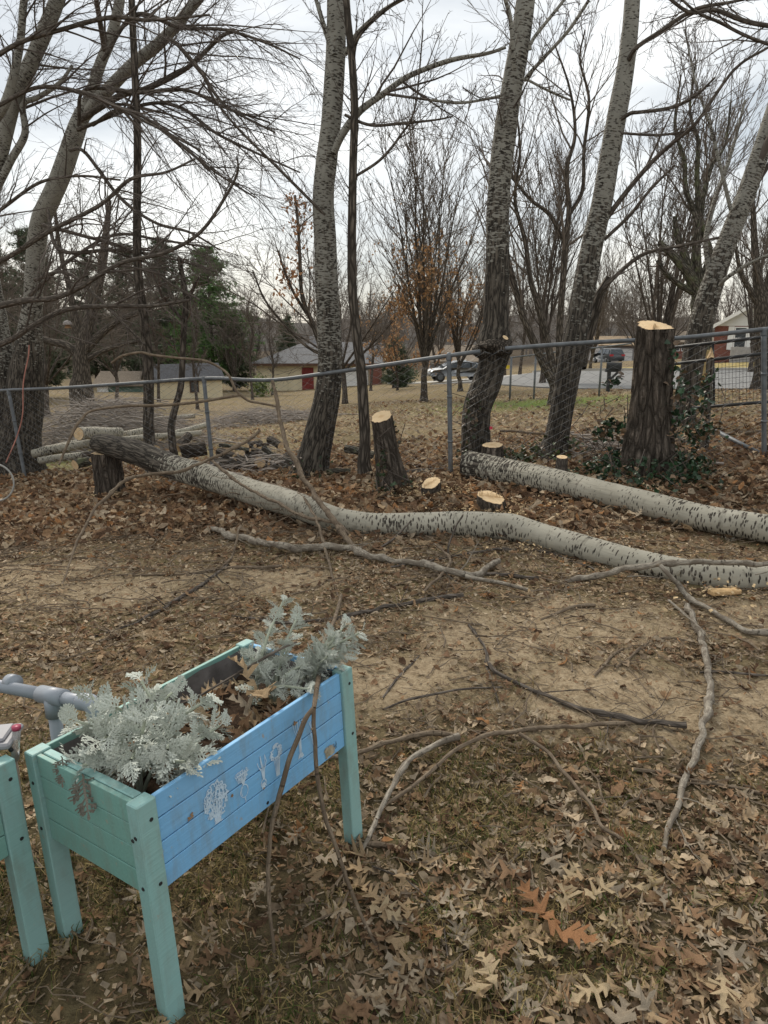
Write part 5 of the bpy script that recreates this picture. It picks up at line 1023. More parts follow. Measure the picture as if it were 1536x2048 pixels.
addtwigs(e1, LQ, 5, **kw); addtwigs(e1, [Ls[0], Ls[2], Ls[3], Ls[4], P4[9:]], 6, n=(14, 7, 5), ang=.8, lmul=(.45, .45, .4), up=((.25, 0, -.1), (.2, 0, -.3), (.1, 0, -.2)), wob=.25, rmin=(.005, .003, .0021), t0=.3)
# --- a dark limb tree nearer on the left, whose branches sweep in from outside the frame
e0 = thing('overhanging_tree', 'dark-limbed tree just off the left edge whose low boughs sweep into view', 'tree', (-5.9, 8.3, T(-5.9, 8.3)))
P4 = np.array([[-5.9, 8.3, float(T(-5.9, 8.3)) - .1, .2], [-5.85, 8.3, 1., .16], [-5.95, 8.2, 2.6, .14], [-6.0, 8.0, 4.5, .11]]); trunk('trunk', P4, M_bark, e0, sides=18, step=.08, seed=31, flare=.3)
LB = [([(-90, 545, 12), (0, 522, 10), (100, 462, 9), (200, 410, 8), (262, 358, 7), (330, 345, 5), (390, 318, 4)], [7.9, 7.4]),
      ([(-80, 640, 14), (0, 612, 13), (60, 600, 12), (105, 597, 11), (160, 575, 9), (240, 527, 8), (330, 505, 8), (400, 465, 7), (450, 395, 6), (475, 345, 5), (474, 312, 3)], [8., 7.2]),
      ([(-70, 720, 12), (20, 680, 11), (60, 655, 10), (130, 620, 10), (220, 612, 9), (300, 612, 7), (380, 600, 5)], [8.1, 7.8]),
      ([(-90, 480, 8), (0, 420, 7), (80, 365, 6), (160, 352, 5), (240, 360, 4)], [8., 7.4])]
LQ = []
for k, (pth, yy) in enumerate(LB): q = px3(pth, yy); limb(e0, q, M_limb, seed=80 + k, sides=9); LQ.append(q)
addtwigs(e0, LQ, 9, n=(13, 5, 3), ang=.7, lmul=(.3, .45, .4), up=((.1, 0, .1), (.1, 0, .05), (0, 0, .1)), wob=.22, rmin=(.004, .0026, .002))
# --- slender dark trunks
e_, P4, Ls = tree('slender straight dark-barked young tree behind the left part of the long trunk', [(301, 905, 24), (297, 850, 21), (297, 740, 20), (288, 640, 18), (276, 540, 17), (274, 420, 16), (275, 280, 15), (270, 150, 14), (264, 20, 13), (262, -50, 12)], 9.55, M_bark, [], None, 16, .2, 33, name='young_tree')
addtwigs(e_, [P4[4:]], 12, n=(22, 4, 3), ang=.9, lmul=(.16, .45, .4), up=((0, 0, .25),) * 3, wob=.2, rmin=(.004, .0026, .002))
e_, P4, Ls = tree('thin crooked sapling with reddish bark beside the fence post on the left', [(352, 925, 15), (345, 890, 15), (343, 850, 15), (352, 810, 13), (362, 770, 13), (366, 700, 12), (368, 650, 13), (372, 600, 12), (366, 560, 11), (358, 515, 8)], 9.3, M_bark, [([(370, 605, 9), (385, 580, 7), (398, 555, 5)], 9.3), ([(368, 640, 6), (330, 600, 5), (300, 540, 3)], 9.3)], None, 12, .1, 35, name='sapling')
addtwigs(e_, [P4[4:], *Ls], 14, M_redtwig, n=(9, 4, 3), ang=.8, lmul=(.3, .45, .4), up=((0, 0, .2),) * 3, rmin=(.004, .0026, .002))
# --- central poplar, leaning slightly
cl = [([(668, 305, 14), (685, 268, 15), (720, 222, 14), (768, 187, 12), (800, 163, 11), (833, 145, 10), (903, 120, 9), (973, 107, 7), (1012, 95, 5)], [8., 7.6]), ([(668, 110, 11), (652, 65, 10), (634, 5, 8), (620, -40, 6)], [8., 8.2]), ([(690, 110, 9), (712, 70, 9), (768, 20, 8), (840, -20, 6)], [8, 7.8])]
TP = [(618, 960, 84), (626, 920, 66), (640, 860, 58), (655, 790, 52), (660, 720, 49), (657, 640, 47), (652, 560, 46), (650, 480, 44), (646, 400, 42), (652, 330, 42), (662, 250, 40), (669, 150, 40), (673, 60, 38), (673, -40, 36)]
ec, P4, Ls = tree('tall mottled poplar right of centre-left, bowed, its base among cut logs', TP, [8.15, 8.1, 8.1, 8.1], M_pop_shaded, cl, [1., .9, .72, .52, .44, .4, .36, .3, .26, .22, .2], 30, .25, 41, lage=[.2, .15], fine=7.)
lo_l = [px3([(690, 230, 6), (740, 250, 6), (800, 247, 6), (870, 240, 4), (905, 233, 3)], [7.9, 7.4]), px3([(768, 187, 6), (830, 196, 5), (918, 205, 5), (1000, 195, 3)], [7.7, 7.4]), px3([(650, 430, 6), (560, 340, 6), (470, 250, 5), (400, 160, 3)], [8, 7.6]),
        px3([(712, 352, 6), (760, 320, 6), (800, 272, 5), (830, 215, 4), (846, 60, 3)], [7.8, 7.5])]
for k, q in enumerate(lo_l): limb(ec, q, M_limb, seed=90 + k, sides=8)
addtwigs(ec, [*Ls, *lo_l], 15, n=(13, 5, 3), ang=.75, lmul=(.3, .45, .4), up=((0, 0, .08),) * 3, wob=.25, rmin=(.004, .0026, .0019))
e_, P4, Ls = tree('slim dark trunk standing just right of the central mottled poplar', [(733, 955, 30), (728, 930, 26), (730, 880, 22), (726, 800, 21), (722, 740, 20), (712, 660, 20), (704, 560, 18), (704, 450, 17), (706, 340, 16), (709, 220, 16), (704, 120, 15), (695, 30, 14), (690, -50, 13)], 7.75, M_bark, [([(705, 130, 8), (716, 75, 8), (768, 22, 7), (830, -20, 5)], [7.75, 7.5])], None, 16, .15, 43, name='young_tree')
addtwigs(e_, [P4[7:], *Ls], 16, n=(16, 4, 3), ang=.85, lmul=(.22, .45, .4), up=((0, 0, .2),) * 3, rmin=(.004, .0026, .002))
# --- knobbed poplar in the fence line
kl = [([(1060, 100, 8), (1066, 78, 7), (1128, 0, 6), (1150, -40, 5)], [7.5, 7.5]), ([(1050, 160, 8), (1060, 146, 8), (1093, 110, 7), (1138, 60, 7), (1178, 0, 6)], [7.5, 7.2]), ([(1030, 140, 10), (1027, 110, 10), (1021, 40, 9), (1008, -10, 8)], [7.4, 7.3]), ([(1052, 158, 5), (1098, 182, 5), (1140, 200, 4)], 7.4), ([(1005, 190, 5), (973, 198, 5), (918, 206, 5), (860, 200, 4)], [7.5, 7.3])]
TP = [(952, 945, 62), (952, 900, 58), (952, 850, 58), (956, 810, 58), (972, 770, 56), (984, 730, 54), (989, 700, 66), (988, 680, 66), (990, 645, 50), (992, 580, 48), (996, 500, 46), (998, 420, 45), (1002, 340, 44), (1012, 250, 44), (1026, 160, 42), (1040, 80, 40), (1052, 0, 37), (1060, -60, 34)]
ek, P4, Ls = tree('poplar grown through the fence rail with a swollen burr and a sawn stub', TP, 7.6, M_pop_shaded, kl, [1.05, 1.0, .95, .9, .8, .58, .48, .42, .36, .3, .26, .24], 34, .12, 45, lage=[.25, .2], amp=.1, fine=7.)
stub(ek, at(998, 695, 7.5), (.35, -.5, .7), .13, .033, M_bark)
lump(ek, at(965, 702, 7.5), (.11, .1, .075), 1); lump(ek, at(1004, 697, 7.46), (.1, .1, .09), 2); lump(ek, at(985, 690, 7.48), (.15, .13, .06), 3); lump(ek, at(958, 800, 7.5), (.1, .1, .12), 4)
V, Q, A_, _ = bark_tube(px3([(938, 905, 34, 7.5), (940, 860, 32, 7.5), (945, 818, 30, 7.52), (950, 800, 20, 7.55)]), sides=14, step=.03, amp=.2, seed=3, age=[1, 1], fine=8.); mk('burr', V, Q, None, [M_bark], ek, True, A_)
addtwigs(ek, Ls, 17, n=(10, 5, 3), ang=.7, lmul=(.35, .45, .4), up=((0, 0, .1),) * 3, rmin=(.004, .0026, .0019))
addtwigs(ek, [P4[9:]], 18, n=(16, 5, 3), ang=1.0, lmul=(.16, .5, .45), up=((0, 0, .15),) * 3, rmin=(.0045, .0028, .002))
tg = at(982, 856, 7.42); a = Acc(); a.box(tg, (.03, .006, .03), None, 0, .001); tag(a.build('marker_tag', plain('pink_tape', (.6, .06, .1), .6, .3)), 'tiny pink marker tag on the foot of the knobbed poplar', 'tag')
# --- right-leaning poplar
rl = [([(1258, 118, 10), (1273, 95, 9), (1318, 65, 9), (1388, 20, 8), (1458, 5, 6), (1530, -10, 4)], [7.9, 7.3]), ([(1240, 240, 8), (1262, 226, 8), (1273, 225, 7), (1343, 215, 7), (1393, 190, 6), (1430, 155, 4)], [7.9, 7.5]), ([(1238, 266, 5), (1318, 270, 5), (1393, 260, 4)], [7.9, 7.6]),
      ([(1212, 440, 11), (1225, 420, 11), (1268, 365, 10), (1308, 320, 9), (1350, 282, 8), (1393, 245, 7), (1468, 140, 6), (1536, 95, 5)], [8, 7.4]), ([(1198, 590, 8), (1215, 568, 8), (1268, 520, 8), (1305, 502, 7), (1343, 495, 6), (1438, 475, 5)], [7.9, 7.4]), ([(1208, 480, 7), (1260, 430, 7), (1300, 380, 6), (1350, 330, 4)], [8, 7.7])]
TP = [(1106, 915, 58), (1115, 870, 48), (1128, 800, 46), (1140, 730, 48), (1155, 650, 47), (1168, 580, 46), (1184, 490, 43), (1205, 400, 41), (1218, 320, 39), (1234, 230, 38), (1250, 140, 34), (1260, 60, 32), (1266, -20, 30), (1270, -60, 28)]
er, P4, Ls = tree('grey speckled poplar leaning right, rising between the knobbed one and the ivy stump', TP, [7.9, 8.], M_pop_shaded, rl, [1.0, .92, .78, .62, .52, .42, .36, .3, .25, .22], 30, .2, 47, M_limb, lage=[.3], fine=7.)
addtwigs(er, Ls, 19, n=(14, 5, 4), ang=.6, lmul=(.35, .45, .4), up=((.1, 0, .25), (.1, 0, .15), (0, 0, .1)), wob=.22, rmin=(.004, .0026, .0019))
V, Q, A_, _ = bark_tube(px3([(1162, 735, 22, 8.2), (1172, 690, 22, 8.3), (1186, 640, 20, 8.3), (1200, 590, 18, 8.3), (1218, 555, 14, 8.3)]), sides=14, step=.04, seed=7); mk('side_stem', V, Q, None, [M_bark], er, True, A_)
# --- far-right leaning poplar
TP = [(1372, 800, 44), (1380, 760, 42), (1390, 700, 44), (1402, 650, 46), (1418, 590, 44), (1440, 525, 40), (1464, 460, 38), (1492, 390, 36), (1516, 320, 35), (1540, 250, 34), (1570, 160, 34), (1600, 80, 30)]
l8 = [([(1440, 570, 8), (1453, 556, 8), (1490, 532, 7), (1536, 510, 6), (1600, 485, 5)], [9.4, 9.]), ([(1418, 540, 11), (1412, 480, 10), (1430, 400, 9), (1448, 350, 8), (1470, 280, 6), (1490, 200, 4)], [9.6, 9.8]), ([(1462, 420, 8), (1440, 330, 7), (1420, 250, 6), (1390, 160, 4), (1370, 60, 3)], [9.5, 9.7])]
e8, P4, Ls = tree('speckled poplar leaning out of the right edge behind the broken sapling', TP, 9.6, M_pop_shaded, l8, [.95, .85, .65, .5, .38, .28, .2, .15], 28, .15, 49, lage=[.3, .2], fine=7.)
addtwigs(e8, [*Ls, P4[4:]], 20, n=(13, 5, 4), ang=.6, lmul=(.32, .45, .4), up=((0, 0, .25),) * 3, wob=.22, rmin=(.0045, .0028, .002))
# --- overhead twigs entering at the top: a limb from a tree behind the viewer's right
eo = thing('overhead_tree', 'pale-limbed tree beyond the right edge with boughs crossing the top corner', 'tree', (4.6, 6.4, T(4.6, 6.4)))
trunk('trunk', np.array([[4.6, 6.4, float(T(4.6, 6.4)) - .1, .17], [4.6, 6.4, 2., .14], [4.45, 6.3, 4.3, .11], [4.2, 6.2, 5.6, .08]]), M_pop_shaded, eo, sides=18, step=.07, age=[.9, .4, .2], seed=51, flare=.3)
LQ = []
for k, (pth, yy) in enumerate((([(1600, 60, 9), (1500, 45, 9), (1430, 20, 8), (1380, 25, 7), (1330, -10, 6)], [6.2, 6.]), ([(1600, 110, 7), (1500, 75, 6), (1440, 45, 6), (1390, 22, 5), (1340, -25, 4)], [6.2, 6.]))):
    q = px3(pth, yy); limb(eo, q, M_limb, seed=95 + k); LQ.append(q)
addtwigs(eo, LQ, 22, n=(10, 5, 4), ang=.7, lmul=(.4, .45, .4), up=((0, 0, -.1),) * 3, rmin=(.0035, .0024, .0018))
# --- broken sapling by the gate
e_, P4, Ls = tree('ivy-clad broken sapling with a splintered top right of the ivy stump', [(1408, 900, 16), (1412, 860, 14), (1415, 800, 14), (1418, 750, 13), (1420, 716, 13)], 7.6, M_bark, [], None, 12, .1, 53, name='broken_sapling')
V, Q = lathe([[.0, .1], [.02, .05], [.034, 0]], 7); mk('splintered_top', V * [1, 1, 1] + P4[-1, :3] + (r.normal(0, .008, (21, 3))), Q, None, [M_cut], e_, False, {'ring': np.full(21, .6)})
# ================================================================== ivy
ivt = np.array([[0, 0, 0], [-.5, .15, .06], [-.42, .55, .1], [0, 1.05, -.05], [.42, .55, .1], [.5, .15, .06], [0, .45, -.04]]); ivq = np.array([[0, 6, 1], [1, 6, 2], [2, 6, 3], [3, 6, 4], [4, 6, 5], [5, 6, 0]])[:, ::-1]
def ivy(label, pts, sizes, rng, dark=(.022, .05, .022), brown=.15, vines=()):
    a = Acc(); n = len(pts); col = np.where(rng.uniform(0, 1, n)[:, None] < brown, [[.13, .085, .05]], [dark]) * rng.uniform(.6, 1.7, (n, 1)); scatter(a, pts, sizes, (ivt, ivq), rng, col, .75)
    e_ = thing('ivy', label, 'ivy', (*pts.mean(0)[:2], T(*pts.mean(0)[:2]))); tag(a.build('leaves', [M_ivy], e_), None, None, None, 'stuff')
    acc = Acc()
    for k in range(max(6, n // 60)):
        p = pts[rng.integers(0, n)]; q = np.array([p + [rng.normal(0, .1), rng.normal(0, .08), (t - .5) * .5] for t in np.linspace(0, 1, 6)]); V, Q, rest, _ = tubes(q, np.full(6, .004), 4); acc.add(V, Q, rest=rest)
    tag(acc.build('vine_stems', [M_twig], e_, True), None, None, None, 'stuff'); return e_
ri = np.random.default_rng(9)
sc_ = np.array([at(1297, 930, 6.75)[0], 6.75]); gz = float(T(*sc_))
def around(c, n, r0, r1, h0, h1, sq=1., fr=True):
    a = ri.uniform(0, 2 * PI, n); rad = ri.uniform(r0, r1, n); x = c[0] + rad * np.cos(a); y = c[1] + rad * np.sin(a); z = T(x, y) + h0 + (h1 - h0) * ri.uniform(0, 1, n) ** 1.8 * (1 - .5 * (rad - r0) / max(r1 - r0, .01)); return np.stack([x, y, z], -1)
ivy('dense dark ivy covering the ground round the foot of the huge stump', np.vstack([around(sc_, 1300, .28, .58, 0, .26), around(sc_ + [-.1, -.1], 800, .3, .75, 0, .1)]), ri.uniform(.028, .055, 2100), ri)
def column(path, y, n, spread, sz=(.04, .08)):
    P = px3(path, y); q = catmull(P, n)[:, :3]; return q + ri.normal(0, 1, (n, 3)) * [spread, spread * .7, spread * .6]
ivy('ivy climbing the right flank of the huge stump and the leaning poplar behind', np.vstack([column([(1350, 900, 5), (1352, 830, 5), (1345, 740, 5), (1340, 690, 5)], 6.6, 90, .04), column([(1380, 900, 5), (1385, 840, 5), (1378, 780, 5), (1370, 750, 5)], 7.2, 170, .13), column([(1410, 880, 5), (1408, 800, 5), (1416, 740, 5)], 7.5, 90, .05), column([(1360, 890, 5), (1420, 850, 5)], 6.9, 120, .1)]), ri.uniform(.03, .065, 470), ri, brown=.3)
ivy('sparse ivy sprays sticking out left of the huge stump', np.vstack([column([(1200, 880, 5), (1225, 850, 5), (1250, 860, 5)], 6.9, 120, .07), column([(1215, 770, 5), (1235, 765, 5), (1240, 752, 5)], 7.3, 26, .02)]), ri.uniform(.035, .07, 146), ri, brown=.35)
c_ = at(1110, 905, 7.9)[:2]; ivy('low ivy round the foot of the right-leaning poplar', np.vstack([around(c_, 260, .1, .4, 0, .3), around(c_ + np.array([-.45, -.2]), 160, 0, .35, 0, .12)]), ri.uniform(.03, .06, 420), ri, (.05, .07, .025), .25)
c_ = at(952, 930, 7.6)[:2]; ivy('ivy shoots creeping up the base of the knobbed poplar', np.vstack([column([(940, 920, 5), (938, 860, 5), (935, 800, 5)], 7.4, 60, .06), around(c_ + np.array([.35, -.05]), 150, 0, .3, 0, .2)]), ri.uniform(.03, .05, 210), ri, (.04, .055, .022), .4)
c_ = at(786, 965, 6.8)[:2]; ivy('patchy dark ivy at the foot of the tall leaning stump', np.vstack([around(c_, 120, .13, .24, 0, .25), column([(768, 955, 5), (765, 900, 5)], 6.62, 40, .03), column([(800, 900, 5), (785, 845, 5)], 6.85, 30, .02)]), ri.uniform(.022, .045, 190), ri, (.03, .05, .022), .35)
c_ = at(615, 945, 8.1)[:2]; ivy('small ivy at the base of the central poplar', around(c_, 110, .15, .35, 0, .3), ri.uniform(.025, .05, 110), ri, (.03, .05, .02), .35)
# ================================================================== cut wood behind the fence on the left
def wlog(label, p0, p1, w_, mat, seed, group=None, ends=(True, True), age=None, sides=14):
    a, b = at(*p0), at(*p1); m = mpp((a + b) / 2); rr = w_ * m / 2
    for q in (a, b): q[2] = max(q[2], float(T(q[0], q[1])) + rr * .8)
    P4 = np.c_[np.array([a, (a * 2 + b) / 3 + [0, 0, .01], (a + 2 * b) / 3, b]), np.full(4, rr) * [1.05, 1, .98, .96]]
    e_ = thing('cut_log', label, 'log', (a + b) / 2 - [0, 0, rr], group); o, V, q = trunk('bark', P4, mat, e_, sides=sides, step=.06, amp=.1, age=age, seed=seed)
    if ends[0]: cut_face('cut_face', V[:sides][::-1], e_)
    if ends[1]: cut_face('cut_face', V[-sides:], e_)
    return e_
WL = [('long pale poplar log lying highest behind the fence at left', (80, 905, 10.9), (300, 862, 11.4), 20, M_pop, .12), ('pale log with a yellow sawn end below the longest one at left', (66, 908, 10.6), (200, 882, 10.7), 17, M_pop, .15),
      ('short thick log with a round orange end facing the viewer at left', (157, 868, 10.4), (240, 866, 11.2), 24, M_pop, .3), ('thin pale log lying lowest near the left post', (78, 922, 10.2), (180, 908, 10.3), 14, M_pop, .2),
      ('slim white pole lying behind the crooked sapling', (240, 880, 11.), (404, 866, 11.3), 12, M_pop, .1), ('white pole angled up to the right behind the crooked sapling', (320, 876, 11.4), (412, 850, 12.), 12, M_pop, .1),
      ('long faint pole on the grass behind the brush pile', (300, 840, 13.5), (390, 832, 13.8), 9, M_pop, .1), ('stubby dark log leaning in the gap left of the fence post', (358, 895, 9.6), (377, 872, 9.9), 19, M_stump, None),
      ('thick reddish dark log lying beneath the left fence post', (362, 905, 9.5), (412, 896, 9.6), 30, M_stump, None), ('round of wood with a bright face behind the slender dark tree', (312, 899, 9.3), (300, 893, 9.7), 17, M_stump, None),
      ('short chunk with a tan end below the left log stack', (165, 914, 9.9), (205, 908, 10.), 18, M_stump, None), ('pale broken chunk in front of the dark upright stump', (150, 930, 9.6), (178, 922, 9.8), 20, M_lichen, None),
      ('small split chunk touching the dark upright stump', (185, 922, 9.5), (196, 912, 9.6), 15, M_stump, None),
      ('log with a yellow face lying upper in the middle heap', (492, 893, 9.05), (520, 886, 9.6), 13, M_stump, None), ('log with a yellow face lying lower in the middle heap', (484, 907, 8.95), (520, 905, 9.5), 13, M_stump, None),
      ('grey split chunk lying left in the middle heap', (438, 905, 9.1), (470, 915, 8.95), 18, M_stump, None), ('dark short log set crosswise in the middle heap', (470, 925, 8.9), (505, 912, 9.1), 20, M_stump, None), ('brown chunk leaning between the heap and the central poplar', (575, 915, 8.8), (590, 935, 8.6), 22, M_stump, None),
      ('round dark log with a pale face low in the middle heap', (520, 925, 8.7), (545, 915, 9.2), 22, M_stump, None), ('pale thin split piece lying over the middle heap', (440, 890, 9.2), (500, 900, 9.), 8, M_lichen, None), ('stub of log before the crooked sapling', (330, 912, 9.4), (350, 906, 9.6), 16, M_stump, None),
      ('tiny log end peeping right in the middle heap', (510, 892, 9.1), (535, 888, 9.5), 7, M_stump, None), ('pale bent log sloping right in the middle heap', (528, 895, 9.), (560, 935, 8.8), 13, M_lichen, None),
      ('big dark rotten chunk at the right end of the middle heap', (548, 935, 8.6), (600, 940, 8.5), 32, M_bark, None), ('rough chunk on top of the middle heap', (540, 880, 9.3), (562, 892, 9.1), 16, M_stump, None),
      ('dark log under the middle heap', (430, 930, 9.), (540, 932, 8.8), 26, M_bark, None), ('pale barkless log lying right of the central poplar', (655, 945, 7.9), (703, 943, 7.9), 14, M_lichen, None), ('pale log lying behind the slim dark trunk', (693, 898, 8.9), (752, 912, 8.6), 16, M_lichen, None),
      ('long dark pole on the ground right of the leaning stump', (810, 945, 7.5), (895, 938, 7.6), 8, M_limb, None), ('thin pole in the grass left of the right-leaning poplar', (1000, 862, 9.6), (1090, 868, 9.4), 5, M_stick, None), ('thin pole in the leaves left of the huge stump', (1140, 876, 8.6), (1225, 880, 8.4), 6, M_stick, None),
      ('pair-end pole beside the dark ivy left of the huge stump', (1165, 915, 7.6), (1230, 905, 7.7), 6, M_stick, None), ('straight pole on the ground right of the broken sapling', (1425, 878, 8.6), (1528, 876, 8.7), 7, M_stick, None)]
for k, (lab, a, b, w_, m_, ag) in enumerate(WL): wlog(lab, a, b, w_, m_, 200 + k, 'cut logs lying about the fence', (True, True), None if ag is None else [ag, ag])
# piece of grey steel pipe fallen at the gate
ga, gb = at(1424, 858, 7.9), at(1530, 912, 7.15); pp = pipe('steel_pole', [ga, gb], .022, M_steel, None, 12); tag(pp, 'grey steel pole lying slantwise at the right post', 'pole')
# brush piles
def brush(label, c, R_, n, seed, hgt, spread=.45):
    rr = np.random.default_rng(seed); e_ = thing('brush_pile', label, 'brush pile', (*c, T(*c)))
    a = rr.uniform(-spread, spread, n) + np.where(rr.uniform(0, 1, n) < .5, 0, PI); p0 = np.stack([c[0] + rr.normal(0, R_ * .55, n), c[1] + rr.normal(0, .45, n), np.zeros(n)], -1); hz = rr.uniform(0, 1, n) ** .8 * hgt * np.exp(-((p0[:, 0] - c[0]) / R_) ** 2)
    p0[:, 2] = T(p0[:, 0], p0[:, 1]) + .02 + hz; L = rr.uniform(.5, 1.5, n) * R_ * .6; d = np.stack([np.cos(a), np.sin(a) * .6, rr.normal(.02, .18, n)], -1); k = np.linspace(-.5, .5, 7)
    P = p0[:, None] + d[:, None] * (L[:, None] * k)[..., None]; P[..., 2] += -.25 * (k ** 2)[None] * L[:, None]; P[..., 2] = np.maximum(P[..., 2], T(P[..., 0], P[..., 1]) + .01); Rr = rr.uniform(.004, .012, n)[:, None] * np.linspace(1.3, .4, 7)
    acc = Acc(); V, Q, rest, _ = tubes(P, Rr, 4); acc.add(V, Q, rest=rest); p, q = grow(P, Rr, 7, .2, 1, .5, .2, .5, .4, 5, (0, 0, .05), .3, .6, .0022, rr); p[..., 2] = np.maximum(p[..., 2], T(p[..., 0], p[..., 1]) + .01); V, Q, rest, _ = tubes(p, q, 3); acc.add(V, Q, rest=rest)
    tag(acc.build('cut_branches', [plain('brush_bark', (.3, .265, .235), .95, .1, 0, .3, 3)], e_, True), None, None, None, 'stuff')
c = at(215, 850, 13.2); brush('wide grey-brown heap of cut twiggy branches behind the fence at left', (c[0], 13.2), 1.5, 500, 1, 1.0, .8)
c = at(500, 925, 8.9); brush('tangled dark brush filling the gaps of the middle wood heap', (c[0], 8.9), .6, 90, 2, .22, 1.4)
c = at(510, 808, 19.); brush('low dark leaf and twig bank near the pale house', (c[0], 19.), 1.6, 200, 3, .35, 1.2)
c = at(1200, 898, 8.2); brush('thin scatter of cut twigs behind the fence left of the huge stump', (c[0], 8.2), .55, 60, 4, .12)
# red rope hanging down the left tree and a hanging lantern-like feeder
q = px3([(58, 690, 3, 9.9), (57, 712, 3, 9.9), (50, 745, 3, 9.9), (46, 775, 3, 9.9), (45, 830, 3, 9.9), (33, 875, 3, 9.9), (12, 925, 3, 9.8)]); q = catmull(q, 40); V, Q, rest, _ = tubes(q[:, :3], np.full(40, .0085), 6)
tag(mk('rope', V, Q, None, [plain('faded_red_rope', (.42, .2, .16), .9, .1)], None, True), 'faded pink rope hanging down the big tree at the left edge', 'rope')
c = at(135, 648, 9.2); fd = thing('bird_feeder', 'small pale striped bird feeder hanging among twigs by the big left poplar', 'bird feeder', c - [0, 0, .06])
V, Q = lathe([[.002, .045], [.03, .036], [.05, .012], [.056, -.008], [.05, -.012], [.002, -.01]], 16); mk('roof', V + c, Q, None, [plain('pale_tin', (.3, .27, .25), .5, .4, 0, .3, 40)], fd, True)
V, Q = lathe([[.03, -.012], [.03, -.038], [.042, -.042], [.042, -.05], [.002, -.051]], 16); mk('tray', V + c, Q, None, [plain('brown_wood', (.25, .15, .08), .8, .2)], fd); pipe('hanger', [c + [0, 0, .07], c + [.0, 0, .55]], .003, M_wire, fd, 5)
# ================================================================== gate at the right
gt_ = thing('yard_gate', 'dark steel tube gate with wire mesh at the right edge behind the fence', 'gate', (*at(1426, 811, 9.2)[:2], T(*at(1426, 811, 9.2)[:2])))
gl = lambda px, py: at(px, py, 9.2 - (px - 1336) * .0022)
for a, b in (((1330, 697), (1640, 661)), ((1330, 730), (1640, 694)), ((1384, 816), (1640, 795))): pipe('frame_tube', [gl(*a), gl(*b)], .02, M_blackpaint, gt_, 10)
pipe('frame_tube', [gl(1426, 686), gl(1428, 812)], .014, M_blackpaint, gt_, 8)
acc = Acc()
for px in np.arange(1430, 1640, 7.0):
    t = (px - 1330) / 310.; V, Q, _, _ = tubes(np.array([gl(px, 730 - 36 * t), gl(px, 816 - 21 * (px - 1384) / 256.)]), np.full(2, .0022), 4); acc.add(V, Q)
for f in np.linspace(.08, .92, 8):
    y0, y1 = 718 + (812 - 718) * f, 694 + (795 - 694) * f; V, Q, _, _ = tubes(np.array([gl(1430, y0), gl(1640, y1)]), np.full(2, .002), 4); acc.add(V, Q)
tag(acc.build('wire_mesh', [M_blackpaint], gt_), None, None, None, 'stuff')
b = at(1405, 790, 11.5); h = at(1405, 700, 11.5)[2]; b[2] = float(T(b[0], b[1])) - .1; a = Acc(); a.box((b[0], b[1], (b[2] + h) / 2), (.09, .09, h - b[2]), None, 0, .006)
tag(a.build('wooden_post', plain('yellowed_post_wood', (.36, .27, .13), .9, .1, 0, .2, 20)), 'squared yellowish wooden post behind the gate', 'post')
# ================================================================== bare trees in the yards beyond
def bare_proto(kind, seed, n=(11, 9, 6), K=(6, 5, 4), sides=(5, 3, 3), rmin=(.016, .01, .0075), nl=9):
    """a leafless tree about 10 m tall: trunk part and twig part (meshes)"""
    g = np.random.default_rng(seed); fork = {'vase': 1.6, 'round': 2.4, 'tall': 5.5, 'spread': 1.9}[kind]; a0 = {'vase': .3, 'round': .65, 'tall': .55, 'spread': .8}[kind]
    tp = np.array([[g.normal(0, .06 * z), g.normal(0, .06 * z), z, .12 - .009 * z] for z in (0, .6, fork * .6, fork)]); tp[:2, :2] = 0
    lead = tp[-1].copy(); LP = []
    TT = Acc(); V, Q, A_, _ = bark_tube(tp, sides=12, step=.25, amp=.08, flare=.5, seed=seed); TT.add(V, Q, **A_)
    if kind == 'tall': main = np.array([tp[-1], [*(tp[-1, :2] + g.normal(0, .2, 2)), 7.6, .045], [*(tp[-1, :2] + g.normal(0, .3, 2)), 9.8, .015]]); LP.append(main); nl2 = nl
    else: nl2 = nl
    for k in range(nl2):
        az = k * 2 * PI / nl2 + g.uniform(-.3, .3); L = (9.6 - fork) * g.uniform(.7, 1.02) * (1 if kind != 'tall' else .55); a = a0 * g.uniform(.5, 1.35); z0 = fork * g.uniform(.72, 1.) if kind != 'tall' else g.uniform(1.8, 6.)
        p = np.array([0, 0, z0]) if kind != 'tall' else np.array([np.interp(z0, tp[:, 2], tp[:, 0]), 0, z0]); p[:2] = [np.interp(z0, tp[:, 2], tp[:, c]) for c in (0, 1)]
        d = np.array([math.sin(a) * math.cos(az), math.sin(a) * math.sin(az), math.cos(a)]); pts = [[*p, .06 if kind != 'tall' else .036]]
        for j in range(5):
            d = nrm(d + [0, 0, .10 if kind in ('vase', 'tall') else .04] + g.normal(0, .1, 3)); p = p + d * L / 5; pts.append([*p, (.06 if kind != 'tall' else .036) * (1 - (j + 1) / 5.6)])
        LP.append(np.array(pts))
    for q in LP: V, Q, A_, _ = bark_tube(catmull(q, 14), sides=7, step=.4, amp=.05, seed=seed); TT.add(V, Q, **A_)
    u = .35 if kind == 'vase' else .16
    acc, gen = twigmesh(LP, g, n=n, ang=.5 if kind == 'vase' else .7, lmul=(.42, .42, .42), up=((0, 0, u),) * 3, wob=.25, rmin=rmin, K=K, sides=sides, t0=.15)
    return TT, acc, gen
PROTO = []
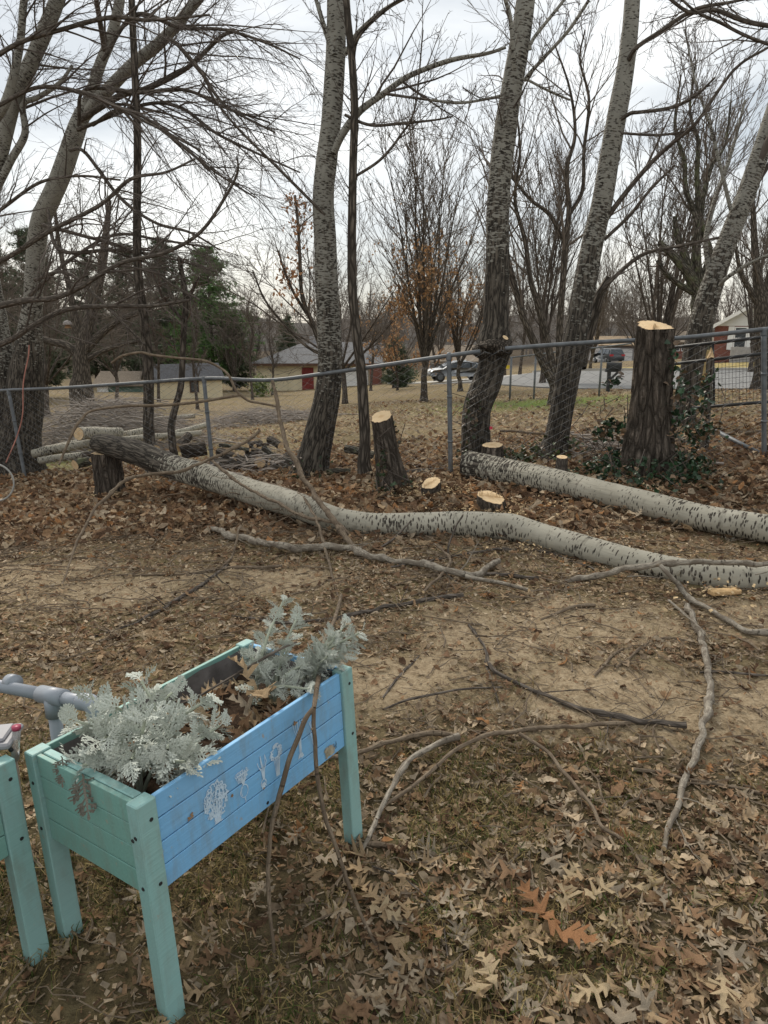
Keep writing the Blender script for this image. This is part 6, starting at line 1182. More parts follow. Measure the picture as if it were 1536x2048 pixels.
for k, (kind, s) in enumerate((('vase', 3), ('round', 4), ('tall', 5), ('spread', 6), ('vase', 7), ('tall', 8), ('round', 9), ('spread', 10))):
    TT, acc, gen = bare_proto(kind, s)
    PROTO.append((mk('trunk', np.vstack(TT.V), np.vstack(TT.Q), None, [M_yardbark], None, True, {kk: np.concatenate(a) for kk, a in TT.A.items()}, None, False),
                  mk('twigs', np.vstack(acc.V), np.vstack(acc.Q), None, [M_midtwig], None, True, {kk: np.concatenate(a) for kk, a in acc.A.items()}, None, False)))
def xof(px, y): 
    z = 0.
    for _ in range(4): x = (px - 768) / FPX * (y * CP - (z - EYE) * SP); z = float(T(x, y))
    return x, z
def bare(label, px, y, h, v, rot, group='leafless trees beyond the fence', wide=1.):
    x, z = xof(px, y); e_ = thing('bare_tree', label, 'tree', (x, y, z - .05), group); e_.rotation_euler = (0, 0, rot); s = h / 10.; e_.scale = (s * wide, s * wide, s)
    for nm, me in zip(('trunk', 'twigs'), PROTO[(0, 1, 2, 3, 4, 2, 1, 3)[v]]):
        o = bpy.data.objects.new(nm, me); COL.objects.link(o); o.parent = e_
        if nm == 'twigs': o['kind'] = 'stuff'
    return e_
BT = [('round-crowned dark bare tree behind the huge stump beside the utility pole', 1270, 40, 6.6, 6, .3), ('bare tree directly behind the central poplar', 690, 28, 8.4, 3, 1.),
      ('thin upright bare tree just left of the pale house', 505, 47, 7.5, 2, 2.), ('slim bare tree before the left roof slope of the pale house', 545, 54, 7., 5, .5), ('tall thin bare tree left of the pale house behind the first', 520, 66, 8.5, 2, 3.),
      ('bare tree behind the right half of the pale house roof', 735, 72, 8.5, 1, 1.), ('bare tree behind the chimney side of the pale house', 770, 80, 9, 6, 2.), ('slender bare tree between the knobbed poplar and the multi-stemmed tree', 1040, 42, 8., 5, .2),
      ('faint bare tree right of the knobbed poplar by the far wood', 1010, 58, 7.5, 2, 1.2), ('tall bare tree behind the multi-stemmed tree', 1085, 30, 9.5, 4, .9), ('bare tree showing right behind the right-leaning poplar', 1180, 48, 8.5, 0, 2.2),
      ('wide bare tree above the low brown roofed house', 1345, 58, 7.5, 1, .6), ('big bare tree filling the sky right of the right-leaning poplar', 1318, 25, 9.2, 4, 1.4), ('bare tree by the white gabled house, left of its ridge', 1462, 64, 8., 3, 2.5),
      ('tall bare tree rising behind the white gabled house', 1560, 56, 9.5, 0, .1), ('bare spreading tree at the left behind the big poplar', 95, 30, 8.8, 3, .4), ('bare tree among the pines at far left', 20, 34, 9., 1, 1.6), ('bare tree above the grey-roofed green building', 235, 40, 8.6, 6, 2.8),
      ('slim bare tree left of the dark roofed shed', 318, 44, 8., 2, .8), ('bare tree between shed and pale house', 470, 60, 7.8, 0, 1.8), ('thin bare tree in front of the bright green pine', 395, 36, 6.8, 5, 2.1), ('bare tree in the gap right of the slim dark trunk', 742, 46, 7.2, 2, .35),
      ('bare tree behind the orange-leaved oak', 870, 58, 8.5, 0, 2.7), ('bare tree right of the parked silver car', 975, 50, 8.2, 4, 1.1), ('bare tree at the far end of the street', 1130, 80, 9., 1, 2.4), ('bare tree behind the tan roofed garage', 1215, 98, 9.5, 6, .7),
      ('bare tree near the right edge in front of the drive', 1500, 34, 8.8, 4, 2.), ('small bare tree left of the mailbox', 1150, 62, 6.5, 5, .9), ('leaning crown seen over the left fence rail', -60, 24, 9.5, 4, 1.), ('bare tree behind the utility pole', 1300, 84, 8.5, 3, 1.3)]
for lab, px, y, h, v, ro in BT: bare(lab, px, y, h, v, ro)
# ---- multi-stemmed tree, pollards, dark spreading tree: traced stems
def traced(label, name, stems, mat, seed, up=(0, 0, .3), n=(10, 6, 4), lmul=(.4, .42, .42), rmin=(.009, .006, .005), ang=.55, ground=True, twm=None, amp=.06):
    Ls = []; e_ = None
    for k, (pth, y) in enumerate(stems):
        P4 = px3(pth, y)
        if k == 0: P4 = ground_base(P4); e_ = thing(name, label, 'tree', (P4[0, 0], P4[0, 1], T(P4[0, 0], P4[0, 1])))
        V, Q, A_, _ = bark_tube(P4, sides=14 if k == 0 else 10, step=.1, amp=amp, flare=.3 if k == 0 else 0, seed=seed + k); mk('trunk' if k == 0 else 'stem', V, Q, None, [mat], e_, True, A_); Ls.append(P4)
    addtwigs(e_, Ls, seed, twm or M_midtwig, n=n, ang=ang, lmul=lmul, up=(up,) * 3, wob=.22, rmin=rmin, t0=.35)
    return e_, Ls
traced('multi-stemmed bare tree forking low just behind the right-leaning poplar', 'bare_tree', [
    ([(1116, 785, 34), (1112, 768, 28), (1100, 750, 20), (1086, 726, 17), (1066, 680, 15), (1045, 630, 13), (1028, 568, 12), (1012, 500, 10), (1000, 420, 8), (1010, 330, 6), (1020, 240, 3)], 17.), 
    ([(1116, 765, 22), (1107, 742, 17), (1095, 684, 14), (1078, 614, 13), (1061, 560, 11), (1050, 480, 9), (1030, 400, 7), (1040, 300, 5), (1030, 200, 3)], 17.), 
    ([(1120, 765, 22), (1119, 734, 15), (1119, 663, 14), (1126, 560, 13), (1131, 480, 12), (1138, 420, 11), (1133, 340, 9), (1150, 270, 7), (1140, 180, 5), (1110, 90, 3)], 17.),
    ([(1138, 430, 9), (1165, 380, 8), (1168, 300, 7), (1178, 200, 6), (1160, 120, 4), (1170, 60, 3)], 17.), ([(1131, 490, 9), (1100, 430, 8), (1062, 400, 7), (1020, 350, 5), (985, 300, 3)], 17.)], M_bark, 301, n=(12, 6, 4))
traced('pale-limbed pollard fanning out behind the speckled right-edge poplar', 'pollard_tree', [
    ([(1402, 800, 44), (1403, 740, 36), (1404, 660, 38), (1402, 606, 40), (1398, 585, 30), (1375, 545, 20), (1345, 510, 16), (1318, 485, 12)], 12.6),
    ([(1400, 590, 22), (1380, 540, 17), (1366, 500, 15), (1352, 460, 12), (1350, 432, 8)], 12.6), ([(1402, 590, 24), (1395, 540, 19), (1392, 490, 18), (1393, 440, 12), (1372, 380, 10), (1368, 320, 9), (1350, 250, 6), (1362, 150, 3)], 12.6),
    ([(1396, 480, 12), (1396, 420, 11), (1394, 340, 10), (1396, 280, 8), (1380, 220, 5), (1392, 120, 3)], 12.6), ([(1404, 585, 18), (1412, 540, 15), (1420, 500, 12), (1402, 440, 10), (1420, 340, 8), (1450, 290, 5), (1462, 200, 3)], 12.6), ([(1398, 590, 16), (1360, 570, 12), (1330, 545, 9), (1315, 520, 6)], 12.6)], M_lichen, 305, n=(9, 5, 4), rmin=(.007, .005, .004))
traced('dark pollard with a stout bole at the right edge before the white house', 'pollard_tree', [
    ([(1526, 742, 34), (1524, 700, 28), (1522, 650, 27), (1524, 610, 30), (1516, 560, 18), (1510, 500, 14), (1506, 420, 10), (1500, 340, 6)], 21.), ([(1520, 615, 14), (1500, 580, 12), (1482, 545, 9), (1470, 490, 6)], 21.), ([(1528, 610, 18), (1540, 550, 15), (1560, 470, 11), (1580, 380, 6)], 21.)], M_bark, 311, n=(10, 6, 4))
traced('dark wide-limbed tree in the left yard behind the brush pile', 'bare_tree', [
    ([(163, 785, 46), (164, 750, 34), (162, 715, 32), (166, 690, 28), (178, 640, 22), (190, 600, 18), (205, 540, 14), (214, 470, 10), (220, 400, 6)], 20.), ([(168, 700, 22), (200, 670, 15), (240, 640, 12), (290, 620, 9), (340, 590, 6)], 20.), ([(160, 710, 22), (130, 690, 16), (90, 680, 13), (40, 650, 9), (0, 610, 6)], 20.),
    ([(164, 690, 22), (150, 640, 16), (140, 580, 12), (120, 500, 9), (110, 420, 6)], 20.), ([(172, 720, 12), (200, 705, 10), (240, 690, 8), (290, 680, 5)], 20.)], M_bark, 315, up=(0, 0, .1), ang=.75)
# ---- orange-leaved oaks
def leafy(label, px, y, h, seed, kind='vase', nl=9, zmax=.5, nleaf=1500, ls=.1, cols=((.42, .245, .125), (.34, .19, .095), (.5, .33, .19)), n=(10, 6, 4)):
    x, z = xof(px, y); TT, acc, gen = bare_proto(kind, seed, nl=nl, n=n, rmin=(.016, .01, .0075)); s = h / 10.; g = np.random.default_rng(seed)
    e_ = thing('oak_tree', label, 'tree', (x, y, z - .05)); off = np.array([x, y, z - .05])
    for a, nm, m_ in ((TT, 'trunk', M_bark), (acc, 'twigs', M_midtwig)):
        o = mk(nm, np.vstack(a.V) * s + off, np.vstack(a.Q), None, [m_], e_, True, {kk: np.concatenate(v) for kk, v in a.A.items()}); 
        if nm == 'twigs': o['kind'] = 'stuff'
    P = np.concatenate([g_[0].reshape(-1, 3) for g_ in gen[1:]]) * s; wgt = np.exp(-((P[:, 2] - h * zmax * .55) / (h * zmax * .38)) ** 2) * (.05 + (fbm(P * .7, seed) > .5)); k = g.choice(len(P), nleaf, p=wgt / wgt.sum())
    a = Acc(); col = np.array(cols)[g.integers(0, len(cols), nleaf)] * g.uniform(.7, 1.25, (nleaf, 1)); scatter(a, P[k] + off + g.normal(0, .05, (nleaf, 3)), g.uniform(.6, 1.3, nleaf) * ls, TML[0], g, col, 1.2)
    tag(a.build('dry_leaves', [M_leaf], e_), None, None, None, 'stuff'); return e_
leafy('orange-leaved young oak with many upright stems behind the leaning stump', 848, 24, 8.9, 401, 'vase', 11, .52, 1900, .1, n=(12, 7, 4))
leafy('smaller orange-leaved oak close left of the knobbed poplar', 920, 30, 7.2, 402, 'vase', 9, .6, 1200, .11)
leafy('low brown-leaved oak clump between the two orange oaks and the pale house', 795, 40, 5.2, 403, 'spread', 9, .8, 1500, .14)
e_, Ls = traced('slender slanting oak with a few brown leaf tufts left of the central poplar', 'oak_tree', [([(655, 800, 14), (650, 740, 12), (640, 690, 11), (622, 640, 9), (604, 590, 8), (600, 520, 7), (596, 450, 6), (590, 390, 4)], 14.), ([(622, 640, 7), (590, 590, 6), (570, 545, 5), (556, 500, 3)], 14.), ([(645, 710, 7), (610, 690, 6), (570, 650, 5), (530, 600, 4), (505, 540, 3)], 14.)], M_bark, 321, n=(9, 5, 3), rmin=(.006, .0045, .004))
a = Acc(); g = np.random.default_rng(5); P = np.vstack([at(px, py, 14.) + g.normal(0, 1, (n_, 3)) * [s_, s_, s_] for px, py, n_, s_ in ((588, 400, 40, .11), (598, 455, 45, .12), (600, 418, 25, .1), (570, 560, 40, .1), (585, 540, 60, .13), (598, 595, 40, .12), (604, 500, 18, .1), (560, 590, 14, .1))])
scatter(a, P, g.uniform(.05, .1, len(P)), TML[1], g, np.array([[.36, .2, .11]]) * g.uniform(.7, 1.3, (len(P), 1)), 1.2); tag(a.build('dry_leaves', [M_leaf], e_), None, None, None, 'stuff')
# ---- pines
def pine(label, px, y, h, seed, col, wide=.3, bare_=.1, name='pine_tree', dens=1.5, tuft=.42):
    g = np.random.default_rng(seed); x, z = xof(px, y); e_ = thing(name, label, 'tree', (x, y, z - .1)); off = np.array([x, y, z - .1])
    V, Q, A_, _ = bark_tube(np.array([[0, 0, 0, .2], [.05, 0, h * .5, .13], [0, .05, h, .02]]) + [*off, 0], sides=10, step=.3, amp=.08, seed=seed); mk('trunk', V, Q, None, [M_bark], e_, True, A_)
    PP, RR, tp, td = [], [], [], []
    for zz in np.arange(h * bare_, h * .98, .34):
        f = (zz / h - bare_) / (1 - bare_); L0 = h * wide * (1 - f) ** .75 * min(1, .5 + f * 3) + .25
        for k in range(int(g.integers(4, 7))):
            az = g.uniform(0, 2 * PI); L = L0 * g.uniform(.6, 1.1); up0 = .35 * f - .12 + g.normal(0, .1); t = np.linspace(0, 1, 6)
            P = np.stack([np.cos(az) * L * t, np.sin(az) * L * t, zz + L * (up0 * t + .12 * t ** 2)], -1) + off; PP.append(P); RR.append(np.linspace(.035, .008, 6))
            for q in range(int((4 + L * 7) * dens)):
                tt = g.uniform(.25, 1.02) ; i = min(4, int(tt * 5)); p = P[i] + (P[i + 1] - P[i]) * (tt * 5 - i); tp.append(p + g.normal(0, .1 + .09 * L, 3) * [1, 1, .45]); td.append(nrm(np.array([np.cos(az), np.sin(az), .45]) + g.normal(0, .5, 3)))
    V, Q, rest, _ = tubes(np.array(PP), np.array(RR), 4); mk('branches', V, Q, None, [M_bark], e_, True, {'rest': rest})['kind'] = 'stuff'
    tp = np.array(tp); td = np.array(td); n = len(tp); m_ = 8; d = nrm(np.repeat(td, m_, 0) + g.normal(0, .62, (n * m_, 3))); p = np.repeat(tp, m_, 0); s = nrm(np.cross(d, g.normal(0, 1, (n * m_, 3)))) * tuft * .07; L = g.uniform(.6, 1.15, (n * m_, 1)) * tuft
    V = np.stack([p - s, p + s, p + d * L], 1).reshape(-1, 3); c = np.repeat(np.repeat(np.array([col]) * g.uniform(.55, 1.35, (n, 1)), m_, 0), 3, 0); mk('needles', V, None, np.arange(len(V)).reshape(-1, 3), [M_needle], e_, False, {'tint': c})['kind'] = 'stuff'
    return e_
DG, BG = (.1, .125, .075), (.11, .2, .065)
for lab, px, y, h, s, c, wd_ in (('bright green pine behind the shed', 428, 62, 11.6, 1, BG, .42), ('dark broad pine left of the bright green pine', 345, 66, 13., 2, DG, .28), ('dark pine behind the slender dark young tree', 270, 70, 13.0, 3, DG, .26), ('dark pine above the green building', 195, 72, 12.6, 4, DG, .26), ('tall dark pine behind the big left poplar', 92, 50, 11.2, 5, DG, .26),
                               ('dark pine at the far left edge', 5, 46, 10.6, 6, DG, .28), ('small dark fir peeking over the pale house roof', 577, 80, 6.6, 7, DG, .22), ('dark evergreen beside the end of the pale house', 790, 48, 3.2, 9, DG, .26), ('low dark pine right of the bright green one', 470, 62, 6.2, 8, DG, .3), ('pine behind the left leaning bough', -90, 40, 11, 10, DG, .28)):
    pine(lab, px, y, h, s, c, wd_)
a = Acc(); g = np.random.default_rng(3)
for px, y, w_, h in ((800, 58, .7, 1.6), (812, 57, .8, 1.4)):
    x, z = xof(px, y); P = np.array([x, y, z]) + g.normal(0, 1, (900, 3)) * [w_ * .5, .4, h * .28] + [0, 0, h * .5]; scatter(a, P, g.uniform(.08, .16, 900), (ivt, ivq), g, np.array([[.05, .08, .03]]) * g.uniform(.6, 1.5, (900, 1)), .8)
sh = thing('shrub', 'green shrub beside the porch of the pale house', 'shrub', P.mean(0) * [1, 1, 0] + [0, 0, z]); tag(a.build('leaves', [M_ivy], sh), None, None, None, 'stuff')
a = Acc(); x, z = xof(522, 52); P = np.array([x, 52, z]) + g.normal(0, 1, (900, 3)) * [.35, .3, .4] + [0, 0, .7]; scatter(a, P, g.uniform(.08, .15, 900), (ivt, ivq), g, np.array([[.17, .22, .07]]) * g.uniform(.6, 1.4, (900, 1)), .8)
sh = thing('shrub', 'light green shrub at the left corner of the pale house', 'shrub', (x, 52, z)); tag(a.build('leaves', [M_ivy], sh), None, None, None, 'stuff')
# ---- the wood on the horizon: one mass
acc = Acc(); g = np.random.default_rng(8); src = []
for s in range(5):
    TT, tw_, gen = bare_proto(('tall', 'round', 'vase', 'tall', 'spread')[s], 500 + s, n=(6, 4, 2), K=(4, 3, 3), sides=(3, 3, 3), rmin=(.045, .035, .03), nl=6); src.append((np.vstack([*TT.V, *tw_.V]), np.vstack([np.vstack(TT.Q)] + [q + TT.n for q in tw_.Q])))
for k in range(130):
    y = g.uniform(88, 150); px = g.uniform(-250, 1800); x = (px - 768) / FPX * y; V, Q = src[k % 5]; h = g.uniform(.75, 1.2) * (1. if px > 1000 else 1.) * y / 115; ro = g.uniform(0, 6.28); c, s = math.cos(ro), math.sin(ro)
    acc.add(V @ np.array([[c, -s, 0], [s, c, 0], [0, 0, 1]]).T * h + [x, y, float(T(x, y)) - .1], Q)
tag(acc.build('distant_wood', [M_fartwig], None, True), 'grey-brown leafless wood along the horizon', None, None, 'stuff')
def hill(px0, px1, y, h, seed, n=90):
    xs = (np.linspace(px0, px1, n) - 768) / FPX * y; top = h * (.55 + .6 * fbm(np.c_[xs * .05, 0 * xs, 0 * xs], seed)); d = np.linspace(0, 1, 8); V = []
    for t in d: V.append(np.c_[xs, np.full(n, y + 60 * t), -5 + top * math.sin(PI * t) + (fbm(np.c_[xs * .3, np.full(n, t * 5), 0 * xs], seed + 4) - .5) * 1.2 * math.sin(PI * t)])
    i = np.arange(n * 8).reshape(8, n); tag(mk('hill', np.vstack(V), np.stack([i[:-1, :-1], i[:-1, 1:], i[1:, 1:], i[1:, :-1]], -1).reshape(-1, 4), None, [plain('wooded_hill', (.085, .078, .072), 1, .05, 0, .3, .4)], None, True), 'low wooded rise on the horizon', None, None, 'structure')
hill(-600, 2200, 165, 10.5, 5)
# ================================================================== houses, cars, street things
M_cream = plain('cream_siding', (.68, .6, .42), .85, .2, 0, .06, 1.2); M_shingle = plain('grey_shingle', (.165, .165, .17), .95, .1, 0, .3, 9); M_dshingle = plain('dark_shingle', (.09, .092, .1), .95, .1, 0, .25, 9); M_bshingle = plain('brown_shingle', (.2, .165, .13), .95, .1, 0, .25, 9)
M_brown = plain('brown_trim', (.11, .065, .045), .8, .2); M_red = plain('red_door_paint', (.2, .035, .03), .6, .3); M_white = plain('white_paint', (.8, .8, .78), .7, .3, 0, .04, 3); M_glass, t_, b_ = nmat('window_glass', .08, .6); b_.inputs['Base Color'].default_value = (.05, .06, .07, 1)
M_brick, t_, b_ = nmat('red_brick', .9, .1); bt = nd(t_, 'ShaderNodeTexBrick', Scale=4.2); bt.inputs['Color1'].default_value = (.24, .085, .06, 1); bt.inputs['Color2'].default_value = (.17, .06, .045, 1); bt.inputs['Mortar'].default_value = (.3, .25, .22, 1); bt.inputs['Mortar Size'].default_value = .012
mpn = nd(t_, 'ShaderNodeMapping'); mpn.inputs['Rotation'].default_value = (PI / 2, 0, 0); t_.links.new(nd(t_, 'ShaderNodeTexCoord').outputs['Object'], mpn.inputs[0]); t_.links.new(mpn.outputs[0], bt.inputs['Vector']); t_.links.new(bt.outputs[0], b_.inputs['Base Color'])
M_siding = plain('white_siding', (.7, .7, .68), .8, .2, 0, .05, 2); M_grey = plain('grey_board', (.33, .32, .32), .9, .1, 0, .12, 4); M_green = plain('faded_green_siding', (.13, .2, .17), .9, .1, 0, .15, 2)
def boxes(name, lst, mat, parent, M_=None, bev=0.):
    a = Acc()
    for c, d in lst: a.box(c, d, M_, 0, bev)
    return a.build(name, mat, parent)
def prism(name, poly, y0, y1, mat, parent, M_=None, axis_='y'):
    """a closed prism: poly in (x, z) pushed from y0 to y1"""
    n = len(poly); P = np.array(poly, float); V = np.vstack([np.c_[P[:, 0], np.full(n, y0), P[:, 1]], np.c_[P[:, 0], np.full(n, y1), P[:, 1]]]); i = np.arange(n); Q = np.c_[i, np.roll(i, -1), n + np.roll(i, -1), n + i]
    Tr = [[0, k + 1, k] for k in range(1, n - 1)] + [[n, n + k, n + k + 1] for k in range(1, n - 1)]
    if M_ is not None: V = V @ np.array(M_)[:3, :3].T + np.array(M_)[:3, 3]
    return mk(name, V, Q, Tr, [mat], parent)
def roofslab(name, quad, th, mat, parent, M_=None):
    q = np.array(quad, float); nn = nrm(np.cross(q[1] - q[0], q[-1] - q[0])); nn = nn if nn[2] > 0 else -nn; n = len(q); V = np.vstack([q, q - nn * th]); i = np.arange(n); Q = np.c_[i, np.roll(i, -1), n + np.roll(i, -1), n + i]; Tr = [[0, k, k + 1] for k in range(1, n - 1)] + [[n, n + k + 1, n + k] for k in range(1, n - 1)]
    if M_ is not None: V = V @ np.array(M_)[:3, :3].T + np.array(M_)[:3, 3]
    return mk(name, V, Q, Tr, [mat], parent)
def window(parent, c, w_, h, fr=.06, mat=None, bars=1, yoff=-.03):
    o = boxes('window', [((c[0], c[1] + yoff, c[2] + s * (h / 2 - fr / 2)), (w_, .06, fr)) for s in (-1, 1)] + [((c[0] + s * (w_ / 2 - fr / 2), c[1] + yoff, c[2]), (fr, .058, h - 2 * fr)) for s in (-1, 1)] + [((c[0], c[1] + yoff, c[2]), (w_ - 2 * fr, .05, fr * .6))] * bars, mat or M_white, parent)
    boxes('pane', [((c[0], c[1] + yoff + .012, c[2]), (w_ - fr, .02, h - fr))], M_glass, o); return o
# -- pale yellow house
y = 62.; gx0, zz = xof(515, y); gx1, _ = xof(772, y); z0 = at(640, 783, y)[2]; ze = at(640, 726, y)[2]; zr = at(640, 684, y + 4)[2]
hs = thing('house', 'long low cream-sided house with grey hip roof and red door', 'house', ((gx0 + gx1) / 2, y, z0))
X_ = lambda px, yy=y: (px - 768) / FPX * (yy * CP + 4.8 * SP)
boxes('wall', [(((gx0 + gx1) / 2, y + 3.5, (z0 - .6 + ze) / 2), (gx1 - gx0, 7., ze - z0 + .6))], M_cream, hs)
e0_, e1_, yb, yf = gx0 - .5, gx1 + .5, y + 7.6, y - .6; r0, r1 = X_(612, y + 4), X_(762, y + 4)
roofslab('roof', [(e0_, yf, ze), (e1_, yf, ze), (r1, y + 3.5, zr), (r0, y + 3.5, zr)], .12, M_shingle, hs); roofslab('roof', [(e0_, yb, ze), (e0_, yf, ze), (r0, y + 3.5, zr)], .12, M_shingle, hs); roofslab('roof', [(e1_, yb, ze), (e0_, yb, ze), (r0, y + 3.5, zr), (r1, y + 3.5, zr)], .12, M_shingle, hs); roofslab('roof', [(e1_, yf, ze), (e1_, yb, ze), (r1, y + 3.5, zr)], .12, M_shingle, hs)
boxes('fascia', [(((e0_ + e1_) / 2, yf + .03, ze - .12), (e1_ - e0_, .05, .2))], M_brown, hs)
d_ = boxes('door', [((X_(616), y - .03, z0 + 1.0), (.98, .08, 2.0))], M_red, hs); boxes('handle', [((X_(616) + .38, y - .1, z0 + .95), (.06, .06, .06))], M_steel, d_)
boxes('garage_door', [((X_(713), y - .03, z0 + .95 + k * .5 - .75), (2.0, .07, .48)) for k in range(4)], M_white, hs); [boxes('corner_board', [((X_(q_), y - .02, z0 + 1.2), (.12, .05, 2.3))], M_cream, hs) for q_ in (578, 694, 516)]
boxes('brick_pier', [((X_(750), y - .35, z0 + 1.15), (.85, .7, 2.3))], M_brick, hs); boxes('chimney', [((X_(630, y + 5), y + 4.2, zr + .2), (.6, .6, .7))], M_grey, hs)
xg = X_(782); prism('porch_gable', [(xg - .6, z0 - .5), (xg + .75, z0 - .5), (xg + .75, ze + .35), (xg + .08, ze + 1.25), (xg - .6, ze + .35)], y - .2, y + 4, M_cream, hs)
roofslab('porch_roof', [(xg + .95, y - .4, ze + .15), (xg + .95, y + 4, ze + .15), (xg + .05, y + 4, ze + 1.42), (xg + .05, y - .4, ze + 1.42)], .1, M_bshingle, hs)
boxes('porch_post', [((X_(762), y - 1., z0 + 1.), (.16, .16, 2.))], M_brick, hs); boxes('porch_post', [((X_(777), y - 1., z0 + 1.), (.16, .16, 2.))], M_white, hs); window(hs, (X_(541), y, z0 + 1.4), .1, .1)
# -- shed with dark roof
y = 50.; z0 = at(385, 803, y)[2]; ze = at(385, 755, y)[2]; zr = at(385, 728, y + 1.5)[2]; X_ = lambda px, yy=50.: (px - 768) / FPX * (yy * CP + 4.5 * SP); a_, b_2 = X_(308), X_(428)
sh = thing('shed', 'small cream shed with a dark shingle roof and white end door', 'shed', ((a_ + b_2) / 2, y, z0)); Ms = Matrix.Translation(((a_ + b_2) / 2, y, 0)) @ Matrix.Rotation(.5, 4, 'Z'); L_, D_ = 4.6, 2.6
prism('wall', [(-D_ / 2, z0 - .5), (D_ / 2, z0 - .5), (D_ / 2, ze), (0, zr), (-D_ / 2, ze)], -L_ / 2, L_ / 2, M_cream, sh, Ms @ Matrix.Rotation(PI / 2, 4, 'Z'))
roofslab('roof', [(-L_ / 2 - .2, -D_ / 2 - .25, ze - .1), (L_ / 2 + .2, -D_ / 2 - .25, ze - .1), (L_ / 2 + .2, 0, zr + .1), (-L_ / 2 - .2, 0, zr + .1)], .08, M_dshingle, sh, Ms); roofslab('roof', [(-L_ / 2 - .2, D_ / 2 + .25, ze - .1), (L_ / 2 + .2, D_ / 2 + .25, ze - .1), (L_ / 2 + .2, 0, zr + .1), (-L_ / 2 - .2, 0, zr + .1)], .08, M_dshingle, sh, Ms)
boxes('door', [((L_ / 2 + .03, .1, (z0 + ze) / 2 + .05), (.06, .9, ze - z0 - .1))], M_white, sh, Ms); wv = boxes('window', [((.4, -D_ / 2 - .02, ze - .55), (.6, .06, .75))], M_brown, sh, Ms); boxes('pane', [((.4, -D_ / 2 - .04, ze - .55), (.48, .06, .62))], M_glass, wv, Ms)
# -- green building
y = 60.; z0 = at(240, 812, y)[2]; ze = at(240, 770, y)[2]; zr = at(240, 742, y + 2)[2]; X_ = lambda px, yy=60.: (px - 768) / FPX * (yy * CP + 4.8 * SP); a_, b_2 = X_(195), X_(288)
gb_ = thing('outbuilding', 'faded green outbuilding with a grey roof half hidden by trunks on the left', 'building', ((a_ + b_2) / 2, y, z0)); boxes('wall', [(((a_ + b_2) / 2, y + 2, (z0 - .6 + ze) / 2), (b_2 - a_, 4, ze - z0 + .6))], M_green, gb_)
roofslab('roof', [(a_ - .4, y - .4, ze), (b_2 + .4, y - .4, ze), (b_2 - .4, y + 2, zr), (a_ - .4, y + 2, zr)], .1, M_bshingle, gb_); roofslab('roof', [(a_ - .4, y + 4.4, ze), (b_2 + .4, y + 4.4, ze), (b_2 - .4, y + 2, zr), (a_ - .4, y + 2, zr)], .1, M_bshingle, gb_); boxes('door', [((X_(205), y - .03, z0 + .9), (.9, .06, 1.8))], M_white, gb_)
# -- brown roofed house behind the silver car
y = 76.; X_ = lambda px, yy=76.: (px - 768) / FPX * (yy * CP + 5. * SP); a_, b_2 = X_(862), X_(1000); z0 = at(920, 760, y)[2]; ze = at(920, 722, y)[2]; zr = at(920, 690, y + 4)[2]
bh_ = thing('house', 'brown roofed house with a dark carport behind the silver car', 'house', ((a_ + b_2) / 2, y, z0)); boxes('wall', [(((a_ + b_2) / 2, y + 5., (z0 - .8 + ze) / 2), (b_2 - a_, 6, ze - z0 + .8))], M_grey, bh_)
roofslab('roof', [(a_ - .5, y - .8, ze), (b_2 + .5, y - .8, ze), (b_2 - .6, y + 4, zr), (a_ + .5, y + 4, zr)], .14, M_bshingle, bh_); roofslab('roof', [(a_ - .5, y + 8.6, ze), (b_2 + .5, y + 8.6, ze), (b_2 - .6, y + 4, zr), (a_ + .5, y + 4, zr)], .14, M_bshingle, bh_)
for px in (872, 896, 930, 968): boxes('carport_post', [((X_(px), y - .4, (z0 + ze) / 2), (.16, .16, ze - z0 + .3))], M_white, bh_)
boxes('carport_beam', [(((a_ + b_2) / 2, y - .4, ze - .16), (b_2 - a_, .2, .22))], M_white, bh_); window(bh_, (X_(910), y + 2., z0 + 1.3), 1.4, 1.1); window(bh_, (X_(950), y + 2., z0 + 1.3), 1.4, 1.1)
# -- white gabled house at the right edge
y = 47.; X_ = lambda px, yy=47.: (px - 768) / FPX * (yy * CP + 1.5 * SP); z0 = at(1480, 726, y)[2]; ze = at(1480, 652, y)[2]; xl, xr, xm = X_(1434), X_(1592), X_(1512); zr = at(1512, 600, y)[2]
wh = thing('house', 'white gabled house with red brick front at the right edge', 'house', (xm, y, z0)); boxes('wall', [((xm, y + 5, (z0 - .6 + ze) / 2), (xr - xl, 10, ze - z0 + .6))], M_brick, wh)
prism('gable', [(xl, ze + .003), (xr, ze + .003), (xm, zr - .12)], y - .04, y + 10, M_siding, wh)
boxes('siding_board', [((xm, y - .05, ze + .1 + k * .17), (max(.1, (xr - xl) * (1 - (.1 + k * .17 + .1) / (zr - ze))), .03, .15)) for k in range(9)], M_siding, wh)
for s, x_ in ((-1, xl), (1, xr)): roofslab('roof', [(x_ + s * .45, y - .5, ze - .18), (x_ + s * .45, y + 10.4, ze - .18), (xm, y + 10.4, zr + .04), (xm, y - .5, zr + .04)], .1, M_bshingle, wh); boxes('barge_board', [((0, 0, 0), (math.hypot(x_ + s * .45 - xm, zr - ze + .2), .06, .2))], M_white, wh, Matrix.Translation(((x_ + s * .45 + xm) / 2, y - .53, (zr + ze) / 2 - .1)) @ Matrix.Rotation(math.atan2(zr - ze + .2, xm - x_ - s * .45) if s < 0 else -math.atan2(zr - ze + .2, x_ + s * .45 - xm), 4, 'Y').inverted())
window(wh, (X_(1481), y, ze - .75), .75, 1.4, .07); boxes('shutter', [((X_(1481) - .56, y - .04, ze - .75), (.34, .06, 1.45))], M_white, wh); boxes('shutter', [((X_(1481) + .56, y - .04, ze - .75), (.34, .06, 1.45))], M_white, wh); window(wh, (X_(1560), y, ze - .75), 1.0, 1.4, .07)
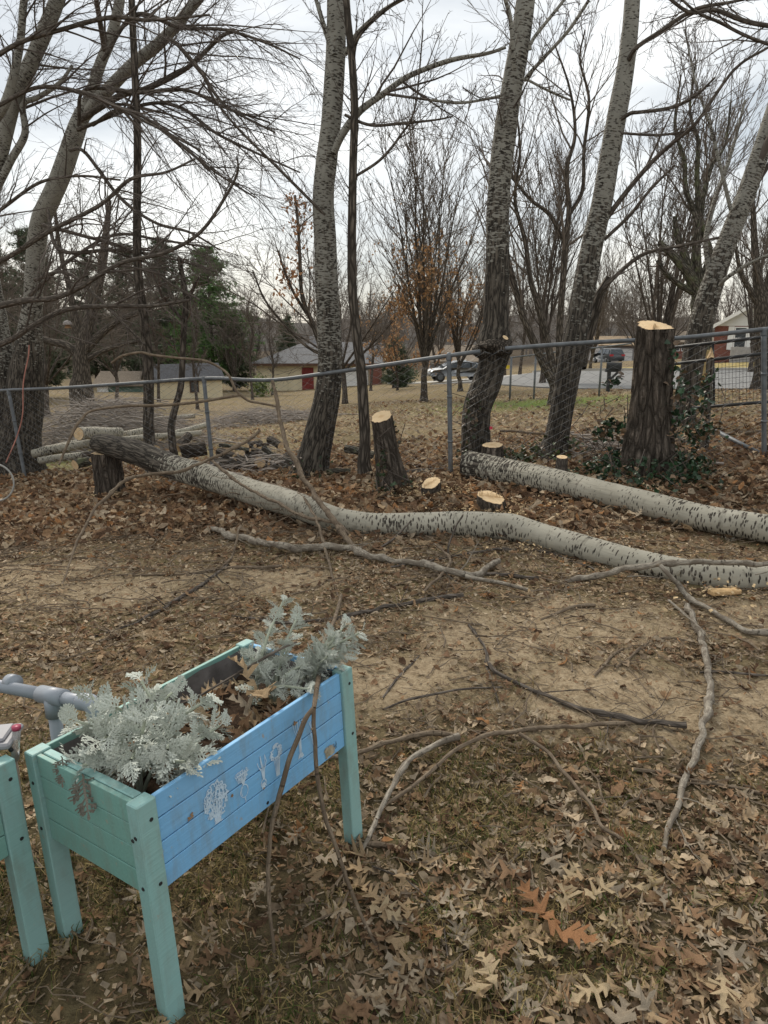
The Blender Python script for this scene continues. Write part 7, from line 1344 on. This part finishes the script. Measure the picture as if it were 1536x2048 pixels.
wh.rotation_euler = (0, 0, -.42)
fn = thing('board_fence', 'grey board fence in front of the white gabled house', 'fence', (X_(1478), y - 1.6, z0))
for k in range(19): boxes('plank', [((X_(1440) + k * .165, y - 1.6, z0 + .52 + .01 * (k % 3)), (.15, .03, 1.04))], M_grey, fn)
boxes('rail', [((X_(1440) + 1.5, y - 1.56, z0 + .3), (3.1, .05, .08)), ((X_(1440) + 1.5, y - 1.56, z0 + .85), (3.1, .05, .08))], M_grey, fn)
# -- tan roofed garage far up the street, low brown house at right
y = 92.; X_ = lambda px, yy=92.: (px - 768) / FPX * (yy * CP + 4.5 * SP); z0 = at(1230, 729, y)[2]; ze = at(1230, 690, y)[2]; zr = at(1230, 672, y + 3)[2]; a_, b_2 = X_(1198), X_(1272)
gh = thing('garage', 'pale garage with a tan roof at the far end of the street', 'garage', ((a_ + b_2) / 2, y, z0)); boxes('wall', [(((a_ + b_2) / 2, y + 3, (z0 - .6 + ze) / 2), (b_2 - a_, 6, ze - z0 + .6))], M_grey, gh); boxes('garage_door', [((X_(1250), y - .03, z0 + .2 + .5 * k), (1.6, .07, .47)) for k in range(4)], M_white, gh)
roofslab('roof', [(a_ - .3, y - .5, ze), (b_2 + .3, y - .5, ze), (b_2 + .3, y + 3, zr), (a_ - .3, y + 3, zr)], .12, plain('tan_shingle', (.33, .25, .17), .9, .1), gh); roofslab('roof', [(a_ - .3, y + 6.5, ze), (b_2 + .3, y + 6.5, ze), (b_2 + .3, y + 3, zr), (a_ - .3, y + 3, zr)], .12, M_bshingle, gh)
y = 80.; X_ = lambda px, yy=80.: (px - 768) / FPX * (yy * CP + 3.5 * SP); z0 = at(1380, 716, y)[2]; ze = at(1380, 684, y)[2]; zr = at(1380, 662, y + 4)[2]; a_, b_2 = X_(1340), X_(1432)
lh = thing('house', 'low house with a wide brown roof between the huge stump and the white gabled house', 'house', ((a_ + b_2) / 2, y, z0)); boxes('wall', [(((a_ + b_2) / 2, y + 4, (z0 - .6 + ze) / 2), (b_2 - a_, 7, ze - z0 + .6))], M_brick, lh)
roofslab('roof', [(a_ - .5, y - .2, ze), (b_2 + .5, y - .2, ze), (b_2 - .5, y + 4, zr), (a_ + .5, y + 4, zr)], .14, M_bshingle, lh); roofslab('roof', [(a_ - .5, y + 8.2, ze), (b_2 + .5, y + 8.2, ze), (b_2 - .5, y + 4, zr), (a_ + .5, y + 4, zr)], .14, M_bshingle, lh); window(lh, (X_(1350), y + .5, z0 + 1.2), 1.2, 1.); window(lh, (X_(1375), y + .5, z0 + 1.2), 1.2, 1.)
# -- cars
def car(label, M_, paintm, suv=False):
    e_ = thing('parked_car', label, 'car', M_.translation)
    prof = [(-2.2, .42), (-2.22, .68), (-2.0, .84), (-1.2, .94), (-.55, 1.36), (-.2, 1.45), (.7, 1.47), (1.35, 1.34), (1.95, 1.0), (2.22, .94), (2.26, .55), (2.18, .36)] if not suv else [(-2.3, .45), (-2.34, .8), (-2.1, 1.02), (-1.15, 1.1), (-.55, 1.6), (-.2, 1.7), (1.6, 1.72), (2.0, 1.6), (2.25, 1.1), (2.32, .95), (2.32, .5), (2.2, .42)]
    P = np.array(prof); n = len(P); top = P[:, 1].max(); xs = []
    for f, yv in ((1., 0), (1., 0)): pass
    rows = []
    for t in (-1, -.93, -.8, 0, .8, .93, 1):
        hw = np.where(P[:, 1] > 1.0 + .1 * suv, .9 - .24 * (P[:, 1] - 1.) / (top - 1.), .9); q = P.copy(); c = np.array([0, .72]); k = 1 - .06 * (abs(t) > .98); q = c + (q - c) * k; rows.append(np.c_[q[:, 0], hw * t, q[:, 1]])
    V = np.vstack(rows); i = np.arange(n); Q = np.vstack([np.c_[k * n + i, k * n + np.roll(i, -1), (k + 1) * n + np.roll(i, -1), (k + 1) * n + i] for k in range(6)]); Tr = [[0, k, k + 1] for k in range(1, n - 1)] + [[6 * n, 6 * n + k + 1, 6 * n + k] for k in range(1, n - 1)]
    A_ = np.array(M_); tf = lambda V: V @ A_[:3, :3].T + A_[:3, 3]
    mk('body', tf(V), Q, Tr, [paintm], e_, True)
    hi = top - .1; z1 = 1.0 + .14 * suv
    for s in (-1, 1):
        for x0, x1, d0, d1 in ((-.95, -.05, .5, 0), (.05, .85, 0, 0), (.95, 1.65 + .3 * suv, 0, .42 - .2 * suv)):
            yb_, yt_ = s * .905, s * (.9 - .24 * (hi - 1.) / (top - 1.) + .012); W_ = np.array([[x0, yb_, z1], [x1, yb_, z1], [x1 - d1, yt_, hi], [x0 + d0, yt_, hi]]); W2 = W_ - [0, s * .03, 0]; mk('side_window', tf(np.vstack([W_, W2])), [[0, 1, 2, 3], [7, 6, 5, 4], [0, 4, 5, 1], [1, 5, 6, 2], [2, 6, 7, 3], [3, 7, 4, 0]], None, [M_glass], e_)
    wf = np.array([[-1.16, -.72, z1 + .0], [-1.16, .72, z1], [-.56, .6, hi + .0], [-.56, -.6, hi]]) + [-.035, 0, .02]; mk('windscreen', tf(np.vstack([wf, wf + [.04, 0, -.03]])), [[0, 1, 2, 3], [7, 6, 5, 4], [0, 4, 5, 1], [1, 5, 6, 2], [2, 6, 7, 3], [3, 7, 4, 0]], None, [M_glass], e_)
    xr_ = 2.27 if suv else 1.93; xt_ = 2.03 if suv else 1.4; wf = np.array([[xr_, -.7, z1 + .02], [xr_, .7, z1 + .02], [xt_, .6, hi], [xt_, -.6, hi]]) + [.035, 0, .0]; mk('rear_window', tf(np.vstack([wf, wf - [.05, 0, .0]])), [[0, 1, 2, 3], [7, 6, 5, 4], [0, 4, 5, 1], [1, 5, 6, 2], [2, 6, 7, 3], [3, 7, 4, 0]], None, [M_glass], e_)
    for s in (-1, 1):
        boxes('tail_light', [((2.3 if suv else 2.22, s * .68, 1.0 if suv else .84), (.1, .38, .2))], plain('tail_light_red', (.5, .02, .03), .3, .5) if 'tail_light_red' not in MATS else MATS['tail_light_red'], e_, M_); boxes('headlight', [((-2.16, s * .66, .74), (.12, .36, .14))], M_white, e_, M_)
        for x_ in (-1.35, 1.38):
            V, Q = lathe([[.001, -.1], [.2, -.1], [.31, -.09], [.34, -.05], [.34, .05], [.31, .09], [.2, .1], [.001, .1]], 18); V = V[:, [0, 2, 1]] + [x_, s * .84, .34]; wl = mk('wheel', tf(V), Q, None, [M_blackpaint], e_, True); V, Q = lathe([[.001, .0], [.19, .0], [.21, -.02]], 14); V = V[:, [0, 2, 1]] * [1, s, 1] + [x_, s * .95, .34]; mk('rim', tf(V), Q, None, [M_steel], wl)
    return e_
M_silver = plain('silver_car_paint', (.4, .42, .44), .35, .5, .4, .04, 2); M_dsuv = plain('grey_suv_paint', (.09, .1, .11), .35, .5, .2, .05, 2)
x, _ = xof(912, 54); z = at(912, 769, 54)[2]; car('silver parked car seen from the side between the orange oaks', Matrix.Translation((x, 54, max(z, float(T(x, 54)) + .06))) @ Matrix.Rotation(.12, 4, 'Z'), M_silver)
x, _ = xof(1215, 84); z = max(at(1215, 729, 84)[2], float(T(x, 84)) + .02); car('dark suv with red tail lights parked at the far end of the street', Matrix.Translation((x, 84, z)) @ Matrix.Rotation(-PI / 2 + .15, 4, 'Z'), M_dsuv, True)
# -- mailbox
b = at(1222, 776, 24.2); b[2] = float(T(b[0], b[1])); mb = thing('mailbox', 'black mailbox on a braced post at the near edge of the street', 'mailbox', b)
th = np.linspace(0, PI, 9); poly = [(-.11, 0), (.11, 0)] + [(.11 * math.cos(t), .11 + .11 * math.sin(t)) for t in th]; mbz = at(1222, 738, 24.2)[2]
prism('box', poly, -.24, .24, M_blackpaint, mb, Matrix.Translation((b[0] + .05, b[1], mbz)) @ Matrix.Rotation(1.2, 4, 'Z')); boxes('post', [((b[0] - .1, b[1], (b[2] + mbz) / 2 - .05), (.1, .1, mbz - b[2] + .1))], M_blackpaint, mb); boxes('arm', [((b[0] + .02, b[1], mbz - .05), (.5, .09, .09))], M_blackpaint, mb); boxes('brace', [((0, 0, 0), (.5, .07, .07))], M_blackpaint, mb, Matrix.Translation((b[0] + .06, b[1], mbz - .22)) @ Matrix.Rotation(-.75, 4, 'Y'))
x, z = xof(1298, 72); pl = thing('utility_pole', 'plain wooden utility pole rising behind the huge stump', 'utility pole', (x, 72, z)); zt = at(1298, 522, 72)[2]; pipe('pole', [np.array([x, 72, z - .3]), np.array([x, 72, zt])], .14, plain('pole_wood', (.15, .12, .1), .9, .1), pl, 10); boxes('crossarm', [((x, 72 - .18, zt - .5), (1.8, .1, .1))], M_brown, pl)
c = at(1013, 734, 21.); sg = thing('warning_sign', 'small plain yellow sign hung on the far yard fence', 'sign', c); boxes('plate', [(c, (.17, .012, .1))], plain('yellow_sign', (.62, .45, .04), .5, .3), sg)
for k, (px0, py0, px1, py1) in enumerate(((330, 628, 470, 636), (330, 674, 480, 690), (470, 700, 620, 640))):
    a, b = at(px0 - 200, py0 - 8, 58), at(px1 + 160, py1 + 4, 62); t = np.linspace(0, 1, 20)[:, None]; P = a + (b - a) * t; P[:, 2] -= (1 - (2 * t[:, 0] - 1) ** 2) * .5; V, Q, _, _ = tubes(P, np.full(20, .018), 4); tag(mk('power_line', V, Q, None, [M_blackpaint], None, True), ('thin power line across the pines, uppermost', 'thin power line across the shed pines, middle one', 'thin power line rising over the pale house')[k], 'power line')
